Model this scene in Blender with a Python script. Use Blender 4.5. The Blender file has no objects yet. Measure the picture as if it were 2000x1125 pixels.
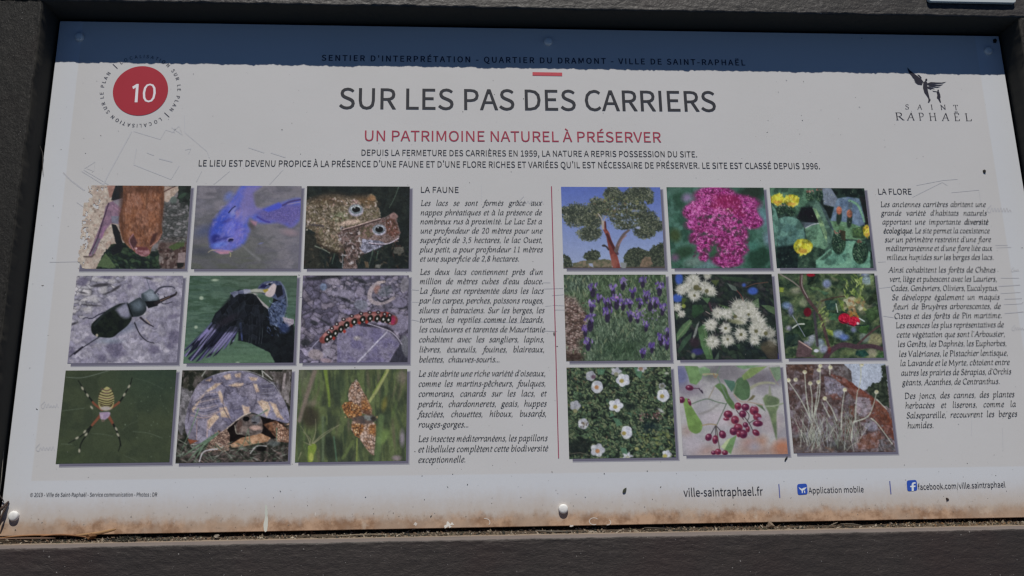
import bpy, bmesh, math, json, random
import numpy as np
from mathutils import Matrix, Vector

# ------------------------------------------------------------------ camera, world, sun, exposure
sc = bpy.context.scene
COL = sc.collection
LEAN = math.radians(34)                      # slope of the lectern panel above the horizontal
BASE = Vector((-0.52, 0.0, 1.0))
SIGN = Matrix.Translation(BASE) @ Matrix.Rotation(LEAN, 4, 'X')   # local x: right, y: up the panel, z: off its face
# camera pose measured against the panel (x right, y down, z into the panel), metres
POSE = (-0.2336, -0.058, -0.0087, -0.4752, -0.115, 0.9415)
FPX = 1650.0                                 # focal length, for a picture 2000 wide

def _rot(r):
    r = np.array(r); th = np.linalg.norm(r); k = r / th
    K = np.array([[0, -k[2], k[1]], [k[2], 0, -k[0]], [-k[1], k[0], 0]])
    return np.eye(3) + math.sin(th) * K + (1 - math.cos(th)) * K @ K
CR = _rot(POSE[:3]); CT = np.array(POSE[3:])
CP = -CR.T @ CT
cam = bpy.data.cameras.new('camera')
camo = bpy.data.objects.new('camera', cam); COL.objects.link(camo)
cam.sensor_width = 36; cam.lens = FPX / 2000 * 36; cam.clip_start = 0.02; cam.clip_end = 200
F3 = lambda v: (v[0], -v[1], -v[2])
rx, up, bk = Vector(F3(CR[0])), Vector(F3(-CR[1])), Vector(F3(-CR[2]))
M = Matrix.Identity(4)
for i in range(3):
    M[i][0], M[i][1], M[i][2], M[i][3] = rx[i], up[i], bk[i], F3(CP)[i]
camo.matrix_world = SIGN @ M
sc.camera = camo
cam.dof.use_dof = True; cam.dof.focus_distance = 0.98; cam.dof.aperture_fstop = 16.0

SUN_A = math.radians(30.5)                     # sun above the panel's own plane, from behind its top edge
sun_local = Vector((-0.015, math.cos(SUN_A), math.sin(SUN_A))).normalized()
sdir = (SIGN.to_3x3() @ sun_local).normalized()
elev = math.asin(sdir.z); azim = math.atan2(sdir.x, sdir.y)
w = bpy.data.worlds.new('World'); sc.world = w; w.use_nodes = True
nt = w.node_tree; bg = nt.nodes['Background']
sky = nt.nodes.new('ShaderNodeTexSky'); sky.sky_type = 'NISHITA'; sky.sun_disc = False
sky.sun_elevation = elev; sky.sun_rotation = azim
sky.air_density = 0.8; sky.dust_density = 0.0; sky.ozone_density = 10.0; sky.altitude = 1500
nt.links.new(sky.outputs[0], bg.inputs[0]); bg.inputs[1].default_value = 0.062
sl = bpy.data.lights.new('sun', 'SUN'); sl.energy = 5.0; sl.angle = math.radians(0.53); sl.color = (1.0, 0.955, 0.88)
so = bpy.data.objects.new('sun', sl); COL.objects.link(so); so.location = BASE + sdir * 5
so.rotation_euler = sdir.to_track_quat('Z', 'Y').to_euler()
sc.view_settings.view_transform = 'Standard'; sc.view_settings.look = 'None'
sc.view_settings.exposure = -0.555; sc.view_settings.gamma = 1.0
sc.render.engine = 'CYCLES'; sc.cycles.filter_width = 1.35

# ------------------------------------------------------------------ helpers
def uv(x, y, h=0.0):
    """tracing grid (2000 x 1125) -> metres on the plane h above the sheet (x right, y up the panel)"""
    d = CR.T @ np.array([(x - 1000) / FPX, (y - 562.5) / FPX, 1.0])
    s = (-h - CP[2]) / d[2]; p = CP + s * d
    return float(p[0]), float(-p[1])

def lin(c):
    c = np.asarray(c, float) / 255.0
    return np.where(c <= 0.04045, c / 12.92, ((c + 0.055) / 1.055) ** 2.4)
KW = 0.60                                     # how bright a perfect white reads here
def alb(c): return np.clip(lin(c) / KW, 0.002, 0.95)

def link(o, parent=None):
    COL.objects.link(o)
    if parent is not None: o.parent = parent
    return o
def mesh(name, V, F, mat, parent=None, smooth=False, world=None, mats=None):
    me = bpy.data.meshes.new(name); me.from_pydata([tuple(v) for v in V], [], F); me.update()
    for m in (mats or [mat]): me.materials.append(m)
    if smooth: me.polygons.foreach_set('use_smooth', [True] * len(me.polygons))
    o = bpy.data.objects.new(name, me); link(o, parent)
    if world is not None: o.matrix_world = world
    return o
def tag(o, label=None, cat=None, group=None, kind=None):
    if label: o['label'] = label
    if cat: o['category'] = cat
    if group: o['group'] = group
    if kind: o['kind'] = kind
    return o

def mat(name, col=(0.5, 0.5, 0.5), rough=0.6, spec=0.3, metal=0.0):
    m = bpy.data.materials.new(name); m.use_nodes = True
    b = m.node_tree.nodes['Principled BSDF']
    b.inputs['Base Color'].default_value = (*[float(c) for c in col], 1)
    b.inputs['Roughness'].default_value = rough; b.inputs['Specular IOR Level'].default_value = spec
    b.inputs['Metallic'].default_value = metal
    return m
class NT:
    def __init__(s, m): s.t = m.node_tree; s.b = s.t.nodes['Principled BSDF']
    def n(s, typ, **k):
        n = s.t.nodes.new(typ)
        for a, v in k.items(): setattr(n, a, v)
        return n
    def l(s, a, b): s.t.links.new(a, b)
    def noise(s, vec, scale, detail=4, rough=0.55, dist=0.0):
        n = s.n('ShaderNodeTexNoise'); n.inputs['Scale'].default_value = scale; n.inputs['Detail'].default_value = detail
        n.inputs['Roughness'].default_value = rough; n.inputs['Distortion'].default_value = dist
        if vec is not None: s.l(vec, n.inputs['Vector'])
        return n.outputs[0]
    def ramp(s, fac, stops):
        r = s.n('ShaderNodeValToRGB'); e = r.color_ramp.elements
        while len(e) < len(stops): e.new(0.5)
        for i, (p, c) in enumerate(stops):
            e[i].position = p; e[i].color = (*[float(q) for q in c], 1) if hasattr(c, '__len__') else (c, c, c, 1)
        s.l(fac, r.inputs[0]); return r.outputs[0]
    def math(s, op, a, b=None, clamp=False):
        n = s.n('ShaderNodeMath', operation=op); n.use_clamp = clamp
        for i, v in enumerate((a, b)):
            if v is None: continue
            if isinstance(v, (int, float)): n.inputs[i].default_value = v
            else: s.l(v, n.inputs[i])
        return n.outputs[0]
    def mr(s, v, a, b, c=0.0, d=1.0, smooth=True):
        n = s.n('ShaderNodeMapRange'); n.interpolation_type = 'SMOOTHSTEP' if smooth else 'LINEAR'
        s.l(v, n.inputs[0])
        for i, q in enumerate((a, b, c, d)): n.inputs[i + 1].default_value = q
        return n.outputs[0]
    def mix(s, fac, a, b, blend='MIX'):
        n = s.n('ShaderNodeMix', data_type='RGBA', blend_type=blend)
        if isinstance(fac, (int, float)): n.inputs[0].default_value = fac
        else: s.l(fac, n.inputs[0])
        for i, v in ((6, a), (7, b)):
            if hasattr(v, 'links'): s.l(v, n.inputs[i])
            else: n.inputs[i].default_value = (*[float(q) for q in v], 1)
        return n.outputs[2]
    def bump(s, h, strength, dist):
        n = s.n('ShaderNodeBump'); n.inputs['Strength'].default_value = strength; n.inputs['Distance'].default_value = dist
        s.l(h, n.inputs['Height']); s.l(n.outputs[0], s.b.inputs['Normal'])
    def obj(s, scale=(1, 1, 1)):
        t = s.n('ShaderNodeTexCoord'); m = s.n('ShaderNodeMapping'); m.inputs['Scale'].default_value = scale
        s.l(t.outputs['Object'], m.inputs[0]); return m.outputs[0], t.outputs['Object']

def vnoise(x, y, seed=0):
    xi = np.floor(x).astype(np.int64); yi = np.floor(y).astype(np.int64); fx = x - xi; fy = y - yi
    fx = fx * fx * (3 - 2 * fx); fy = fy * fy * (3 - 2 * fy)
    def h(a, b):
        n = (a * 374761393 + b * 668265263 + seed * 974634777) & 0xffffffff
        n = ((n ^ (n >> 13)) * 1274126177) & 0xffffffff
        return ((n ^ (n >> 16)) & 0xffff) / 65535.0
    return (h(xi, yi) * (1 - fx) + h(xi + 1, yi) * fx) * (1 - fy) + (h(xi, yi + 1) * (1 - fx) + h(xi + 1, yi + 1) * fx) * fy
def fbm(x, y, seed=0, octv=4, g=0.55):
    s = 0; a = 1; t = 0
    for i in range(octv):
        s = s + a * vnoise(x * 2 ** i + 17.3 * i, y * 2 ** i - 9.1 * i, seed + i * 7); t += a; a *= g
    return s / t

# ------------------------------------------------------------------ materials
# sheet of printed plastic: bluish white border, warmer printed field, ochre splash dirt along the foot
m_sheet = mat('printed_sheet', (0.7, 0.7, 0.7), 0.55, 0.25)
N = NT(m_sheet); vs, ob = N.obj()
sep = N.n('ShaderNodeSeparateXYZ'); N.l(ob, sep.inputs[0]); X_, Y_ = sep.outputs[0], sep.outputs[1]
blot = N.noise(vs, 5, 5)
inr = N.math('MULTIPLY', N.mr(X_, -0.0235, -0.0215), N.math('SUBTRACT', 1.0, N.mr(X_, 1.0535, 1.056)))
inr = N.math('MULTIPLY', inr, N.mr(Y_, -0.3225, -0.3205))
field = N.mix(blot, alb((168, 167, 165)), alb((177, 176, 177)))
base = N.mix(inr, N.mix(blot, alb((173, 175, 179)), alb((178, 180, 183))), field)
grain = N.noise(vs, 420, 3, 0.7)
base = N.mix(N.mr(grain, 0.58, 0.75, 0, 0.10), base, (0.30, 0.29, 0.27))
edge_n = N.noise(N.obj((1, 0.35, 1))[0], 38, 6, 0.66)
fine_n = N.noise(N.obj((1, 0.8, 1))[0], 150, 5, 0.7)
wob = N.math('ADD', N.math('MULTIPLY', N.math('SUBTRACT', edge_n, 0.5), 0.018), N.math('MULTIPLY', N.math('SUBTRACT', fine_n, 0.5), 0.014))
yy = N.math('ADD', Y_, wob)
haze = N.mr(yy, -0.366, -0.330, 0.82, 0.0)
base = N.mix(haze, base, alb((160, 149, 138)))
mot = N.mix(N.mr(N.noise(vs, 55, 6, 0.7), 0.38, 0.62), alb((120, 90, 66)), alb((162, 134, 110)))
mot = N.mix(N.mr(N.noise(vs, 18, 4, 0.6), 0.45, 0.62, 0, 0.7), mot, alb((146, 128, 112)))
brown = N.mr(yy, -0.3695, -0.3575, 0.9, 0.0)
base = N.mix(brown, base, mot)
dark = N.mr(N.noise(vs, 150, 4, 0.7), 0.60, 0.70, 0, 0.35)
base = N.mix(N.math('MULTIPLY', dark, N.mr(yy, -0.366, -0.340, 0.9, 0.0)), base, (0.10, 0.075, 0.055))
pale = N.mr(N.noise(N.obj((1, 0.8, 1))[0], 40, 4, 0.6), 0.60, 0.70, 0, 0.6)
base = N.mix(N.math('MULTIPLY', pale, brown), base, alb((176, 164, 150)))
N.l(base, N.b.inputs['Base Color'])
N.l(N.mr(N.noise(vs, 6, 4), 0.3, 0.7, 0.42, 0.62), N.b.inputs['Roughness']); N.bump(N.noise(vs, 60, 3), 0.08, 0.001)

def plastic(name, c1, c2, streak, rough, spec=0.55, bmp=0.9):
    m = mat(name, c1, rough, spec); N = NT(m)
    v, ob = N.obj((streak, 1, 1)); v2, _ = N.obj()
    a = N.noise(v, 330, 6, 0.68, 0.4); b = N.noise(v2, 14, 4, 0.6)
    c = N.mix(N.mr(a, 0.35, 0.68), c1, c2)
    c = N.mix(N.mr(b, 0.35, 0.7, 0, 0.45), c, [q * 0.7 for q in c1])
    c = N.mix(N.mr(N.noise(v2, 9, 2), 0.5, 0.7, 0, 0.4), c, (c1[0] * 1.25, c1[1] * 0.85, c1[2] * 0.85))
    fl = N.mr(N.noise(v2, 420, 2, 0.5), 0.735, 0.78)
    c = N.mix(fl, c, (0.40, 0.38, 0.36))
    N.l(c, N.b.inputs['Base Color'])
    N.l(N.mr(a, 0.3, 0.7, rough + 0.12, rough - 0.08), N.b.inputs['Roughness'])
    N.bump(N.math('ADD', a, N.math('MULTIPLY', N.noise(v, 90, 5, 0.6, 0.8), bmp)), 0.5, 0.0016)
    return m
m_top = plastic('upper_plastic_rail', (0.033, 0.030, 0.027), (0.074, 0.068, 0.063), 0.8, 0.5)  # upper rail: same kind of plastic, toned palest of the rails
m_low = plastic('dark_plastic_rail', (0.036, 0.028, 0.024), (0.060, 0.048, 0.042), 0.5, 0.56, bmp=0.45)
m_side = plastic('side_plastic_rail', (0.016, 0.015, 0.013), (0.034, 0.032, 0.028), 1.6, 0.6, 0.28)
m_wall = mat('dusty_rail_edge', (0.2, 0.18, 0.17), 0.85, 0.1)
N = NT(m_wall); v, ob = N.obj((0.5, 1, 1))
s2 = N.n('ShaderNodeSeparateXYZ'); N.l(ob, s2.inputs[0])
c = N.mix(N.noise(v, 60, 5, 0.6), (0.13, 0.115, 0.115), (0.235, 0.20, 0.18))
c = N.mix(N.mr(s2.outputs[2], 0.004, 0.014, 0.8, 0.0), c, (0.34, 0.27, 0.20))
N.l(c, N.b.inputs['Base Color']); N.bump(N.noise(v, 300, 4), 0.4, 0.001)
m_back = mat('recess_board', (0.056, 0.053, 0.046), 0.9, 0.1)
m_rivet = mat('white_rivet', (0.8, 0.8, 0.78), 0.55, 0.4)
N = NT(m_rivet); v, _ = N.obj(); N.l(N.mix(N.mr(N.noise(v, 350, 4), 0.45, 0.7, 0, .5), (0.90, 0.90, 0.88), (0.64, 0.62, 0.58)), N.b.inputs['Base Color']); N.bump(N.noise(v, 500, 3), 0.3, 0.0004)
def vcol_mat(name, rough=0.55, spec=0.2):
    m = mat(name, rough=rough, spec=spec); N = NT(m); a = N.n('ShaderNodeVertexColor'); a.layer_name = 'Col'
    N.l(a.outputs[0], N.b.inputs['Base Color']); return m
m_photo = vcol_mat('photo_ink')
def ink(name, c, r=0.55): return mat(name, alb(c), r, 0.2)
m_ink = ink('dark_ink', (46, 47, 52)); m_ink2 = ink('body_ink', (56, 58, 61)); m_red = ink('crimson_ink', (140, 50, 68)); m_navy = ink('navy_ink', (45, 45, 60))
m_redbar = ink('red_ink', (168, 70, 78)); m_disc = mat('disc_ink', alb((150, 42, 54)), 0.55, 0.2)
N = NT(m_disc); v, _ = N.obj(); N.l(N.mix(N.noise(v, 30, 3), alb((142, 42, 52)), alb((150, 46, 57))), N.b.inputs['Base Color'])
m_white = ink('white_ink', (214, 196, 202)); m_faint = ink('faint_ink', (162, 162, 165)); m_faint2 = ink('fainter_ink', (167, 167, 169))
m_blue = ink('icon_blue_ink', (42, 72, 152)); m_icw = ink('icon_white_ink', (190, 196, 215)); m_sep = ink('separator_ink', (85, 92, 140))
m_logo = ink('logo_ink', (44, 43, 52)); m_line = ink('crimson_line_ink', (132, 62, 82))
m_chalk = ink('dropping_white', (190, 188, 182), 0.9)

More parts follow.
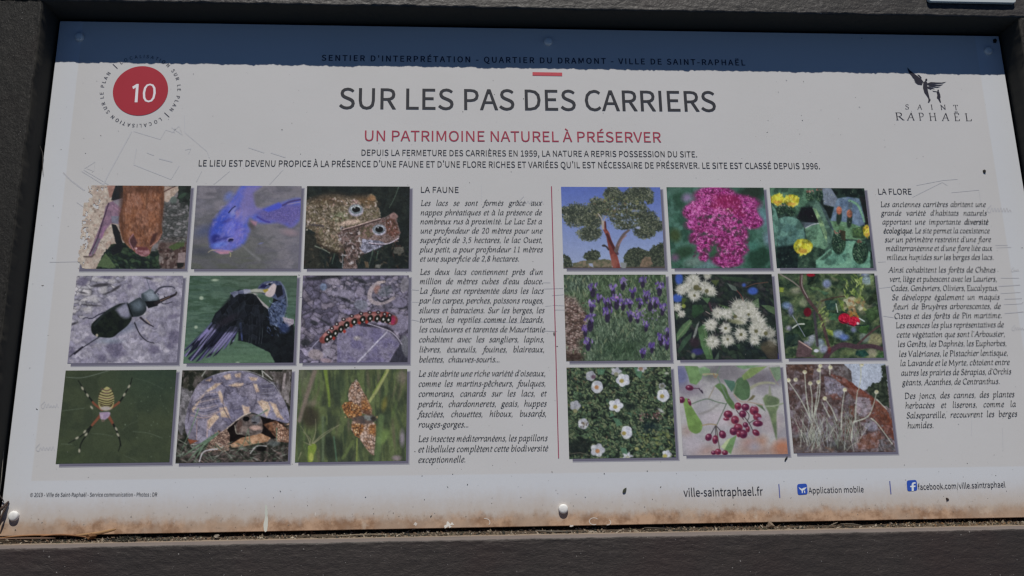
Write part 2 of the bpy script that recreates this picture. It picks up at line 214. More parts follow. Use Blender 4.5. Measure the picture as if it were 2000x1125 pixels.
FONT = r"""{"A":[547,[[4,0,74,220,28,0,87,0,-28,0,21,67,151,202,-21,-67,80,0,393,202,-80,0,21,-67,456,0,-21,67,29,0,544,0,-29,0,-75,220,320,660,75,-220,-31,0,227,660,31,0,-74,-220],[172,267,67,0,11,34,204,369,-11,-34,23,75,270,592,-21,-77,1,0,274,592,-1,0,22,-77,340,369,-24,75,11,-34,372,267,-11,34,-67,0]]],"B":[592,[[91,0,0,220,70,0,301,0,-70,0,148,0,551,194,0,-130,0,90,417,351,78,-15,0,2,417,356,0,-2,62,20,513,499,0,-66,0,116,286,660,133,0,-65,0,91,660,65,0,0,-220],[174,380,33,0,0,71,174,594,0,-71,34,0,276,594,-34,0,104,0,431,488,0,77,0,-68,272,380,113,0,-33,0],[174,67,38,0,0,83,174,315,0,-83,38,0,289,315,-38,0,116,0,469,196,0,82,0,-89,289,67,113,0,-38,0]]],"C":[574,[[339,-12,-165,0,86,0,542,83,-52,-60,-15,18,496,136,15,-18,-42,-47,343,61,63,0,-126,0,138,332,0,-167,0,165,346,599,-124,0,57,0,481,537,-35,37,15,18,526,591,-15,-18,-38,42,345,672,80,0,-167,0,52,330,0,213,0,-214]]],"D":[619,[[91,0,0,220,56,0,259,0,-56,0,199,0,566,332,0,-209,0,211,256,660,203,0,-55,0,91,660,55,0,0,-220],[174,68,25,0,0,175,174,592,0,-175,25,0,249,592,-25,0,156,0,481,332,0,167,0,-167,249,68,156,0,-25,0]]],"E":[530,[[91,0,0,220,130,0,481,0,-130,0,0,24,481,71,0,-24,-102,0,174,71,102,0,0,80,174,312,0,-80,83,0,424,312,-83,0,0,24,424,383,0,-24,-83,0,174,383,83,0,0,69,174,590,0,-69,99,0,471,590,-99,0,0,23,471,660,0,-23,-127,0,91,660,127,0,0,-220]]],"F":[497,[[91,0,0,220,28,0,174,0,-28,0,0,99,174,296,0,-99,84,0,426,296,-84,0,0,23,426,366,0,-23,-84,0,174,366,84,0,0,74,174,590,0,-74,99,0,471,590,-99,0,0,23,471,660,0,-23,-127,0,91,660,127,0,0,-220]]],"G":[620,[[350,-12,-174,0,88,0,554,65,-42,-44,0,92,554,342,0,-92,-72,0,337,342,72,0,0,-23,337,273,0,23,47,0,477,273,-47,0,0,-58,477,100,0,58,-26,-24,358,61,47,0,-141,0,138,332,0,-167,0,165,357,599,-133,0,66,0,500,537,-33,34,15,18,545,591,-15,-18,-38,40,355,672,92,0,-175,0,52,330,0,213,0,-214]]],"H":[655,[[91,0,0,220,28,0,174,0,-28,0,0,104,174,312,0,-104,103,0,482,312,-103,0,0,-104,482,0,0,104,28,0,565,0,-28,0,0,220,565,660,0,-220,-28,0,482,660,28,0,0,-92,482,384,0,92,-103,0,174,384,103,0,0,92,174,660,0,-92,-28,0,91,660,28,0,0,-220]]],"I":[264,[[91,0,0,220,28,0,174,0,-28,0,0,220,174,660,0,-220,-28,0,91,660,28,0,0,-220]]],"J":[482,[[213,-12,-84,0,129,0,395,194,0,-114,0,155,395,660,0,-155,-28,0,312,660,28,0,0,-153,312,202,0,153,0,-100,205,61,71,0,-48,0,91,136,30,-53,-20,-14,32,93,20,14,39,-68]]],"L":[489,[[91,0,0,220,124,0,463,0,-124,0,0,24,463,71,0,-24,-96,0,174,71,96,0,0,196,174,660,0,-196,-28,0,91,660,28,0,0,-220]]],"M":[731,[[91,0,0,220,25,0,166,0,-25,0,0,122,166,366,0,-122,0,57,155,560,5,-58,1,0,158,560,-1,0,18,-50,212,410,-18,50,42,-114,337,67,-42,114,19,0,393,67,-19,0,41,114,517,410,-41,-114,18,50,570,560,-18,-50,1,0,574,560,-1,0,-5,-58,563,366,0,57,0,-122,563,0,0,122,26,0,640,0,-26,0,0,220,640,660,0,-220,-33,0,540,660,33,0,-42,-118,414,307,42,118,-15,-45,368,169,17,46,-1,0,365,169,1,0,-16,46,317,307,17,-45,-42,118,191,660,42,-118,-33,0,91,660,33,0,0,-220]]],"N":[651,[[91,0,0,220,26,0,169,0,-26,0,0,116,169,347,0,-116,0,69,159,553,4,-67,1,0,163,553,-1,0,24,-45,234,417,-24,45,80,-139,475,0,-80,139,29,0,560,0,-29,0,0,220,560,660,0,-220,-26,0,481,660,26,0,0,-114,481,317,0,114,0,-68,493,108,-5,66,-2,0,488,108,2,0,-24,45,417,244,24,-45,-80,139,176,660,80,-139,-28,0,91,660,28,0,0,-220]]],"O":[668,[[334,-12,-166,0,166,0,616,332,0,-212,0,212,334,672,166,0,-166,0,52,332,0,212,0,-212],[334,61,119,0,-119,0,138,332,0,-165,0,165,334,599,-119,0,119,0,530,332,0,165,0,-165]]],"P":[570,[[91,0,0,220,28,0,174,0,-28,0,0,88,174,263,0,-88,36,0,283,263,-36,0,145,0,526,466,0,-140,0,144,279,660,148,0,-63,0,91,660,63,0,0,-220],[174,330,33,0,0,87,174,592,0,-87,32,0,268,592,-32,0,116,0,443,466,0,96,0,-95,272,330,116,0,-33,0]]],"Q":[668,[[334,58,119,0,-119,0,138,332,0,-168,0,165,334,599,-119,0,119,0,530,332,0,165,0,-168],[536,-166,-122,0,40,0,630,-150,-20,-9,-5,21,614,-86,5,-21,-17,-5,545,-96,30,0,-71,0,383,-8,30,-59,140,24,616,332,0,-190,0,212,334,672,166,0,-166,0,52,332,0,212,0,-194,294,-9,-144,20,37,-90]]],"R":[572,[[174,347,37,0,0,82,174,592,0,-82,37,0,285,592,-37,0,104,0,445,475,0,86,0,-86,285,347,104,0,-37,0],[453,0,-53,93,31,0,547,0,-31,0,-56,96,379,289,56,-96,89,22,528,475,0,-104,0,137,297,660,134,0,-69,0,91,660,69,0,0,-220,91,0,0,220,28,0,174,0,-28,0,0,93,174,280,0,-93,40,0,293,280,-40,0,53,-93]]],"S":[537,[[274,-12,-94,0,138,0,498,176,0,-104,0,98,362,352,77,-33,-31,14,268,393,31,-14,-51,22,158,503,0,-65,0,59,282,599,-75,0,61,0,432,538,-41,38,14,18,475,591,-14,-18,-46,48,282,672,78,0,-120,0,74,497,0,102,0,-96,208,328,-61,26,32,-14,303,286,-32,14,63,-28,413,168,0,68,0,-64,275,61,87,0,-68,0,93,143,47,-50,-17,-19,43,86,17,19,57,-59]]],"T":[539,[[228,0,0,197,28,0,312,0,-28,0,0,197,312,590,0,-197,67,0,511,590,-67,0,0,23,511,660,0,-23,-161,0,28,660,161,0,0,-23,28,590,0,23,67,0,228,590,-67,0,0,-197]]],"U":[649,[[325,-12,-135,0,134,0,562,272,0,-212,0,129,562,660,0,-129,-27,0,482,660,27,0,0,-130,482,270,0,130,0,-158,325,61,87,0,-86,0,171,270,0,-158,0,130,171,660,0,-130,-28,0,88,660,28,0,0,-129,88,272,0,129,0,-212]]],"V":[518,[[212,0,-70,220,32,0,308,0,-32,0,70,220,518,660,-70,-220,-28,0,433,660,28,0,-35,-119,327,303,35,119,-23,-77,263,85,25,77,-1,0,259,85,1,0,-24,77,195,303,23,-77,-36,119,88,660,36,-119,-29,0,1,660,29,0,70,-220]]],"À":[547,[[289,701,-50,38,13,14,327,743,-13,-14,-47,44,185,873,47,-44,-16,-19,138,817,16,19,50,-38],[4,0,74,220,28,0,87,0,-28,0,21,67,151,202,-21,-67,80,0,393,202,-80,0,21,-67,456,0,-21,67,29,0,544,0,-29,0,-75,220,320,660,75,-220,-31,0,227,660,31,0,-74,-220],[172,267,67,0,11,34,204,369,-11,-34,23,75,270,592,-21,-77,1,0,274,592,-1,0,22,-77,340,369,-24,75,11,-34,372,267,-11,34,-67,0]]],"È":[530,[[91,0,0,220,130,0,481,0,-130,0,0,24,481,71,0,-24,-102,0,174,71,102,0,0,80,174,312,0,-80,83,0,424,312,-83,0,0,24,424,383,0,-24,-83,0,174,383,83,0,0,69,174,590,0,-69,99,0,471,590,-99,0,0,23,471,660,0,-23,-127,0,91,660,127,0,0,-220],[309,701,-51,38,12,14,346,743,-12,-14,-47,44,203,873,47,-44,-16,-19,157,817,16,19,51,-38]]],"É":[530,[[91,0,0,220,130,0,481,0,-130,0,0,24,481,71,0,-24,-102,0,174,71,102,0,0,80,174,312,0,-80,83,0,424,312,-83,0,0,24,424,383,0,-24,-83,0,174,383,83,0,0,69,174,590,0,-69,99,0,471,590,-99,0,0,23,471,660,0,-23,-127,0,91,660,127,0,0,-220],[275,701,-12,14,51,38,427,817,-51,-38,-16,19,380,873,16,-19,-47,-44,238,743,47,44,12,-14]]],"Ë":[530,[[91,0,0,220,130,0,481,0,-130,0,0,24,481,71,0,-24,-102,0,174,71,102,0,0,80,174,312,0,-80,83,0,424,312,-83,0,0,24,424,383,0,-24,-83,0,174,383,83,0,0,69,174,590,0,-69,99,0,471,590,-99,0,0,23,471,660,0,-23,-127,0,91,660,127,0,0,-220],[188,720,-28,0,28,0,238,770,0,-30,0,28,188,818,28,0,-28,0,140,770,0,28,0,-30],[395,720,-29,0,28,0,444,770,0,-30,0,28,395,818,28,0,-29,0,346,770,0,28,0,-30]]],"0":[500,[[250,-12,-126,0,125,0,456,332,0,-231,0,229,250,672,125,0,-126,0,45,332,0,229,0,-231],[250,55,75,0,-75,0,124,332,0,-194,0,193,250,607,-75,0,75,0,376,332,0,193,0,-194]]],"1":[500,[[79,0,0,23,121,0,441,0,-121,0,0,23,441,68,0,-23,-44,0,309,68,44,0,0,197,309,660,0,-197,-21,0,246,660,21,0,-36,-21,109,613,59,11,0,-17,109,561,0,17,39,0,227,561,-39,0,0,-164,227,68,0,164,-49,0,79,68,49,0,0,-23]]],"2":[500,[[40,0,0,16,138,0,455,0,-138,0,0,24,455,71,0,-24,-61,0,272,71,61,0,-33,0,164,65,34,3,155,147,423,478,0,-132,0,117,231,672,118,0,-84,0,36,575,53,59,16,-16,84,529,-16,16,37,44,221,605,-54,0,82,0,342,475,0,76,0,-113,40,49,207,181,0,-16]]],"3":[500,[[237,-12,-103,0,118,0,449,176,0,-118,0,91,310,344,77,-19,0,2,310,348,0,-2,70,24,427,507,0,-80,0,104,234,672,112,0,-76,0,50,593,50,45,15,-17,95,541,-15,17,38,38,231,605,-53,0,69,0,343,501,0,63,0,-71,160,375,137,0,0,-21,160,312,0,21,153,0,366,179,0,80,0,-76,231,57,79,0,-75,0,68,132,39,-40,-14,-18,26,79,14,18,43,-48]]],"4":[500,[[306,0,0,61,26,0,384,0,-26,0,0,61,384,182,0,-61,29,0,472,182,-29,0,0,22,472,248,0,-22,-29,0,384,248,29,0,0,137,384,660,0,-137,-30,0,293,660,30,0,-92,-141,18,236,92,141,0,-18,18,182,0,18,96,0,306,182,-96,0,0,-61],[306,248,0,68,-68,0,104,248,68,0,50,75,254,473,-50,-75,19,32,307,570,-16,-32,1,0,311,570,-1,0,-2,-33,306,450,0,32,0,-68]]],"5":[500,[[236,-12,-104,0,111,0,452,214,0,-144,0,146,253,425,109,0,-40,0,154,399,30,16,6,64,171,590,-6,-64,83,0,420,590,-83,0,0,23,420,660,0,-23,-107,0,99,660,107,0,-7,-103,77,352,7,103,15,-9,122,324,-15,9,38,25,231,363,-44,0,83,0,368,212,0,95,0,-96,228,57,78,0,-77,0,66,130,37,-38,-14,-18,24,76,14,18,45,-44]]],"6":[500,[[271,-12,-126,0,103,0,461,203,0,-128,0,139,277,410,112,0,-51,0,128,330,41,50,4,204,298,604,-92,0,40,0,402,554,-25,31,16,17,449,604,-16,-17,-37,40,294,672,68,0,-128,0,50,315,0,258,0,-218],[130,265,9,-137,43,61,264,348,-41,0,80,0,383,203,0,89,0,-90,271,53,63,0,-83,0]]],"7":[500,[[178,0,12,250,29,0,264,0,-29,0,11,258,457,610,-155,-198,0,17,457,660,0,-17,-138,0,44,660,138,0,0,-23,44,590,0,23,107,0,365,590,-107,0,-130,-180]]],"8":[500,[[252,-12,-122,0,123,0,458,158,0,-95,0,91,348,332,58,-33,0,2,348,337,0,-2,39,31,435,496,0,-69,0,102,254,670,113,0,-103,0,73,502,0,100,0,-69,162,350,-48,33,0,-1,162,347,0,1,-60,-32,41,164,0,88,0,-102],[297,358,44,40,-78,31,148,502,0,-78,0,64,253,609,-61,0,70,0,365,492,0,66,0,-49],[253,50,77,0,-79,0,114,171,0,-70,0,63,205,321,-53,-34,94,-38,380,161,0,89,0,-66]]],"9":[500,[[212,-12,-72,0,123,0,451,358,0,-267,0,210,229,672,127,0,-103,0,40,457,0,129,0,-136,222,250,-110,0,55,0,374,330,-41,-49,-6,-204,209,57,85,0,-43,0,97,107,29,-32,-15,-17,52,56,15,17,37,-39],[373,400,-9,136,-44,-63,235,312,44,0,-78,0,117,457,0,-88,0,91,230,608,-64,0,84,0]]],"a":[507,[[195,-12,-82,0,60,0,357,59,-47,-39,1,0,360,59,-1,0,2,-20,367,0,-2,20,23,0,435,0,-23,0,0,100,435,301,0,-100,0,122,266,502,120,0,-79,0,74,438,44,29,11,-19,105,381,-11,19,39,26,252,433,-57,0,80,0,353,310,0,63,-208,-23,53,127,0,106,0,-88],[219,55,47,0,-49,0,132,132,0,-56,0,63,353,255,-165,-19,0,-45,353,119,0,45,-48,-42]]],"b":[556,[[298,-12,-45,0,112,0,511,252,0,-167,0,151,316,502,126,0,-55,0,162,433,45,38,1,29,166,520,-1,-29,0,65,166,717,0,-65,-28,0,83,717,28,0,0,-239,83,0,0,239,22,0,149,0,-22,0,2,17,156,50,-2,-17,1,0,159,50,-1,0,42,-39],[285,58,81,0,-32,0,166,108,42,-38,0,86,166,366,0,-86,46,43,295,432,-41,0,94,0,425,251,0,109,0,-121]]],"c":[459,[[276,-12,-130,0,59,0,434,50,-44,-38,-12,19,398,105,12,-19,-31,-27,283,57,45,0,-90,0,131,244,0,-113,0,113,285,432,-89,0,38,0,383,390,-28,25,14,18,424,444,-14,-18,-34,31,282,502,64,0,-126,0,47,244,0,163,0,-162]]],"d":[558,[[249,-12,-122,0,59,0,398,58,-38,-38,1,0,401,58,-1,0,2,-19,408,0,-2,19,23,0,475,0,-23,0,0,239,475,717,0,-239,-28,0,393,717,28,0,0,-63,393,529,0,63,2,-28,397,445,-2,28,-43,35,259,502,58,0,-112,0,48,244,0,158,0,-163],[267,58,45,0,-86,0,132,245,0,-118,0,112,274,432,-78,0,41,0,393,381,-41,37,0,-86,393,124,0,86,-41,-45]]],"e":[499,[[281,-12,-131,0,66,0,441,38,-42,-28,-10,18,412,93,10,-18,-37,-24,290,54,48,0,-93,0,128,225,5,-104,110,0,457,225,-110,0,2,13,461,272,0,-18,0,140,266,502,125,0,-112,0,47,244,0,159,0,-161],[127,284,87,0,10,97,267,436,-69,0,77,0,389,284,0,99,-87,0]]],"f":[293,[[30,422,0,21,22,0,96,422,-22,0,0,-141,96,0,0,141,27,0,178,0,-27,0,0,141,178,422,0,-141,35,0,282,422,-35,0,0,22,282,489,0,-22,-35,0,178,489,35,0,0,26,178,566,0,-26,0,63,248,663,-47,0,17,0,303,649,-18,9,6,21,321,713,-6,-21,-23,9,239,728,31,0,-97,0,96,567,0,99,0,-26,96,489,0,26,-22,-2,30,484,22,2,0,-21]]],"h":[547,[[83,0,0,239,28,0,166,0,-28,0,0,118,166,355,0,-118,49,50,299,429,-50,0,65,0,392,299,0,92,0,-100,392,0,0,100,27,0,474,0,-27,0,0,103,474,310,0,-103,0,124,324,502,103,0,-67,0,162,420,45,45,1,34,166,520,-1,-34,0,65,166,717,0,-65,-28,0,83,717,28,0,0,-239]]],"i":[248,[[83,0,0,163,28,0,166,0,-28,0,0,163,166,489,0,-163,-28,0,83,489,28,0,0,-163],[124,590,-32,0,32,0,179,645,0,-33,0,32,124,698,32,0,-32,0,70,645,0,32,0,-33]]],"k":[497,[[83,0,0,239,27,0,164,0,-27,0,0,43,164,129,0,-43,31,36,256,236,-31,-36,48,-79,399,0,-48,79,30,0,488,0,-30,0,-62,97,303,292,62,-97,54,66,466,489,-54,-66,-31,0,375,489,31,0,-69,-86,167,231,69,86,-1,0,164,231,1,0,0,162,164,717,0,-162,-27,0,83,717,27,0,0,-239]]],"l":[256,[[169,-12,-61,0,23,0,217,-5,-12,-4,-4,21,205,59,4,-21,-9,-2,188,57,5,0,-13,0,166,92,0,-25,0,208,166,717,0,-208,-28,0,83,717,28,0,0,-206,83,97,0,206,0,-69]]],"m":[834,[[83,0,0,163,28,0,166,0,-28,0,0,118,166,355,0,-118,44,50,288,429,-37,0,62,0,379,299,0,92,0,-100,379,0,0,100,27,0,461,0,-27,0,0,118,461,355,0,-118,46,50,584,429,-38,0,62,0,675,299,0,92,0,-100,675,0,0,100,27,0,757,0,-27,0,0,103,757,310,0,-103,0,124,610,502,100,0,-60,0,448,408,51,55,-20,58,312,502,76,0,-59,0,160,418,43,47,-1,0,158,418,1,0,-3,24,150,489,3,-24,-23,0,83,489,23,0,0,-163]]],"n":[549,[[83,0,0,163,28,0,166,0,-28,0,0,118,166,355,0,-118,49,50,299,429,-50,0,65,0,392,299,0,92,0,-100,392,0,0,100,27,0,474,0,-27,0,0,103,474,310,0,-103,0,124,324,502,103,0,-67,0,160,418,46,47,-1,0,158,418,1,0,-3,24,150,489,3,-24,-23,0,83,489,23,0,0,-163]]],"o":[546,[[273,-12,-120,0,120,0,499,244,0,-162,0,163,273,502,120,0,-120,0,47,244,0,163,0,-162],[273,57,85,0,-85,0,131,244,0,-113,0,113,273,432,-85,0,85,0,415,244,0,113,0,-113]]],"p":[558,[[83,-206,0,232,28,0,166,-206,-28,0,0,55,166,-41,0,-55,-1,29,163,45,1,-29,44,-37,298,-12,-44,0,112,0,511,252,0,-167,0,151,316,502,126,0,-57,0,160,432,44,37,-1,0,158,432,1,0,-3,19,150,489,3,-19,-23,0,83,489,23,0,0,-232],[285,58,81,0,-32,0,166,108,43,-38,0,86,166,366,0,-86,47,43,295,432,-41,0,94,0,425,251,0,109,0,-121]]],"r":[349,[[83,0,0,163,28,0,166,0,-28,0,0,105,166,314,0,-105,32,83,288,428,-41,0,21,0,336,420,-16,5,5,24,351,491,-5,-24,-15,8,299,502,22,0,-54,0,160,400,34,62,-1,0,158,400,1,0,-3,30,150,489,3,-30,-23,0,83,489,23,0,0,-163]]],"s":[421,[[211,-12,-69,0,115,0,388,133,0,-79,0,93,240,282,71,-27,-55,21,134,366,0,-46,0,39,225,438,-62,0,43,0,336,394,-33,24,13,17,375,446,-13,-17,-37,31,224,502,60,0,-107,0,56,363,0,77,0,-84,198,222,-68,25,54,-20,310,129,0,50,0,-42,213,52,65,0,-59,0,68,111,43,-35,-13,-18,29,56,13,18,46,-39]]],"t":[339,[[236,-12,-104,0,31,0,327,6,-28,-9,-5,21,311,68,5,-21,-16,-7,255,55,18,0,-57,0,179,149,0,-59,0,91,179,422,0,-91,44,0,312,422,-44,0,0,22,312,489,0,-22,-44,0,179,489,44,0,0,46,179,627,0,-46,-23,0,111,627,23,0,-3,-46,102,489,3,46,-26,-2,24,484,26,2,0,-21,24,422,0,21,24,0,97,422,-24,0,0,-90,97,151,0,90,0,-98]]],"u":[547,[[226,-12,-104,0,67,0,387,77,-46,-53,1,0,390,77,-1,0,2,-26,396,0,-2,26,23,0,465,0,-23,0,0,163,465,489,0,-163,-27,0,383,489,27,0,0,-116,383,142,0,116,-47,-58,250,59,50,0,-65,0,158,189,0,-91,0,100,158,489,0,-100,-28,0,76,489,28,0,0,-103,76,179,0,103,0,-125]]],"v":[469,[[188,0,-59,163,32,0,285,0,-32,0,58,163,457,489,-58,-163,-27,0,376,489,27,0,-31,-93,284,211,31,93,-14,-48,239,67,14,47,-2,0,234,67,2,0,-14,47,189,211,15,-48,-31,93,97,489,31,-93,-29,0,12,489,29,0,59,-163]]],"'":[250,[[99,435,-5,56,17,0,150,435,-17,0,5,56,166,602,-5,-56,1,31,167,694,-1,-31,-29,0,81,694,29,0,1,-31,83,602,-1,31,5,-56]]],"’":[900,[[43,539,49,24,6,-11,62,505,-6,11,58,27,175,674,0,-80,0,50,104,759,39,0,-41,0,42,701,0,29,0,-32,99,643,-34,0,10,0,123,650,-5,-4,0,-40]]],".":[250,[[125,-12,-33,0,32,0,185,50,0,-37,0,38,125,113,32,0,-33,0,66,50,0,38,0,-37]]],",":[250,[[68,-171,-7,16,81,34,199,17,0,-86,0,60,130,113,43,0,-33,0,68,56,0,36,0,-36,128,-2,-32,0,3,0,138,-1,-3,0,-1,-54,48,-122,56,24,7,-16]]],"-":[312,[[41,221,0,21,77,0,272,221,-77,0,0,21,272,284,0,-21,-77,0,41,284,77,0,0,-21]]],"|":[243,[[93,-251,0,335,19,0,150,-251,-19,0,0,335,150,755,0,-335,-19,0,93,755,19,0,0,-335]]],"©":[749,[[375,-10,-175,0,176,0,700,325,0,-204,0,204,375,657,176,0,-175,0,50,325,0,204,0,-204],[375,31,151,0,-152,0,96,325,0,-176,0,176,375,617,-152,0,151,0,653,325,0,176,0,-176],[382,126,-101,0,60,0,519,183,-38,-32,-10,14,488,226,10,-14,-30,-25,385,181,43,0,-73,0,267,325,0,-89,0,79,389,460,-75,0,35,0,476,419,-28,26,11,13,511,458,-11,-13,-32,32,385,515,57,0,-97,0,200,325,0,117,0,-124]]],":":[250,[[125,351,-33,0,32,0,185,414,0,-38,0,37,125,477,32,0,-33,0,66,414,0,37,0,-38],[125,-12,-33,0,32,0,185,50,0,-37,0,38,125,113,32,0,-33,0,66,50,0,38,0,-37]]],"/":[353,[[10,-161,90,292,20,0,70,-161,-20,0,90,292,339,715,-90,-292,-20,0,280,715,20,0,-90,-292]]],"ë":[499,[[281,-12,-131,0,66,0,441,38,-42,-28,-10,18,412,93,10,-18,-37,-24,290,54,48,0,-93,0,128,225,5,-104,110,0,457,225,-110,0,2,13,461,272,0,-18,0,140,266,502,125,0,-112,0,47,244,0,159,0,-161],[127,284,87,0,10,97,267,436,-69,0,77,0,389,284,0,99,-87,0],[168,592,-29,0,28,0,219,641,0,-28,0,28,168,691,28,0,-29,0,119,641,0,28,0,-28],[363,592,-30,0,27,0,412,641,0,-28,0,28,363,691,27,0,-30,0,312,641,0,28,0,-28]]]," ":[202,[]]}"""
# ------------------------------------------------------------------ the sign: frame boards and sheet
root = bpy.data.objects.new('information_sign', None); link(root); root.matrix_world = SIGN
tag(root, 'lectern information panel with printed photos and French text set in a dark rough frame', 'sign')
HF = 0.035                                     # how far the frame stands above the sheet
XL, XR, YT, YB = -0.0525, 1.0895, 0.2068, -0.3818   # inner faces of the frame

def board(name, label, mt, wall_mt, prof_pts, along, n_along, seed, edge_amp, parent=root, fan=None):
    """prof_pts: cross-section (a, h, rough) from the recess floor over the inner edge to the outer side;
    along: list of functions giving the point for (t, a, h)"""
    V = []; F = []; ml = []
    npf = len(prof_pts)
    for i in range(n_along + 1):
        t = i / n_along
        for j, (a, h, rgh) in enumerate(prof_pts):
            n1 = float(fbm(np.array(t * n_along * 0.9 + 3.1), np.array(j * 0.7 + seed * 5.3), seed, 3)) - 0.5
            n2 = float(fbm(np.array(t * n_along * 0.14), np.array(j * 0.9 + seed * 2.3), seed + 5, 3)) - 0.5
            aa = a - edge_amp * rgh * (n1 * 1.3 + n2 * 1.6)
            hh = h + edge_amp * rgh * 0.5 * n1 + (0.0006 * (n2 + n1) if j > 2 else 0)
            V.append(along(t, aa, hh))
    for i in range(n_along):
        for j in range(npf - 1):
            q = i * npf + j; F.append((q, q + 1, q + npf + 1, q + npf)); ml.append(1 if j < prof_pts_wall else 0)
    o = mesh(name, V, F, mt, parent, smooth=True, mats=[mt, wall_mt])
    o.data.polygons.foreach_set('material_index', ml)
    bm = bmesh.new(); bm.from_mesh(o.data)
    ends = [e for e in bm.edges if e.is_boundary]
    # close the two ends and the underside
    bmesh.ops.holes_fill(bm, edges=ends, sides=0)
    bmesh.ops.recalc_face_normals(bm, faces=bm.faces)
    bm.to_mesh(o.data); bm.free()
    if label: o['label'] = label
    return o
prof_pts_wall = 4
W_B = 0.125                                    # board width
def face_cols(w=W_B, n=44, h=HF):              # front face columns running outwards
    return [(0.0028 + (w - 0.0058) * (k / n) ** 1.3, h, 0.25) for k in range(n + 1)]
def profile(r=0.0022, h=HF, drop=0.0, slope=0.0):
    return [(0.0, -0.03, 0), (slope * 0.25, 0.0, 0.15), (slope * 0.8, h * 0.5, 0.3), (slope, h - r, 0.9), (slope + r * 0.35, h - r * 0.3, 1.0), (slope + r, h, 0.8)] + \
           [(a + slope, hh, g) for a, hh, g in face_cols(h=h)] + [(W_B + slope, h - 0.003, 0.2), (W_B + slope, -0.045, 0)]
XO, XO2 = XL - W_B, XR + W_B
board('frame_board', 'upper rail of the frame, a little paler than the other rails', m_top, m_back, profile(), lambda t, a, h: (XO + (XO2 - XO) * t, YT + a, h), 560, 3, 0.0013)
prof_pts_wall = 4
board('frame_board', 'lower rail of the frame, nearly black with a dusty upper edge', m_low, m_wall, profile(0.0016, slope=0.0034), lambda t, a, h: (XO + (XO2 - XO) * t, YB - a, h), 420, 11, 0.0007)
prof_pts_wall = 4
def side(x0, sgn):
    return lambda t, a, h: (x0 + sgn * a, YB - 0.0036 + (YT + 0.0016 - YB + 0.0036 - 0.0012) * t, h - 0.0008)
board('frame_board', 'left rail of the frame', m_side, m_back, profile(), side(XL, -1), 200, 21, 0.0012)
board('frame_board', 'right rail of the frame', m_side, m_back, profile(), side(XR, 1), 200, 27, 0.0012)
# board behind the sheet (floor of the recess, carries the litter)
def box(name, x0, x1, y0, y1, z0, z1, m, parent=root, bev=0.0, seg=2):
    bm = bmesh.new(); bmesh.ops.create_cube(bm, size=1)
    for v in bm.verts: v.co = ((x0 + x1) / 2 + v.co.x * (x1 - x0), (y0 + y1) / 2 + v.co.y * (y1 - y0), (z0 + z1) / 2 + v.co.z * (z1 - z0))
    if bev: bmesh.ops.bevel(bm, geom=list(bm.edges), offset=bev, segments=seg, affect='EDGES', profile=0.6)
    me = bpy.data.meshes.new(name); bm.to_mesh(me); bm.free(); me.materials.append(m)
    o = bpy.data.objects.new(name, me); link(o, parent); return o
box('backing_board', XO + 0.01, XO2 - 0.01, YB - W_B + 0.01, YT + W_B - 0.01, -0.060, -0.0305 - 0.0005, m_back)
for y in (0.12, -0.28): box('batten', XL + 0.004, XR - 0.004, y - 0.03, y + 0.03, -0.0305, -0.0055, m_back)
for x in (0.08, 0.96): box('post', x - 0.05, x + 0.05, -0.20, -0.09, -0.30, -0.0612, m_low)

sheet = box('printed_panel', -0.0492, 1.0862, -0.3757, 0.2022, -0.005, 0.0, m_sheet, bev=0.0006, seg=1)
sheet['label'] = 'off-white printed sheet with ochre splash dirt along its foot'

# ------------------------------------------------------------------ flat print helpers (sub-parts of the sheet)
zc = [0]
def flat(name, polys, m, h=0.00030, parent=None, label=None):
    """polys: list of closed outlines in tracing-grid coordinates, each its own face"""
    V = []; F = []
    for k, P in enumerate(polys):
        b = len(V); V += [(*uv(*p), h + 0.000004 * (k % 12)) for p in P]; F.append(list(range(b, len(V))))
    o = mesh(name, V, F, m, parent or sheet)
    bm = bmesh.new(); bm.from_mesh(o.data); bmesh.ops.triangulate(bm, faces=bm.faces)
    for f in bm.faces:
        if f.normal.z < 0: f.normal_flip()
    bm.to_mesh(o.data); bm.free()
    if label: o['label'] = label
    return o
def smooth_pts(P, n=6):
    P = [np.array(p, float) for p in P]
    if len(P) < 3: return P
    Q = [2 * P[0] - P[1]] + P + [2 * P[-1] - P[-2]]; out = []
    for i in range(1, len(Q) - 2):
        for k in range(n):
            t = k / n; a, b, c, d = Q[i - 1:i + 3]
            out.append(0.5 * ((2 * b) + (c - a) * t + (2 * a - 5 * b + 4 * c - d) * t * t + (3 * b - a - 3 * c + d) * t ** 3))
    out.append(P[-1]); return out
def ribbon(P, wf):
    """centre line -> outline quad strip, wf(dir)->half width"""
    n = len(P); L = []; R_ = []
    for i in range(n):
        d = P[min(i + 1, n - 1)] - P[max(i - 1, 0)]; l = math.hypot(*d) or 1; d = d / l
        w_ = wf(d, i / (n - 1)); nn = np.array([-d[1], d[0]]) * w_; e = d * 0
        L.append(P[i] + nn); R_.append(P[i] - nn)
    return L, R_
class Strip:
    def __init__(s): s.V = []; s.F = []; s.k = 0
    def add(s, L, R_, f, h):
        b = len(s.V); z = h + 0.000003 * (s.k % 24); s.k += 1
        for a, c in zip(L, R_): s.V += [(*f(a), z), (*f(c), z)]
        for i in range(len(L) - 1): s.F.append((b + 2 * i, b + 2 * i + 1, b + 2 * i + 3, b + 2 * i + 2))
    def make(s, name, m, label=None, parent=None):
        o = mesh(name, s.V, s.F, m, parent or sheet)
        bm = bmesh.new(); bm.from_mesh(o.data)
        for f in bm.faces:
            f.normal_update()
            if f.normal.z < 0: f.normal_flip()
        bm.to_mesh(o.data); bm.free()
        if label: o['label'] = label
        return o

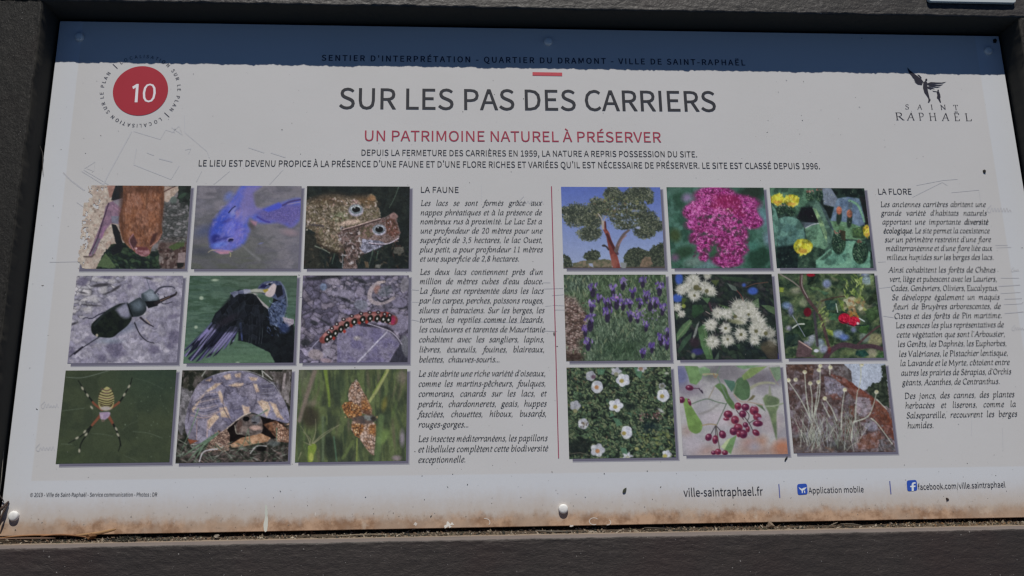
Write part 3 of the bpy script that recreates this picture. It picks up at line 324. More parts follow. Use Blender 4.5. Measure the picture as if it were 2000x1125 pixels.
# ---- sans lettering, drawn from outlines
GL = json.loads(FONT)
GL['’'][0] = 250; _d = min(r[0] for r in [GL['’'][1][0]]) - 80; GL['’'][1] = [[(v - _d if i % 6 == 0 else v) for i, v in enumerate(r)] for r in GL['’'][1]]
def glyph_polys(ch, res=3):
    adv, sp = GL[ch]; out = []
    for row in sp:
        K = [row[i:i + 6] for i in range(0, len(row), 6)]; P = []
        for i in range(len(K)):
            a, b = K[i], K[(i + 1) % len(K)]
            p0 = np.array(a[:2], float); p1 = p0 + a[4:6]; p3 = np.array(b[:2], float); p2 = p3 + b[2:4]
            cr = abs((p1 - p0)[0] * (p3 - p0)[1] - (p1 - p0)[1] * (p3 - p0)[0]) + abs((p2 - p3)[0] * (p0 - p3)[1] - (p2 - p3)[1] * (p0 - p3)[0])
            m_ = 1 if cr < 200 else res
            for k in range(m_):
                t = k / m_; P.append((1 - t) ** 3 * p0 + 3 * (1 - t) ** 2 * t * p1 + 3 * (1 - t) * t * t * p2 + t ** 3 * p3)
        out.append(P)
    return adv, out
GP = {}
def outline_text(name, place, m, h=0.00034, off=0.0, label=None):
    """place: list of (char, fn) where fn maps glyph units to panel metres"""
    cu = bpy.data.curves.new(name, 'CURVE'); cu.dimensions = '2D'; cu.fill_mode = 'FRONT'; cu.offset = off
    for ch, fn in place:
        if ch not in GP: GP[ch] = glyph_polys(ch)
        for P in GP[ch][1]:
            s = cu.splines.new('POLY'); s.points.add(len(P) - 1); s.use_cyclic_u = True
            for q, p in zip(s.points, P): x, y = fn(p[0], p[1]); q.co = (x, y, 0, 1)
    tmp = bpy.data.objects.new('tmp', cu); COL.objects.link(tmp)
    dg = bpy.context.evaluated_depsgraph_get(); me = bpy.data.meshes.new_from_object(tmp.evaluated_get(dg))
    bpy.data.objects.remove(tmp); bpy.data.curves.remove(cu)
    me.name = name; me.materials.clear(); me.materials.append(m)
    me.transform(Matrix.Translation((0, 0, h)))
    o = bpy.data.objects.new(name, me); link(o, sheet)
    if label: o['label'] = label
    return o
def adv(ch):
    if ch not in GP: GP[ch] = glyph_polys(ch)
    return GP[ch][0]
def line_place(txt, x0, y0, x1, y1, cap, track=False, shear=0.0):
    """cap: cap height in metres; the line is fitted between its two traced baseline ends"""
    a = np.array(uv(x0, y0)); b = np.array(uv(x1, y1)); d = b - a; L = np.linalg.norm(d); d /= L; n = np.array([-d[1], d[0]])
    ky = cap / 660.0; tot = sum(adv(c) for c in txt) - 120
    if track: kx = ky; ex = (L - tot * kx) / (len(txt) - 1)
    else: kx = L / tot; ex = 0
    x = -60 * kx; out = []
    for c in txt:
        out.append((c, (lambda u, v, x=x: tuple(a + d * (x + kx * (u + shear * v)) + n * (ky * v))))); x += adv(c) * kx + ex
    return out
def sans(name, *a, m=None, off=0.0, label=None, **k): return outline_text(name, line_place(*a, **k), m or m_ink, off=off, label=label)

sans('heading_strapline', "SENTIER D'INTERPRÉTATION - QUARTIER DU DRAMONT - VILLE DE SAINT-RAPHAËL", 628.8, 118.7, 1454.7, 128, 0.0073, track=True, m=m_navy, off=0.00016)
sans('title_lettering', 'SUR LES PAS DES CARRIERS', 663.7, 212.3, 1397.3, 217.8, 0.0259, off=0.00022)
sans('subtitle_lettering', 'UN PATRIMOINE NATUREL À PRÉSERVER', 711.5, 275.2, 1290.3, 278, 0.0128, m=m_red, off=0.00004)
sans('intro_line', 'DEPUIS LA FERMETURE DES CARRIÈRES EN 1959, LA NATURE A REPRIS POSSESSION DU SITE.', 705.5, 303.7, 1361.7, 307, 0.0072, off=0.00002)
sans('intro_line', "LE LIEU EST DEVENU PROPICE À LA PRÉSENCE D’UNE FAUNE ET D’UNE FLORE RICHES ET VARIÉES QU’IL EST NÉCESSAIRE DE PRÉSERVER. LE SITE EST CLASSÉ DEPUIS 1996.", 387.4, 324.6, 1601.4, 330.2, 0.0074, off=0.00002)
sans('column_heading', 'LA FAUNE', 821.5, 376.1, 895.6, 376.4, 0.0069)
sans('column_heading', 'LA FLORE', 1715.2, 379.8, 1780.3, 379.8, 0.0072)
sans('web_address', 'ville-saintraphael.fr', 1336.3, 969.7, 1489, 967.2, 0.0083, off=0.00004)
sans('footer_text', 'Application mobile', 1580, 963.4, 1686.8, 961, 0.0060)
sans('footer_text', 'facebook.com/ville.saintraphael', 1793.8, 956.5, 1963.3, 951.5, 0.0060)
sans('credit_line', '© 2019 - Ville de Saint-Raphaël - Service communication - Photos : DR', 58.8, 970, 306.5, 969.3, 0.0038)

# ring badge
CX, CY, CRAD = 0.0502, 0.1147, 0.0309
def disc(name, cx, cy, r, m, h, n=72):
    V = [(cx + r * math.cos(a * 2 * math.pi / n), cy + r * math.sin(a * 2 * math.pi / n), h) for a in range(n)]
    return mesh(name, V, [list(range(n))], m, sheet)
disc('red_disc', CX, CY, CRAD, m_disc, 0.0003)
z1 = lambda P: [(x / 3.75, y / 3.75) for x, y in P]
flat('badge_number', [z1([(970, 636), (1002, 616), (1017, 616), (1008, 750), (987, 750), (996, 642), (976, 654)])], m_white, 0.00038)
_k = 0.0232 / 672; _a = np.array(uv(1040 / 3.75, 200.2))
outline_text('badge_number', [('0', lambda u, v: tuple(_a + np.array([(u - 46) * _k * 1.04, (v + 12) * _k])))], m_white, h=0.00040, off=-0.00012)
def arc_place(txt, a0, a1, r, cap):
    k = cap / 660.0; out = []; ws = [adv(c) for c in txt]; tot = sum(ws) - ws[0] / 2 - ws[-1] / 2; x = -ws[0] / 2
    for c, w_ in zip(txt, ws):
        th = math.radians(a0 + (a1 - a0) * ((x + w_ / 2) / max(tot, 1))); x += w_
        rad = np.array([math.sin(th), math.cos(th)]); tg = np.array([math.cos(th), -math.sin(th)])
        out.append((c, (lambda u, v, rad=rad, tg=tg, w_=w_: tuple(np.array([CX, CY]) + rad * (r + v * k) + tg * (u - w_ / 2) * k))))
    return out
ring = []
def ang(zx, zy):
    x, y = uv(zx / 3.75, zy / 3.75); return math.degrees(math.atan2(x - CX, y - CY)) % 360
for t, a, b in (('LOCALISATION', (890, 462), (1232, 478)), ('SUR', (1265, 520), (1293, 578)), ('LE', (1303, 628), (1308, 657)), ('PLAN', (1301, 710), (1254, 800)),
                ('LOCALISATION', (1172, 870), (822, 860)), ('SUR', (790, 820), (757, 760)), ('LE', (748, 714), (748, 684)), ('PLAN', (757, 632), (803, 543))):
    a0, a1 = ang(*a), ang(*b); a0 -= 360 if a0 > a1 else 0
    ring += arc_place(t, a0, a1, 0.0412, 0.0041)
outline_text('badge_ring_text', ring, m_navy, h=0.00036, off=0.0)
for a in (ang(1218, 838), ang(848, 490)):
    st = Strip()
    th = math.radians(a); d = np.array([math.sin(th), math.cos(th)]); c0 = np.array([CX, CY])
    L, R_ = ribbon([c0 + d * 0.0395, c0 + d * 0.0475], lambda d, t: 0.0004); st.add(L, R_, lambda p: tuple(p), 0.0003); st.make('badge_tick', m_navy)

# ---- broad-nib italic for the body text (units: 100 = one em)
def el(cx, cy, a, b): return [(cx + a * math.sin(t * math.pi / 4), cy + b * math.cos(t * math.pi / 4)) for t in range(-1, 8)]
NIB = {
 'a': (46, [[(37, 38), (31, 43), (21, 43), (10, 32), (6, 15), (11, 2), (18, 1), (28, 12), (36, 30)], [(39, 43), (36, 28), (34, 9), (37, 1), (44, 7)]]),
 'b': (44, [[(5, 66), (12, 69), (10, 40), (8, 8)], [(8, 16), (18, 37), (29, 43), (37, 35), (36, 18), (28, 3), (16, 0), (8, 7)]]),
 'c': (37, [[(33, 36), (29, 43), (21, 43), (11, 34), (6, 16), (11, 3), (20, 0), (32, 8)]]),
 'd': (47, [[(37, 38), (31, 43), (21, 43), (10, 32), (6, 15), (11, 2), (18, 1), (28, 12), (36, 30)], [(34, 67), (42, 69), (38, 38), (35, 9), (38, 1), (45, 7)]]),
 'e': (37, [[(8, 20), (22, 23), (33, 33), (30, 42), (21, 43), (10, 32), (6, 15), (12, 2), (22, 0), (33, 8)]]),
 'f': (28, [[(42, 63), (37, 69), (29, 65), (23, 44), (15, 5), (9, -18), (2, -23), (-4, -18)], [(8, 41), (34, 41)]]),
 'g': (42, [[(31, 39), (20, 43), (10, 35), (9, 24), (16, 17), (27, 20), (33, 31), (31, 39)], [(30, 40), (42, 41)], [(15, 18), (8, 10), (16, 5), (30, -1), (32, -12), (20, -21), (7, -20), (1, -12), (6, -3), (15, 4)]]),
 'h': (46, [[(6, 66), (13, 69), (10, 38), (6, 0)], [(9, 18), (20, 37), (30, 43), (35, 37), (33, 14), (34, 2), (42, 6)]]),
 'i': (24, [[(3, 37), (11, 42), (9, 12), (11, 1), (18, 7)], 'dot13,58']),
 'j': (24, [[(4, 37), (12, 42), (7, 5), (2, -18), (-6, -22)], 'dot14,58']),
 'l': (24, [[(7, 66), (14, 69), (10, 34), (8, 8), (12, 1), (19, 6)]]),
 'm': (67, [[(3, 37), (11, 42), (8, 20), (6, 0)], [(8, 15), (18, 36), (27, 43), (31, 36), (28, 14), (27, 0)], [(28, 15), (38, 36), (48, 43), (52, 36), (49, 12), (51, 1), (59, 7)]]),
 'n': (48, [[(3, 37), (11, 42), (8, 20), (6, 0)], [(8, 15), (19, 36), (30, 43), (35, 36), (32, 12), (34, 1), (42, 7)]]),
 'o': (43, [el(21, 21.5, 15, 21)]),
 'p': (46, [[(3, 37), (12, 42), (9, 10), (4, -22)], [(-4, -23), (12, -23)], [(10, 18), (20, 38), (31, 43), (38, 34), (36, 14), (27, 1), (17, 0), (9, 8)]]),
 'q': (45, [[(37, 38), (31, 43), (21, 43), (10, 32), (6, 15), (11, 2), (18, 1), (28, 12), (36, 30)], [(39, 43), (36, 10), (32, -23)], [(25, -23), (41, -23)]]),
 'r': (34, [[(3, 37), (11, 42), (8, 20), (6, 0)], [(8, 16), (17, 35), (26, 43), (33, 41), (33, 36)]]),
 's': (34, [[(29, 37), (24, 43), (15, 42), (11, 35), (16, 27), (25, 17), (25, 7), (17, 0), (8, 1), (4, 7)]]),
 't': (28, [[(19, 55), (14, 30), (11, 8), (15, 0), (25, 6)], [(6, 41), (29, 41)]]),
 'u': (48, [[(3, 37), (11, 42), (7, 14), (10, 1), (18, 2), (28, 16), (36, 34)], [(37, 43), (33, 12), (36, 1), (43, 7)]]),
 'v': (41, [[(3, 38), (9, 42), (15, 28), (16, 1)], [(16, 1), (30, 18), (37, 36), (33, 43)]]),
 'x': (42, [[(5, 38), (12, 42), (20, 22), (28, 1), (36, 6)], [(38, 41), (31, 40), (10, 3), (3, 2)]]),
 'y': (42, [[(3, 38), (10, 42), (17, 24), (19, 2)], [(36, 43), (37, 32), (22, 5), (8, -18), (-2, -21)]]),
 'z': (38, [[(8, 36), (8, 41), (34, 41)], [(34, 41), (6, 2)], [(6, 2), (34, 2), (36, 8)]]),
 'A': (60, [[(38, 65), (4, 1)], [(38, 65), (44, 30), (50, 1)], [(16, 24), (44, 24)], [(-2, 1), (12, 1)], [(43, 1), (58, 1)]]),
 'B': (54, [[(14, 64), (14, 1)], [(6, 64), (30, 64), (42, 57), (40, 42), (28, 35), (14, 35)], [(28, 35), (44, 28), (46, 14), (36, 2), (6, 1)]]),
 'C': (56, [[(53, 52), (50, 62), (36, 65), (16, 52), (8, 30), (18, 6), (36, 0), (50, 9)]]),
 'D': (64, [[(14, 64), (14, 1)], [(6, 64), (34, 64), (54, 48), (52, 20), (34, 2), (6, 1)]]),
 'E': (50, [[(14, 64), (14, 1)], [(6, 64), (44, 64)], [(44, 64), (45, 53)], [(14, 34), (34, 34)], [(6, 1), (42, 1)], [(42, 1), (46, 12)]]),
 'G': (62, [[(53, 52), (50, 62), (36, 65), (16, 52), (8, 30), (18, 6), (36, 0), (50, 6)], [(52, 27), (52, 4)], [(43, 27), (58, 27)]]),
 'L': (48, [[(14, 64), (14, 1)], [(6, 64), (22, 64)], [(6, 1), (42, 1)], [(42, 1), (46, 13)]]),
 'M': (78, [[(14, 64), (10, 1)], [(14, 64), (37, 8)], [(37, 8), (64, 64)], [(64, 64), (67, 1)], [(3, 1), (17, 1)], [(59, 1), (75, 1)]]),
 'O': (64, [el(32, 32, 24, 32)]),
 'P': (50, [[(14, 64), (14, 1)], [(6, 64), (32, 64), (45, 54), (42, 38), (28, 31), (14, 32)], [(6, 1), (22, 1)]]),
 'S': (45, [[(40, 53), (34, 64), (22, 64), (13, 52), (18, 40), (34, 28), (38, 14), (28, 1), (14, 1), (6, 12)]]),
 'V': (54, [[(0, 64), (14, 64)], [(7, 64), (22, 1)], [(22, 1), (48, 64)], [(42, 64), (56, 64)]]),
 'R': (56, [[(14, 64), (14, 1)], [(6, 64), (32, 64), (43, 54), (40, 39), (28, 33), (14, 33)], [(26, 33), (50, 1)], [(48, 1), (58, 1)], [(6, 1), (22, 1)]]),
 'H': (66, [[(14, 64), (14, 1)], [(52, 64), (52, 1)], [(14, 34), (52, 34)], [(6, 64), (22, 64)], [(6, 1), (22, 1)], [(44, 64), (60, 64)], [(44, 1), (60, 1)]]),
 'I': (28, [[(14, 64), (14, 1)], [(6, 64), (22, 64)], [(6, 1), (22, 1)]]),
 'N': (66, [[(13, 64), (13, 1)], [(10, 64), (53, 2)], [(53, 64), (53, 2)], [(5, 64), (14, 64)], [(6, 1), (21, 1)], [(46, 64), (61, 64)]]),
 'T': (54, [[(27, 64), (27, 1)], [(5, 63), (49, 63)], [(5, 63), (4, 54)], [(49, 63), (50, 54)], [(19, 1), (36, 1)]]),
 '0': (46, [el(23, 32, 16, 32)]), '1': (46, [[(12, 54), (24, 63), (22, 30), (22, 1)], [(12, 1), (33, 1)]]),
 '2': (46, [[(9, 50), (16, 62), (28, 62), (36, 50), (30, 32), (8, 2)], [(8, 2), (38, 3)]]),
 '3': (46, [[(10, 56), (22, 64), (34, 54), (30, 40), (18, 35)], [(18, 35), (34, 28), (34, 12), (22, 0), (7, 4)]]),
 '5': (46, [[(39, 62), (17, 62)], [(17, 62), (13, 36), (30, 36), (36, 20), (26, 2), (8, 2)]]),
 '8': (46, [[(23, 34), (11, 48), (22, 64), (36, 52), (23, 34), (8, 16), (20, 0), (37, 12), (23, 34)]]),
 "'": (16, [[(11, 66), (8, 52)]]), ',': (19, ['dot8,3', [(10, 3), (5, -10)]]), '.': (19, ['dot8,3']), '-': (26, [[(4, 21), (22, 21)]]),
 '…': (56, ['dot8,3', 'dot26,3', 'dot44,3']), ' ': (19, []),
}
ACC = {'é': ('e', [[(19, 51), (29, 63)]]), 'è': ('e', [[(16, 63), (26, 51)]]), 'ê': ('e', [[(12, 51), (21, 62), (30, 51)]]), 'à': ('a', [[(17, 63), (27, 51)]]),
       'â': ('a', [[(13, 51), (22, 62), (31, 51)]]), 'ô': ('o', [[(13, 51), (22, 62), (31, 51)]]), 'Ë': ('E', ['dot20,76', 'dot34,76'])}
for k_, (b_, extra) in ACC.items(): NIB[k_] = (NIB[b_][0], NIB[b_][1] + extra)
def nib_line(S, txt, x0, y0, x1, y1, em=0.0096, shear=0.13, thick=4.4, thin=1.7, bold=(), spread=False, h=0.00034, ang=35):
    a = np.array(uv(x0, y0)); b = np.array(uv(x1, y1)); d = b - a; L = np.linalg.norm(d); d /= L; n = np.array([-d[1], d[0]])
    k = em / 100.0; ws = [NIB[c][0] for c in txt]; tot = sum(ws) * k - 3 * k; ns = txt.count(' '); kx = k; gap = 0
    if spread: gap = (L - tot) / (len(txt) - 1)
    elif ns and 0 < (L - tot) / ns < 0.012: pass
    else: kx = k * L / tot
    sg = 0 if spread or not ns else (L - (sum(ws) - 3) * kx) / ns
    x = 0; wi = 0
    ca, sa = math.cos(math.radians(ang)), math.sin(math.radians(ang))
    for c in txt:
        if c == ' ': wi += 1
        bd = 1.35 if wi in bold else 1.0
        def wf(dv, t, bd=bd):
            al = dv[0] * ca + dv[1] * sa; ac = -dv[0] * sa + dv[1] * ca
            return bd * math.sqrt((thick * ac) ** 2 + (thin * al) ** 2)
        f = lambda p, x=x: tuple(a + d * (x + kx * (p[0] + shear * p[1])) + n * (k * p[1]))
        for s in NIB[c][1]:
            if isinstance(s, str):
                px, py = map(float, s[3:].split(','))
                s = [(px - 4, py), (px + 4, py)]; P = [np.array(q, float) for q in s]
                S.add([P[0] + (0, 4.2), P[1] + (0, 4.2)], [P[0] - (0, 4.2), P[1] - (0, 4.2)], f, h); continue
            P = smooth_pts(s, 3 if len(s) > 2 else 1); Lh, Rh = ribbon(P, wf); S.add(Lh, Rh, f, h)
        x += NIB[c][0] * kx + (sg if c == ' ' else 0) + gap
FA = [[("Les lacs se sont formés grâce aux", 821, 401.4, 1057.8, 401.1), ("nappes phréatiques et à la présence de", 821, 419.8, 1057.5, 419.8), ("nombreux rus à proximité. Le Lac Est a", 820.5, 437.4, 1058.1, 437.3),
 ("une profondeur de 20 mètres pour une", 820.7, 455.5, 1058.9, 455.5), ("superficie de 3,5 hectares, le lac Ouest,", 819.7, 473.7, 1058.9, 473.6), ("plus petit, a pour profondeur 11 mètres", 819.7, 492.1, 1059.7, 492), ("et une superficie de 2,8 hectares.", 819.7, 510.2, 1013.8, 510.1)],
 [("Les deux lacs contiennent près d'un", 819.6, 536, 1060.1, 536), ("million de mètres cubes d'eau douce.", 819.4, 554.3, 1060.5, 554.3), ("La faune est représentée dans les lacs", 819.2, 573, 1061.4, 573), ("par les carpes, perches, poissons rouges,", 818.5, 592, 1061.5, 592),
 ("silures et batraciens. Sur les berges, les", 817.8, 611, 1062.8, 611), ("tortues, les reptiles comme les lézards,", 818.5, 629.5, 1062.2, 629.3), ("les couleuvres et tarentes de Mauritanie", 818.3, 648.4, 1063.7, 648.3), ("cohabitent avec les sangliers, lapins,", 817.8, 668, 1063.1, 667.8), ("lièvres, écureuils, fouines, blaireaux,", 818.3, 687.6, 1063.2, 687.4), ("belettes, chauves-souris…", 817.8, 707.2, 976, 707)],
 [("Le site abrite une riche variété d'oiseaux,", 816.8, 735, 1065.3, 734.2), ("comme les martins-pêcheurs, foulques,", 816.8, 754.7, 1065.6, 753.8), ("cormorans, canards sur les lacs, et", 816.8, 774.3, 1066.5, 773.3), ("perdrix, chardonnerets, geais, huppes", 816.3, 794.4, 1067, 793.2), ("fasciées, chouettes, hiboux, busards,", 816, 814.2, 1067, 812.8), ("rouges-gorges…", 816.8, 834.3, 915.3, 834)],
 [("Les insectes méditerranéens, les papillons", 816.3, 862.5, 1068.7, 860.6), ("et libellules complètent cette biodiversité", 816.3, 882.8, 1069.8, 880.6), ("exceptionnelle.", 816.3, 903.2, 909.2, 902.3)]]
FL = [[("Les anciennes carrières abritent une", 1719.2, 403.8, 1924.8, 403.8), ("grande variété d'habitats naturels", 1720.8, 420.6, 1926.9, 420.9), ("apportant une importante diversité", 1722.9, 437.9, 1929.9, 438.2, (3,)), ("écologique. Le site permet la coexistence", 1725.3, 455.3, 1932.5, 455.3, (0,)),
 ("sur un périmètre restreint d'une flore", 1727.7, 472.6, 1935.2, 472.4), ("méditerranéenne et d'une flore liée aux", 1729.9, 489.7, 1937.6, 489.4), ("milieux humides sur les berges des lacs.", 1732, 507.3, 1940.5, 507)],
 [("Ainsi cohabitent les forêts de Chênes", 1735.1, 531.8, 1944, 531.8), ("vert, liège et pubescent avec les Lauriers,", 1737.2, 549.9, 1946.6, 549.6), ("Cades, Genèvriers, Oliviers, Eucalyptus.", 1739.9, 567.8, 1949.3, 567.5), ("Se développe également un maquis", 1741.5, 585.7, 1952, 585), ("fleuri de Bruyères arborescentes, de", 1743.6, 603.8, 1954, 602.7), ("Cistes et des forêts de Pin maritime.", 1746, 622.2, 1956.5, 620.8),
 ("Les essences les plus représentatives de", 1749.2, 640.3, 1960, 638.8), ("cette végétation que sont l'Arbousier,", 1750.8, 658.5, 1962.5, 657), ("les Genêts, les Daphnés, les Euphorbes,", 1753.2, 676.9, 1965.7, 675.1), ("les Valérianes, le Pistachier lentisque,", 1755.5, 696.3, 1968.4, 694), ("la Lavande et le Myrte, côtoient entre", 1757.8, 714.4, 1971.5, 712.1), ("autres les prairies de Sérapias, d'Orchis", 1759.7, 733.3, 1974.8, 730.4), ("géants, Acanthes, de Centranthus.", 1762, 752, 1952.5, 749.4)],
 [("Des joncs, des cannes, des plantes", 1766.2, 778.4, 1981, 774.9), ("herbacées et liserons, comme la", 1767.8, 797.1, 1983.7, 794), ("Salsepareille, recouvrent les berges", 1769.8, 816.6, 1986.5, 813), ("humides.", 1772.1, 836, 1823.4, 835.2)]]
for blk, nm in ((FA, 'fauna_paragraph'), (FL, 'flora_paragraph')):
    for para in blk:
        S = Strip()
        for L_ in para: nib_line(S, *L_[:5], bold=L_[5] if len(L_) > 5 else ())
        S.make(nm, m_ink2)

# ---- rules, bar, icons
def quadline(name, x0, y0, x1, y1, w_, m, h=0.0003):
    flat(name, [[(x0 - w_ / 2, y0), (x0 + w_ / 2, y0), (x1 + w_ / 2, y1), (x1 - w_ / 2, y1)]], m, h)
quadline('crimson_divider', 1077, 364, 1091, 895, 1.9, m_line)
flat('red_bar', [[(1040, 141), (1098, 142), (1098, 148.6), (1040, 147.6)]], m_redbar)
quadline('footer_separator', 1521, 945.5, 1523, 972, 2.0, m_sep); quadline('footer_separator', 1737.5, 939.5, 1740, 965, 2.0, m_sep)
def icon(c, rr=0.22):
    P = []; c = [np.array(q, float) for q in c]
    for i in range(4):
        a, b, d = c[i - 1], c[i], c[(i + 1) % 4]; p = b + (a - b) * rr; q = b + (d - b) * rr
        for t in (0, .33, .66, 1): P.append(tuple((1 - t) ** 2 * p + 2 * t * (1 - t) * b + t * t * q))
    return P
ic = lambda P, o: [(o[0] + x / 4.0, o[1] + y / 4.0) for x, y in P]
flat('app_icon', [icon([(1556.3, 945.5), (1575.6, 944.2), (1577.6, 965.2), (1557.9, 966.8)])], m_blue, 0.0003)
flat('app_icon_bird', [ic([(238, 205), (262, 220), (276, 212), (302, 206), (284, 226), (272, 232), (270, 252), (264, 252), (262, 234), (248, 222)], (1500, 900)), ic([(280, 234), (288, 232), (290, 250), (283, 251)], (1500, 900))], m_icw, 0.00036)
flat('social_icon', [icon([(1770.4, 938.4), (1790, 937), (1791.7, 958), (1772, 959.6)])], m_blue, 0.0003)
flat('social_icon_letter', [ic([(1122, 236), (1121, 206), (1110, 206), (1110, 196), (1121, 195), (1121, 184), (1126, 172), (1140, 167), (1152, 168), (1152, 178), (1142, 179), (1136, 184), (1136, 194), (1151, 193), (1150, 204), (1137, 205), (1138, 235)], (1500, 900))], m_icw, 0.00036)
# ---- town emblem
lg = lambda P: [(1700 + x / 7.03, 100 + y / 7.03) for x, y in P]
wings = [[(505, 222), (540, 262), (600, 310), (650, 345), (700, 385), (728, 425), (700, 432), (640, 395), (570, 345), (530, 300), (512, 262)],
 [(560, 345), (620, 385), (690, 425), (722, 440), (690, 445), (620, 405)], [(590, 392), (640, 420), (715, 445), (700, 452), (640, 440)], [(600, 420), (660, 440), (712, 450), (705, 466), (650, 458)],
 [(640, 318), (672, 330), (700, 360), (700, 378), (668, 348)],
 [(770, 445), (830, 425), (900, 430), (980, 432), (1042, 420), (1000, 440), (930, 448), (850, 450), (790, 462)],
 [(785, 462), (860, 455), (930, 462), (1000, 456), (960, 474), (890, 476), (810, 474)], [(790, 474), (850, 478), (900, 488), (965, 488), (920, 500), (850, 496)], [(790, 482), (840, 502), (890, 520), (850, 518), (800, 500)],
 [(770, 478), (800, 500), (840, 522), (832, 530), (790, 512)],
 [(750, 390), (762, 376), (778, 382), (780, 400), (766, 414), (752, 410)],
 [(725, 425), (752, 412), (778, 428), (782, 480), (786, 540), (800, 600), (812, 650), (800, 660), (770, 610), (740, 570), (720, 500)],
 [(795, 652), (818, 650), (825, 672), (806, 704), (786, 706), (795, 680)],
 [(845, 540), (870, 548), (905, 552), (905, 560), (865, 556)],
 [(918, 535), (930, 525), (940, 538), (936, 552), (920, 552)],
 [(905, 552), (940, 555), (955, 590), (962, 630), (955, 650), (968, 705), (955, 706), (930, 660), (910, 640), (918, 600)]]
flat('town_emblem', [lg(P) for P in wings], m_logo, 0.00032)
S = Strip()
for ch, x0, x1 in (('S', 474, 530), ('A', 645, 708), ('I', 826, 862), ('N', 960, 1040), ('T', 1142, 1206)):
    nib_line(S, ch, 1700 + x0 / 7.03, 100 + (797 + (x0 - 478) * .012) / 7.03, 1700 + x1 / 7.03, 100 + (797 + (x0 - 478) * .012) / 7.03, em=0.0098, shear=0, ang=12, thick=3.2, thin=1.4)
S.make('emblem_lettering', m_logo)
S = Strip()
for ch, x0, x1 in (('R', 338, 458), ('A', 503, 607), ('P', 662, 738), ('H', 804, 914), ('A', 982, 1082), ('Ë', 1148, 1228), ('L', 1298, 1388)):
    yb = 946 + (x0 - 340) * .011
    nib_line(S, ch, 1700 + x0 / 7.03, 100 + yb / 7.03, 1700 + x1 / 7.03, 100 + yb / 7.03, em=0.0150, shear=0, ang=12, thick=3.0, thin=1.2)
S.make('emblem_lettering', m_logo)

# ---- faint survey drawing printed behind the text
S = Strip(); S2 = Strip()
def pl(S_, pts, w_=0.9):
    P = [np.array(p, float) for p in pts]; L, R_ = ribbon(P, lambda d, t: w_ * .62); S_.add(L, R_, lambda p: uv(*p), 0.00012)
cz = lambda P: [(100 + x / 3.846, 220 + y / 3.846) for x, y in P]
pl(S2, cz([(605, 140), (420, 480), (390, 545)]), 2.0); pl(S2, cz([(620, 140), (820, 200), (860, 130), (930, 150)]), 1.3); pl(S2, cz([(1000, 20), (1005, 150), (1170, 290), (1190, 340)]), 1.3)
pl(S2, cz([(640, 270), (620, 390), (900, 500), (960, 400)]), 1.6); pl(S2, cz([(905, 110), (985, 165), (960, 100), (905, 150)]), 2.2); pl(S2, cz([(1005, 280), (1050, 270), (1030, 310)]), 1.6)
pl(S, cz([(90, 450), (150, 510), (250, 585)]), 2.2); pl(S, cz([(230, 440), (400, 545)]), 1.5); pl(S, cz([(245, 430), (430, 540)]), 1.2); pl(S2, cz([(250, 420), (330, 370), (320, 440), (270, 420)]), 1.2)
pl(S2, cz([(1480, 260), (1600, 300)]), 2); pl(S2, cz([(1650, 300), (1760, 335)]), 2); pl(S2, cz([(1340, 440), (1220, 540)]), 1); pl(S2, cz([(1740, 430), (1640, 540)]), 1); pl(S2, cz([(1130, 440), (1090, 520)]), 1)
pl(S2, cz([(720, 300), (770, 320)]), 1.5); pl(S, cz([(810, 345), (850, 355), (910, 370)]), 1.8)
pl(S, [(150, 395), (164, 405)], 1.2)
for y0, y1, a, b, w_ in ((512, 511, 97, 152, 1), (512, 511, 1715, 1730, .8), (563, 560, 1716, 1742, 1), (559, 556.5, 1950, 1992, 1.6), (543, 543, 1955, 1990, .9), (573, 571, 1954, 1993, .9), (584, 583, 1962, 1996, 1.2), (595, 593, 1960, 1997, .8), (612, 609, 1962, 1999, 1.5), (617, 620, 1725, 1745, 1.2), (577, 575, 1078, 1104, 1.0), (596, 597, 1079, 1104, .9), (605, 605, 1082, 1105, .9), (565, 567, 800, 818, 1), (624, 627, 803, 818, 1.2), (646, 647, 1062, 1088, 1.1), (564, 563, 1062, 1100, 1), (552, 552, 1060, 1075, .9), (582, 580, 575, 592, .8), (570, 570, 577, 590, .8), (590, 590, 800, 818, .8), (598, 597, 1065, 1077, .8), (484, 483, 1946, 1975, .9), (479, 479, 1944, 1968, .8)):
    pl(S, [(a, y0), (b, y1)], w_)
pl(S, [(930, 628), (1012, 630), (1038, 629), (1040, 640)], 1.4); pl(S2, [(940, 360), (940, 400)], 1.2); pl(S2, [(1858, 376), (1912, 371), (1916, 400)], 1.0); pl(S2, [(1782, 385), (1840, 356), (1850, 362)], 1)
pl(S2, [(1898, 820), (1897, 850)], 1); pl(S2, [(1958, 835), (1959, 880)], 1); pl(S2, [(1790, 362), (1842, 352), (1870, 350)], .8)
def scrib(S_, x, y, k, sl=0.0, w_=1.5, seed=1, n=5):
    r = random.Random(seed); P = [(x + 6 * k, y - 7 * k), (x, y), (x + 4 * k, y + 4 * k)]
    for i in range(n): P += [(x + (7 + i * 4.5) * k, y - (1 + r.random() * 3) * k + sl * i), (x + (9 + i * 4.5) * k, y + 2.5 * k + sl * i)]
    pl(S_, [tuple(p) for p in smooth_pts(P, 4)], w_)
scrib(S, 80, 793, 1.25, 0, 1.2, 2, 5); scrib(S, 70, 876, 1.35, 0, 1.3, 3, 5); scrib(S, 1014, 394, 1.5, .2, 1.2, 4, 6); scrib(S, 1928, 410, 1.3, .2, 1.3, 5, 7); scrib(S, 1976, 642, 1.0, 0, 1, 6, 5); scrib(S2, 1975, 528, .8, 0, 1, 7, 3)
tag(S.make('survey_drawing', m_faint), kind='stuff'); tag(S2.make('survey_drawing', m_faint2), kind='stuff')

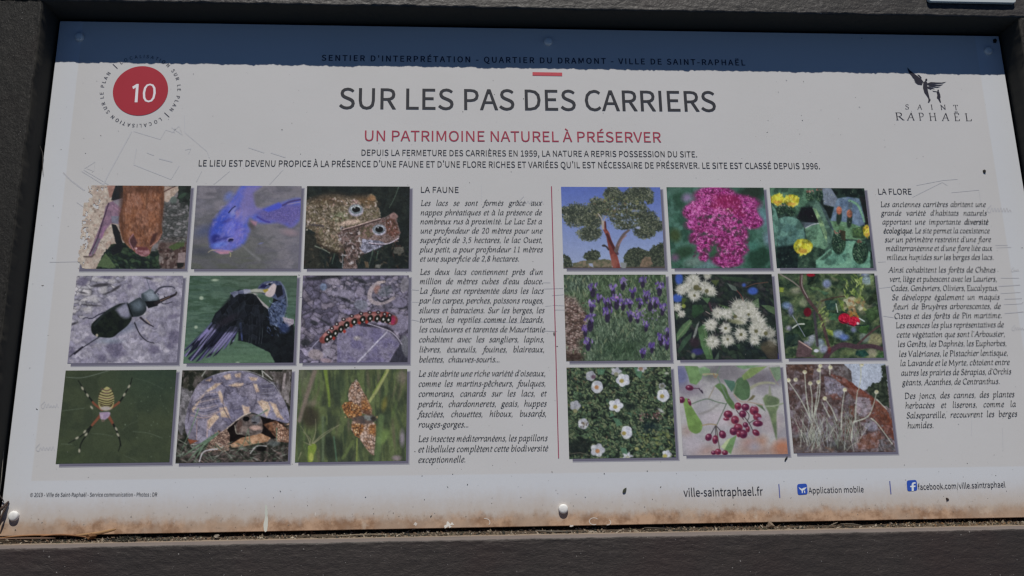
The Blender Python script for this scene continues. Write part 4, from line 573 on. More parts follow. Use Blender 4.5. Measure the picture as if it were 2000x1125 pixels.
# ------------------------------------------------------------------ the eighteen printed photographs
# each is a fine sheet of ink: a grid of coloured points on the panel, filled in with brush-like strokes
GN, GM = 200, 158
class Pic:
    def __init__(s, quad, crop, seed):
        pts = [uv(*q) for q in quad]
        x0 = (pts[0][0] + pts[3][0]) / 2; x1 = (pts[1][0] + pts[2][0]) / 2; y0 = (pts[0][1] + pts[1][1]) / 2; y1 = (pts[2][1] + pts[3][1]) / 2
        s.rect = (x0, x1, y0, y1)
        gx = np.linspace(x0, x1, GN); gy = np.linspace(y0, y1, GM); s.PX, s.PY = np.meshgrid(gx, gy)
        P = np.stack([s.PX, -s.PY, np.zeros_like(s.PX)], -1) @ CR.T + CT
        ox, oy, k = crop
        s.X = (1000 + FPX * P[..., 0] / P[..., 2] - ox) * k; s.Y = (562.5 + FPX * P[..., 1] / P[..., 2] - oy) * k
        s.im = np.zeros((GM, GN, 3)); s.seed = seed; s.r = random.Random(seed); s.mask = np.ones((GM, GN), bool)
        s.gx = np.linspace(-1, 1, GN); s.rowY = s.Y.mean(1)
    def nz(s, sx, sy=None, k=0, o=4, g=0.55): return fbm(s.X / sx, s.Y / (sy or sx), s.seed * 13 + k, o, g)
    def con(s, n, a=0.35, b=0.65): t = np.clip((n - a) / (b - a), 0, 1); return t * t * (3 - 2 * t)
    def put(s, al, col, sl=None):
        sl = sl or (slice(None), slice(None)); al = al[..., None]
        s.im[sl] = s.im[sl] * (1 - al) + np.array(col, float) * al
    def bg(s, *cols, sc=120, sy=None, k=0):
        s.im[:] = cols[0]
        for i, c in enumerate(cols[1:]): s.put(s.con(s.nz(sc / (1 + .35 * i), (sy or sc) / (1 + .35 * i), k + i * 3), .42, .62), c)
    def sl(s, x0, y0, x1, y1):
        r0, r1 = np.searchsorted(s.rowY, [y0 - 15, y1 + 15]); r0 = max(r0 - 1, 0); r1 = min(r1 + 2, GM)
        if r1 - r0 < 1: return None
        c0 = min(np.searchsorted(s.X[r0], x0), np.searchsorted(s.X[r1 - 1], x0)) - 2; c1 = max(np.searchsorted(s.X[r0], x1), np.searchsorted(s.X[r1 - 1], x1)) + 2
        c0 = max(c0, 0); c1 = min(c1, GN)
        if c1 - c0 < 1: return None
        return (slice(r0, r1), slice(c0, c1))
    def E(s, cx, cy, rx, ry, col, ang=0, soft=8, a=1.0, col2=None):
        m = max(rx, ry) + soft; w_ = s.sl(cx - m, cy - m, cx + m, cy + m)
        if w_ is None: return
        x = s.X[w_] - cx; y = s.Y[w_] - cy; c, n = math.cos(math.radians(ang)), math.sin(math.radians(ang))
        u = (x * c + y * n) / rx; v = (-x * n + y * c) / ry; d = (np.sqrt(u * u + v * v) - 1) * min(rx, ry)
        al = np.clip(0.5 - d / soft, 0, 1) * a
        if col2 is not None:
            t = s.con(s.nz(22, k=5)[w_])[..., None]; col = np.array(col) * (1 - t) + np.array(col2) * t
        s.put(al, col, w_)
    def L(s, P, w0, col, w1=None, soft=5, a=1.0, sm=True):
        if sm and len(P) > 2: P = smooth_pts(P, 4)
        w1 = w0 if w1 is None else w1; n = len(P) - 1; xs = [p[0] for p in P]; ys = [p[1] for p in P]; m = max(w0, w1) + soft
        w_ = s.sl(min(xs) - m, min(ys) - m, max(xs) + m, max(ys) + m)
        if w_ is None: return
        X, Y = s.X[w_], s.Y[w_]; best = np.full(X.shape, 1e9)
        for i in range(n):
            (ax, ay), (bx, by) = P[i], P[i + 1]; dx, dy = bx - ax, by - ay; q = dx * dx + dy * dy + 1e-6
            t = np.clip(((X - ax) * dx + (Y - ay) * dy) / q, 0, 1); wd = w0 + (w1 - w0) * (i + t) / n
            best = np.minimum(best, np.hypot(X - ax - t * dx, Y - ay - t * dy) - wd / 2)
        s.put(np.clip(0.5 - best / soft, 0, 1) * a, col, w_)
    def P(s, P, col, soft=7, rough=0, rs=25, col2=None, cs=40, csy=None, a=1.0, sm=False, k=0, lo=.35, hi=.65):
        if isinstance(P, str): P = [tuple(map(float, q.split(','))) for q in P.split()]
        if sm: P = [tuple(q) for q in smooth_pts(P + [P[0]], 4)][:-1]
        xs = [p[0] for p in P]; ys = [p[1] for p in P]; m = soft + rough; w_ = s.sl(min(xs) - m, min(ys) - m, max(xs) + m, max(ys) + m)
        if w_ is None: return
        X, Y = s.X[w_], s.Y[w_]; d = np.full(X.shape, 1e9); ins = np.zeros(X.shape, bool)
        for i in range(len(P)):
            (ax, ay), (bx, by) = P[i], P[(i + 1) % len(P)]; dx, dy = bx - ax, by - ay; q = dx * dx + dy * dy + 1e-6
            t = np.clip(((X - ax) * dx + (Y - ay) * dy) / q, 0, 1); d = np.minimum(d, np.hypot(X - ax - t * dx, Y - ay - t * dy))
            if ay != by: ins ^= ((ay > Y) != (by > Y)) & (X < (bx - ax) * (Y - ay) / (by - ay) + ax)
        d = np.where(ins, -d, d)
        if rough: d = d + rough * 2 * (s.nz(rs, k=9 + k)[w_] - .5)
        if col2 is not None:
            t = s.con(s.nz(cs, csy, k=21 + k)[w_], lo, hi)[..., None]; col = np.array(col) * (1 - t) + np.array(col2) * t
        s.put(np.clip(0.5 - d / soft, 0, 1) * a, col, w_)
    def mask_of(s, P, soft=10, sm=False, rough=0, rs=25):
        """coverage of an outline over the whole picture, to lay a cell pattern through"""
        keep = s.im; s.im = np.zeros_like(keep); s.P(P, (1, 1, 1), soft, rough, rs, sm=sm); m = s.im[..., 0]; s.im = keep; return m
    def cells(s, m, sx, sy, cols, edge=None, ew=.14, a=1.0, k=0, ang=0, rnd=.45, warp=0, ea=.9):
        """irregular cells (pebbles, scales, leaves): each one colour, rounded shading, dark joints"""
        c, n = math.cos(math.radians(ang)), math.sin(math.radians(ang)); X, Y = s.X, s.Y
        if warp: X = X + (s.nz(70, k=k + 3, o=3) - .5) * warp; Y = Y + (s.nz(70, k=k + 4, o=3) - .5) * warp
        x = (X * c + Y * n) / sx; y = (-X * n + Y * c) / sy; xi = np.floor(x).astype(np.int64); yi = np.floor(y).astype(np.int64)
        f1 = np.full(x.shape, 9.); f2 = f1.copy(); idn = np.zeros(x.shape, np.int64); dxs = f1 * 0; dys = f1 * 0; sd = s.seed * 31 + k
        for i in (-1, 0, 1):
            for j in (-1, 0, 1):
                u, v = xi + i, yi + j; h = (u * 374761393 + v * 668265263 + sd * 974634777) & 0xffffffff; h = ((h ^ (h >> 13)) * 1274126177) & 0xffffffff; h = h ^ (h >> 16)
                px = u + (h & 1023) / 1023.; py = v + ((h >> 10) & 1023) / 1023.; dx, dy = x - px, y - py; d = np.sqrt(dx * dx + dy * dy)
                cl = d < f1; f2 = np.where(cl, f1, np.minimum(f2, d)); idn = np.where(cl, h >> 5, idn); dxs = np.where(cl, dx, dxs); dys = np.where(cl, dy, dys); f1 = np.where(cl, d, f1)
        C = np.array(cols, float)[idn % len(cols)] * (1 + rnd * (.35 - f1) - .25 * rnd * (dxs + dys))[..., None] * (1 + .22 * (((idn >> 7) % 64) / 64. - .5))[..., None]
        al = (m * a)[..., None] if not np.isscalar(m) else a
        s.im = s.im * (1 - al) + C * al
        if edge is not None:
            e = np.clip(1 - (f2 - f1) / ew, 0, 1) * (m if not np.isscalar(m) else 1) * ea * a; s.put(e, edge)
    def S(s, n, box, rx, ry, cols, ang=(0, 180), soft=5, a=(.5, 1), inside=None):
        """scatter of n small dabs; inside: ellipse (cx,cy,rx,ry) or function"""
        r = s.r; x0, y0, x1, y1 = box
        for i in range(n):
            for _ in range(30):
                x, y = r.uniform(x0, x1), r.uniform(y0, y1)
                if inside is None: break
                if callable(inside):
                    if inside(x, y): break
                elif ((x - inside[0]) / inside[2]) ** 2 + ((y - inside[1]) / inside[3]) ** 2 < 1: break
            k = r.uniform(.6, 1.4); s.E(x, y, rx * k, ry * r.uniform(.6, 1.4), r.choice(cols), r.uniform(*ang), soft, r.uniform(*a))
    def shade(s, amt, sc, k=40, o=4, sy=None): s.im *= (1 + amt * (s.nz(sc, sy, k, o) - .5) * 2)[..., None]
    def speck(s, amt):
        g = np.random.RandomState(s.seed); s.im += g.normal(0, amt, s.im.shape[:2])[..., None]
    def detail(s, amp, sc=26):
        wx = (fbm(s.X / 60, s.Y / 60, s.seed + 91, 3) - .5) * 60; wy = (fbm(s.X / 60, s.Y / 60, s.seed + 97, 3) - .5) * 60
        n = fbm((s.X + wx) / sc, (s.Y + wy) / sc, s.seed + 101, 5, .72); r_ = 1 - np.abs(2 * fbm((s.X + wy) / (sc * 1.7), (s.Y + wx) / (sc * 1.7), s.seed + 111, 4, .65) - 1) * 2
        s.im *= (1 + amp * 2.6 * (n - .5) + amp * .5 * (r_ - .45))[..., None]
    def smudge(s, n=1):
        for _ in range(n):
            a = np.pad(s.im, ((1, 1), (1, 1), (0, 0)), 'edge'); s.im = (a[1:-1, 1:-1] * 4 + a[:-2, 1:-1] + a[2:, 1:-1] + a[1:-1, :-2] + a[1:-1, 2:]) / 8
    def grade(s, sat, gain, con):
        l = s.im.mean(-1, keepdims=True); s.im = (l + (s.im - l) * sat) * gain; m = 92.0; s.im = m + (s.im - m) * con
    def build(s, label, torn=False, sat=.85, det=.16, gain=1.0, con=1.0, dsc=26):
        s.smudge(1); s.detail(det, dsc); s.grade(sat, gain, con); s.speck(2.0)
        V = np.stack([s.PX, s.PY, np.full_like(s.PX, 0.0003)], -1).reshape(-1, 3)
        i = np.arange(GM - 1)[:, None] * GN + np.arange(GN - 1)[None]; q = np.stack([i, i + GN, i + GN + 1, i + 1], -1)
        keep = s.mask[:-1, :-1] & s.mask[1:, 1:] & s.mask[:-1, 1:] & s.mask[1:, :-1]; q = q[keep]
        me = bpy.data.meshes.new('printed_photo'); nf = len(q)
        me.vertices.add(len(V)); me.vertices.foreach_set('co', V.ravel()); me.loops.add(nf * 4); me.loops.foreach_set('vertex_index', q.ravel())
        me.polygons.add(nf); me.polygons.foreach_set('loop_start', np.arange(nf) * 4); me.polygons.foreach_set('loop_total', np.full(nf, 4)); me.update(calc_edges=True)
        ca = me.color_attributes.new('Col', 'FLOAT_COLOR', 'POINT'); c = np.ones((len(V), 4)); c[:, :3] = alb(np.clip(s.im, 3, 235)).reshape(-1, 3)
        ca.data.foreach_set('color', c.ravel()); me.materials.append(m_photo)
        o = bpy.data.objects.new('printed_photo', me); link(o, sheet); o['label'] = label
        # the drop shadow printed under it
        x0, x1, y0, y1 = s.rect
        d = 0.0026
        for e_, hh, mm in ((0.0011, 0.00012, m_drop2), (0.0, 0.00020, m_drop)):
            xa = x0 + d + 0.001 if not torn else x0 + d
            Q = [(xa, y1 + 0.004, hh), (xa, y1 - d - e_, hh), (x1 + d + e_, y1 - d - e_, hh), (x1 + d + e_, y0 - d - 0.0005 + e_, hh), (x1 - 0.004, y0 - d - 0.0005 + e_, hh), (x1 - 0.004, y1 + 0.004, hh)]
            if mm is m_drop: mesh('drop_shadow_print', Q, [[0, 1, 2, 5], [5, 2, 3, 4]], mm, sheet)
            else: mesh('drop_shadow_fringe', Q, [[0, 1, 2, 5], [5, 2, 3, 4]], mm, sheet)
m_drop = mat('drop_shadow_ink', alb((96, 94, 108)), 0.55, 0.2); m_drop2 = mat('drop_fringe_ink', alb((138, 137, 145)), 0.55, 0.2)
Gr = [(40, 58, 45), (52, 72, 55), (70, 88, 62), (30, 42, 36), (86, 100, 78)]

# 1 bat hanging head down
p = Pic([(161, 362.7), (372.4, 362.7), (362, 524.9), (157, 525)], (150, 355, 6.25), 1)
p.bg((88, 88, 88), (58, 66, 60), (112, 106, 108), sc=70)
p.P('0,0 470,0 430,200 520,560 600,760 380,850 420,1125 0,1125', (158, 138, 124), rough=10, col2=(172, 158, 142), cs=60)
p.S(150, (80, 40, 480, 1000), 16, 9, [(176, 168, 152), (140, 108, 96), (168, 140, 122), (180, 176, 166), (120, 104, 92)], soft=8)
p.P('370,40 480,40 450,180 400,200', (150, 106, 92)); p.P('470,50 590,40 560,210 420,230 440,140', (28, 32, 36), rough=6)
p.P('1060,60 1290,55 1200,160 1110,250 1060,240', (158, 134, 116), rough=8, col2=(176, 156, 140)); p.L([(1070, 120), (1150, 80), (1200, 60)], 10, (70, 40, 40))
p.P('1250,40 1400,40 1380,360 1290,330 1230,200', (34, 46, 40), rough=20, col2=(22, 28, 26), cs=40); p.E(1290, 170, 60, 22, (44, 66, 50), -30); p.E(1180, 230, 40, 50, (84, 96, 90))
p.S(110, (1040, 280, 1350, 740), 28, 12, [(96, 96, 98), (66, 70, 70), (118, 114, 116), (50, 58, 54)], soft=14)
p.P('1000,700 1350,660 1340,1070 960,1070', (70, 52, 48), rough=30, col2=(96, 80, 74), cs=50); p.P('1120,800 1330,680 1310,790 1180,840', (66, 84, 44), rough=8); p.S(40, (1000, 800, 1320, 1060), 22, 14, [(112, 92, 88), (60, 36, 34), (128, 112, 106), (40, 34, 32)])
p.P('1240,870 1330,860 1320,990 1230,990', (132, 112, 112)); p.P('1220,990 1310,990 1300,1040 1230,1060', (26, 28, 26))
p.cells(p.mask_of('1040,260 1350,260 1340,740 1000,740 1040,500', soft=30), 46, 26, [(92, 92, 92), (70, 72, 72), (118, 114, 116), (54, 58, 56)], (36, 40, 38), .2, .7, k=3, warp=40)
p.P('420,760 600,740 760,880 1000,840 1010,1080 230,1080 330,870', (34, 48, 34), rough=15, col2=(22, 34, 34), cs=60); p.S(50, (480, 880, 1000, 1060), 40, 14, [(44, 72, 44), (28, 52, 40), (58, 80, 46), (18, 30, 30)], soft=12)
p.cells(p.mask_of('420,790 600,760 760,900 1000,860 1010,1080 260,1080', soft=24), 60, 36, [(38, 60, 40), (26, 42, 36), (52, 74, 48), (20, 30, 30)], (14, 22, 22), .12, .8, k=4, ang=30, warp=40)
p.P('350,870 400,930 480,1045 400,1060 250,1030 300,940', (70, 92, 56)); p.P('1010,900 1060,930 1020,1000 1000,960', (120, 108, 104))
p.P('420,510 480,530 530,620 560,760 540,860 440,900 400,840 480,760 450,640', (22, 26, 30), rough=6)
p.P('385,260 470,225 560,200 550,520 420,510 330,620 230,860 190,930 140,915 200,760 330,420 350,310', (112, 84, 108), col2=(132, 98, 120), cs=40); p.P('420,420 530,420 500,520 430,500', (104, 104, 122)); p.P('440,240 560,200 550,330', (120, 112, 122))
p.L([(390, 265), (320, 480), (250, 700), (160, 880)], 16, (66, 46, 68)); p.L([(440, 290), (550, 380)], 12, (150, 108, 134)); p.L([(340, 560), (300, 680)], 30, (136, 92, 128)); p.L([(90, 915), (180, 915), (210, 890)], 20, (92, 78, 72)); p.L([(270, 700), (190, 880)], 22, (92, 88, 100))
p.P('560,40 1020,45 1062,110 1062,280 1035,520 1045,620 1000,720 920,790 880,900 760,890 700,850 620,780 560,700 525,560 520,440 555,300 570,160', (120, 66, 38), rough=6, sm=True, col2=(146, 88, 56), cs=48)
for q in [(720, 200, 60, 90, (150, 96, 78)), (940, 180, 80, 50, (132, 78, 50)), (960, 250, 50, 30, (76, 40, 24)), (820, 110, 120, 40, (88, 50, 28)), (640, 270, 50, 80, (138, 86, 66)), (760, 390, 90, 60, (142, 82, 48)), (930, 420, 70, 70, (152, 90, 58)), (770, 480, 80, 30, (84, 48, 34)), (770, 600, 60, 90, (88, 48, 30)), (600, 620, 50, 70, (140, 78, 42)), (880, 600, 60, 80, (134, 78, 44)), (900, 320, 50, 50, (146, 96, 76)), (990, 330, 40, 90, (140, 86, 60))]: p.E(*q[:4], q[4], soft=40, a=.8)
mb = p.mask_of('560,40 1020,45 1062,110 1062,280 1035,520 1045,620 1000,720 920,790 880,880 760,880 700,840 620,780 560,700 525,560 520,440 555,300 570,160', sm=True, soft=20)
p.put(mb * p.con(p.nz(70, 90, 51), .48, .62) * .75, (150, 98, 78)); p.put(mb * p.con(p.nz(60, 80, 52), .52, .66) * .7, (80, 46, 32)); p.cells(mb, 12, 44, [(120, 70, 44), (96, 54, 34), (150, 94, 64), (134, 80, 54)], a=.3, k=5, warp=60)
p.S(420, (530, 60, 1050, 780), 5, 17, [(166, 104, 70), (92, 50, 30), (134, 76, 44), (160, 116, 96), (110, 60, 36)], ang=(-25, 25), inside=(790, 400, 250, 360), a=(.2, .6))
p.L([(560, 150), (545, 400), (570, 680)], 50, (74, 42, 28), soft=50, a=.7); p.L([(1050, 150), (1040, 400), (1010, 640)], 36, (78, 44, 30), soft=44, a=.7); p.E(800, 90, 240, 40, (70, 40, 28), 0, 60, .6); p.L([(860, 130), (850, 330)], 14, (84, 52, 36), soft=20, a=.7)
p.P('690,640 740,740 720,800 680,830 640,740', (74, 42, 46), soft=18); p.L([(690, 640), (640, 720), (690, 830)], 14, (140, 92, 98)); p.P('930,640 990,620 960,720 900,780 890,740', (70, 38, 34), soft=24); p.L([(1030, 640), (990, 720), (900, 790)], 12, (150, 98, 88))
p.P('700,800 800,830 880,820 900,870 850,915 790,910 720,870', (150, 98, 104), col2=(120, 66, 72), cs=25); p.P('720,795 860,800 870,835 740,835', (98, 44, 48), soft=18); p.E(728, 815, 12, 12, (190, 150, 150))
u = (p.X + 0.10 * p.Y); edge = 60 + 60 * (p.nz(60, k=3) - .5) * 2.4 + np.where(p.Y < 250, 70, 0) + 45 * np.exp(-((p.Y - 190) / 70) ** 2) + np.where(p.nz(45, k=31) > .60, 60, 0)
edge += np.where(p.Y > 830, -40 + (p.Y - 830) * .10, 0)
p.mask = p.X > edge - 20
hol = (p.nz(40, k=77) > .66) & (p.X < 420 + .0 * p.Y) & (p.Y < 820) & (p.X < 320 - .34 * (p.Y - 200)); p.mask &= ~hol
p.build('printed photo of a brown bat hanging head down', torn=True, sat=.74, det=.14)

# 2 blue carp
p = Pic([(385.7, 363), (587.3, 363.3), (583.9, 525.4), (372.4, 524.6)], (370, 355, 6.25), 2)
p.bg((108, 106, 116), (96, 95, 102), (116, 112, 120), sc=260, sy=120)
t = np.clip((p.Y - 350) / 650, 0, 1); p.put(t * np.clip((1200 - p.X) / 500, 0, 1) * .8, (78, 82, 72)); p.put(p.con(p.nz(220, 60, 4), .45, .7) * .5, (90, 88, 100))
p.E(180, 600, 110, 60, (70, 78, 110), -20, 90, .8); p.E(150, 860, 120, 50, (58, 62, 74), 10, 90, .8); p.E(260, 150, 60, 20, (88, 86, 94), 0, 30)
p.P('640,40 880,40 770,140 800,300 880,330 1100,260 1360,205 1365,420 1250,560 1100,500 960,510 830,500 740,440 720,520 740,600 690,720 640,780 520,840 430,870 320,850 260,780 245,640 300,500 400,350 520,200', (78, 92, 184), soft=44, sm=True, col2=(96, 98, 176), cs=60)
p.P('700,60 880,50 780,140 800,300 880,340 760,430 640,420 620,260', (116, 106, 160), soft=50, a=.8); p.P('820,380 1100,290 1360,280 1365,420 1250,540 1050,480 900,480', (92, 82, 140), soft=60, a=.8); p.cells(p.mask_of('850,400 1100,300 1360,290 1360,420 1250,520 1000,480', soft=60), 16, 16, [(100, 92, 160), (84, 78, 146), (120, 108, 170)], (70, 62, 130), .2, .4)
p.P('900,340 1090,255 1140,290 1100,330 960,370', (66, 78, 190), soft=25); p.L([(1140, 290), (1230, 245), (1355, 220)], 22, (62, 54, 110), soft=12); p.L([(1200, 275), (1350, 250)], 12, (130, 122, 160))
p.L([(830, 430), (920, 480), (980, 495)], 20, (60, 54, 140), soft=16); p.P('740,470 830,490 810,540 770,530', (150, 112, 130), soft=18); p.E(1225, 620, 90, 38, (140, 120, 128), 10, 50, .85); p.E(760, 540, 50, 30, (70, 64, 66), 40, 30, .7)
p.L([(640, 770), (740, 860), (850, 950)], 16, (112, 112, 114), 40, soft=22, a=.8); p.L([(720, 640), (950, 690)], 12, (92, 92, 100), soft=30, a=.6)
p.E(370, 520, 70, 160, (48, 70, 176), 25, 60, .9); p.E(520, 560, 100, 110, (96, 100, 196), 10, 60, .9); p.E(600, 520, 40, 90, (66, 72, 180), 0, 40, .8); p.E(320, 700, 60, 60, (30, 34, 110), 0, 40, .85); p.E(480, 180, 40, 60, (86, 108, 200), 40, 50, .6)
p.E(360, 770, 90, 30, (96, 124, 214), -10, 30, .8); p.E(430, 690, 60, 18, (40, 44, 120), -10, 22, .7); p.E(460, 480, 60, 20, (52, 52, 130), -20, 25, .7); p.E(600, 650, 60, 110, (112, 104, 184), 15, 50, .8)
p.L([(300, 480), (250, 620), (270, 790)], 40, (50, 60, 140), soft=50, a=.6); p.E(640, 420, 60, 90, (128, 120, 180), 30, 50, .6); p.E(505, 715, 34, 24, (22, 22, 60), -20, 12); p.L([(460, 720), (480, 690), (540, 690)], 10, (150, 138, 190)); p.L([(480, 380), (520, 330), (560, 300)], 12, (14, 18, 50)); p.E(540, 370, 30, 60, (130, 136, 190), 30, 30, .7); p.E(590, 380, 26, 60, (150, 120, 160), 20, 30, .7)
p.L([(280, 835), (380, 835), (520, 850)], 16, (150, 120, 150)); p.P('300,845 490,850 480,880 380,885', (168, 120, 140), soft=12); p.L([(230, 862), (270, 838), (320, 835)], 10, (150, 140, 120)); p.L([(488, 860), (505, 880), (500, 912)], 12, (156, 146, 110))
p.S(120, (260, 200, 1340, 800), 24, 8, [(110, 118, 206), (54, 66, 170), (140, 130, 190)], ang=(100, 170), inside=(480, 560, 200, 280), soft=12, a=(.2, .5))
p.build('printed photo of a blue carp seen from above', sat=.9, det=.07, gain=.97)

# 3 pair of toads
p = Pic([(600, 363.8), (800.3, 364.3), (798.4, 525), (592.8, 524.6)], (580, 355, 6.25), 3)
p.bg((26, 36, 36), (32, 40, 36), (22, 30, 30), sc=120)
p.P('60,600 250,640 300,1080 60,1080', (42, 44, 38), rough=30, soft=60); p.S(120, (90, 760, 1370, 1060), 30, 8, [(58, 60, 48), (36, 52, 40), (76, 66, 52), (20, 30, 28), (60, 40, 34)], soft=10)
p.P('110,240 300,170 450,150 640,180 820,170 920,150 965,210 960,260 1010,340 1020,430 860,500 700,550 560,580 600,760 560,880 380,820 240,740 230,620 110,560', (118, 106, 86), rough=16, col2=(84, 76, 54), cs=42)
mt = p.mask_of('110,240 300,170 450,150 640,180 820,170 920,150 965,210 960,260 1010,340 1020,430 860,500 700,550 560,580 600,760 560,880 380,820 240,740 230,620 110,560', rough=10, soft=16)
p.cells(mt, 30, 22, [(128, 116, 98), (96, 86, 62), (146, 130, 114), (108, 92, 70), (82, 72, 52)], (66, 58, 44), .22, .6, k=1, warp=50); p.cells(mt, 11, 10, [(140, 128, 112), (100, 88, 68), (84, 74, 56)], (70, 60, 46), .3, .35, k=2)
p.E(840, 230, 150, 50, (96, 72, 46), 15, 40, .8); p.E(910, 200, 50, 36, (132, 96, 62), 0, 20); p.E(400, 230, 200, 50, (80, 62, 44), 0, 60, .8); p.E(530, 430, 110, 60, (112, 118, 86), 0, 40, .8); p.E(640, 500, 150, 30, (168, 142, 124), -10, 24); p.E(700, 250, 50, 30, (140, 110, 110), 0, 20)
p.S(330, (110, 200, 1000, 800), 15, 9, [(158, 146, 130), (136, 108, 88), (64, 58, 40), (172, 156, 150), (90, 84, 52), (150, 120, 110)], inside=lambda x, y: (x < 560 or y < 480) and y > 200 - .05 * x and (x > 230 or y < 600), a=(.4, .9))
p.L([(110, 250), (300, 175), (460, 150), (660, 178), (860, 165)], 50, (52, 46, 38), soft=50, a=.75); p.L([(240, 640), (300, 780), (440, 850), (560, 880)], 40, (56, 46, 36), soft=40, a=.8); p.L([(110, 520), (230, 530), (320, 545)], 22, (58, 52, 64), soft=20, a=.8); p.L([(505, 640), (530, 700), (640, 760)], 16, (60, 46, 46), soft=16)
p.S(160, (110, 220, 700, 820), 22, 8, [(66, 56, 40), (84, 70, 52), (150, 136, 112)], inside=lambda x, y: (x < 560 or y < 480) and (x > 230 or y < 600), a=(.4, .8))
p.E(720, 350, 92, 74, (140, 136, 150), 0, 16); p.E(722, 338, 74, 56, (98, 112, 118), 0, 6); p.E(720, 332, 62, 42, (170, 176, 178), 0, 8); p.E(722, 340, 52, 34, (14, 18, 22), 0, 8); p.E(705, 318, 10, 6, (190, 196, 200))
p.P('560,580 700,545 870,495 1010,450 1090,430 1180,370 1240,420 1215,480 1265,620 1240,700 1100,755 1010,800 830,880 760,870 720,960 740,1060 560,1060 600,860 520,700 505,640', (130, 112, 114), rough=8, col2=(88, 62, 58), cs=28, lo=.42, hi=.56)
m2_ = p.mask_of('560,580 700,545 870,495 1010,450 1090,430 1180,370 1240,420 1215,480 1265,620 1240,700 1100,755 1010,800 830,880 760,870 720,960 740,1060 560,1060 600,860 520,700 505,640', rough=8, soft=12)
p.cells(m2_, 44, 34, [(84, 64, 58), (104, 82, 76), (74, 56, 50), (120, 96, 92)], (158, 148, 152), .16, .85, k=3, warp=70); p.cells(m2_, 13, 12, [(130, 110, 106), (84, 64, 58), (104, 84, 78)], None, .2, .35, k=4)
p.P('1080,470 1180,420 1250,620 1180,690 1090,640', (100, 62, 52), rough=10, col2=(74, 52, 40), cs=30); p.P('800,700 1000,720 1100,760 1000,810 820,880 760,800', (138, 138, 158), rough=8, col2=(84, 84, 100), cs=26); p.P('760,560 940,520 950,640 860,690 740,680', (84, 74, 54), rough=10, col2=(120, 92, 86), cs=30)
p.S(120, (520, 560, 800, 1000), 22, 13, [(56, 46, 44), (80, 60, 54), (150, 142, 142), (70, 60, 50)], a=(.6, 1)); p.S(50, (1050, 480, 1240, 740), 11, 8, [(140, 110, 106), (112, 60, 56), (90, 66, 56), (150, 136, 140)])
p.L([(555, 600), (720, 556), (880, 506), (1020, 466)], 14, (52, 38, 36), soft=12, a=.8); p.L([(560, 583), (720, 538), (880, 488), (1020, 448)], 10, (180, 150, 142)); p.L([(880, 745), (1000, 762), (1130, 750), (1240, 690)], 12, (170, 156, 168)); p.L([(920, 765), (1060, 775)], 10, (50, 40, 56))
p.E(1180, 420, 44, 36, (140, 104, 98), 0, 16); p.E(1005, 590, 84, 66, (152, 148, 166), 0, 16); p.E(1002, 580, 74, 56, (92, 104, 112), 0, 6); p.E(1005, 575, 60, 42, (160, 164, 174), 0, 8); p.E(1006, 582, 50, 36, (14, 17, 20), 0, 8); p.E(990, 560, 9, 6, (190, 196, 200))
for a in ([(1240, 70), (1190, 200), (1125, 320)], [(930, 830), (905, 930), (870, 1060)], [(460, 880), (430, 1000)], [(990, 850), (970, 950)]): p.L(a, 12, (72, 92, 76), 5, soft=8)
p.L([(220, 785), (330, 830), (400, 870)], 12, (96, 104, 90)); p.L([(560, 890), (555, 1050)], 10, (110, 116, 120)); p.P('1180,800 1300,790 1310,860 1240,890 1180,870', (78, 76, 68), rough=10); p.P('960,1010 1030,1010 1010,1055 950,1050', (92, 92, 86)); p.P('820,970 870,980 880,1050 840,1050', (84, 70, 52))
p.build('printed photo of two mottled toads, one on the other', sat=.72, det=.30, dsc=20, con=1.1)

# 4 black beetle on stone
p = Pic([(150.2, 538.4), (355.8, 539), (347.5, 709.2), (131.8, 708.7)], (126, 532, 5.983), 4)
p.bg((122, 118, 138), (136, 130, 146), (108, 104, 124), sc=70)
p.cells(1.0, 120, 70, [(136, 132, 144), (120, 116, 132), (146, 142, 150), (112, 108, 126)], (84, 80, 96), .08, .55, k=1, warp=160, rnd=.3); p.cells(p.mask_of('0,0 760,0 560,230 350,420 200,560 0,640', soft=80), 80, 44, [(140, 138, 142), (112, 110, 124), (154, 150, 150)], (60, 58, 66), .14, .8, k=2, warp=60)
p.S(180, (40, 40, 1370, 1060), 30, 14, [(146, 140, 154), (104, 100, 122), (132, 128, 142), (116, 110, 132)], soft=16, a=(.3, .7))
for q in [(210, 110, 70, 50), (500, 60, 80, 24), (590, 880, 100, 80), (1050, 900, 60, 46), (1290, 760, 80, 80), (440, 1000, 50, 40), (1240, 860, 50, 40), (640, 960, 90, 30), (760, 170, 30, 30), (1280, 510, 60, 20), (90, 930, 40, 50)]: p.E(*q[:4], (80, 76, 98), -10, 30, .9, col2=(96, 90, 112))
for q in [(430, 150, 110, 20, -5), (600, 190, 70, 16, -35), (320, 385, 90, 10, 4), (110, 600, 50, 12, -20), (220, 240, 40, 10, 10), (500, 240, 50, 12, -20), (980, 70, 50, 12, 10)]: p.E(*q[:4], (52, 50, 56), q[4], 14, .9)
for q in [(450, 210, 50, 40), (320, 310, 90, 30), (260, 430, 60, 24), (560, 110, 40, 24), (1090, 90, 60, 24), (420, 90, 60, 20), (900, 480, 70, 24)]: p.E(*q[:4], (152, 148, 150), 0, 24, .8)
p.E(700, 660, 180, 50, (92, 98, 118), -18, 60, .8); p.E(520, 800, 140, 30, (108, 116, 132), 0, 40, .8)
K = (20, 26, 26)
p.L([(470, 465), (390, 500), (320, 540), (250, 530), (215, 545)], 14, (40, 40, 56), 8); p.L([(520, 700), (400, 760), (260, 850), (130, 930), (60, 990)], 14, (44, 46, 56), 10); p.L([(510, 705), (410, 755)], 8, (92, 116, 118)); p.L([(210, 875), (120, 950)], 24, (34, 32, 44), soft=10)
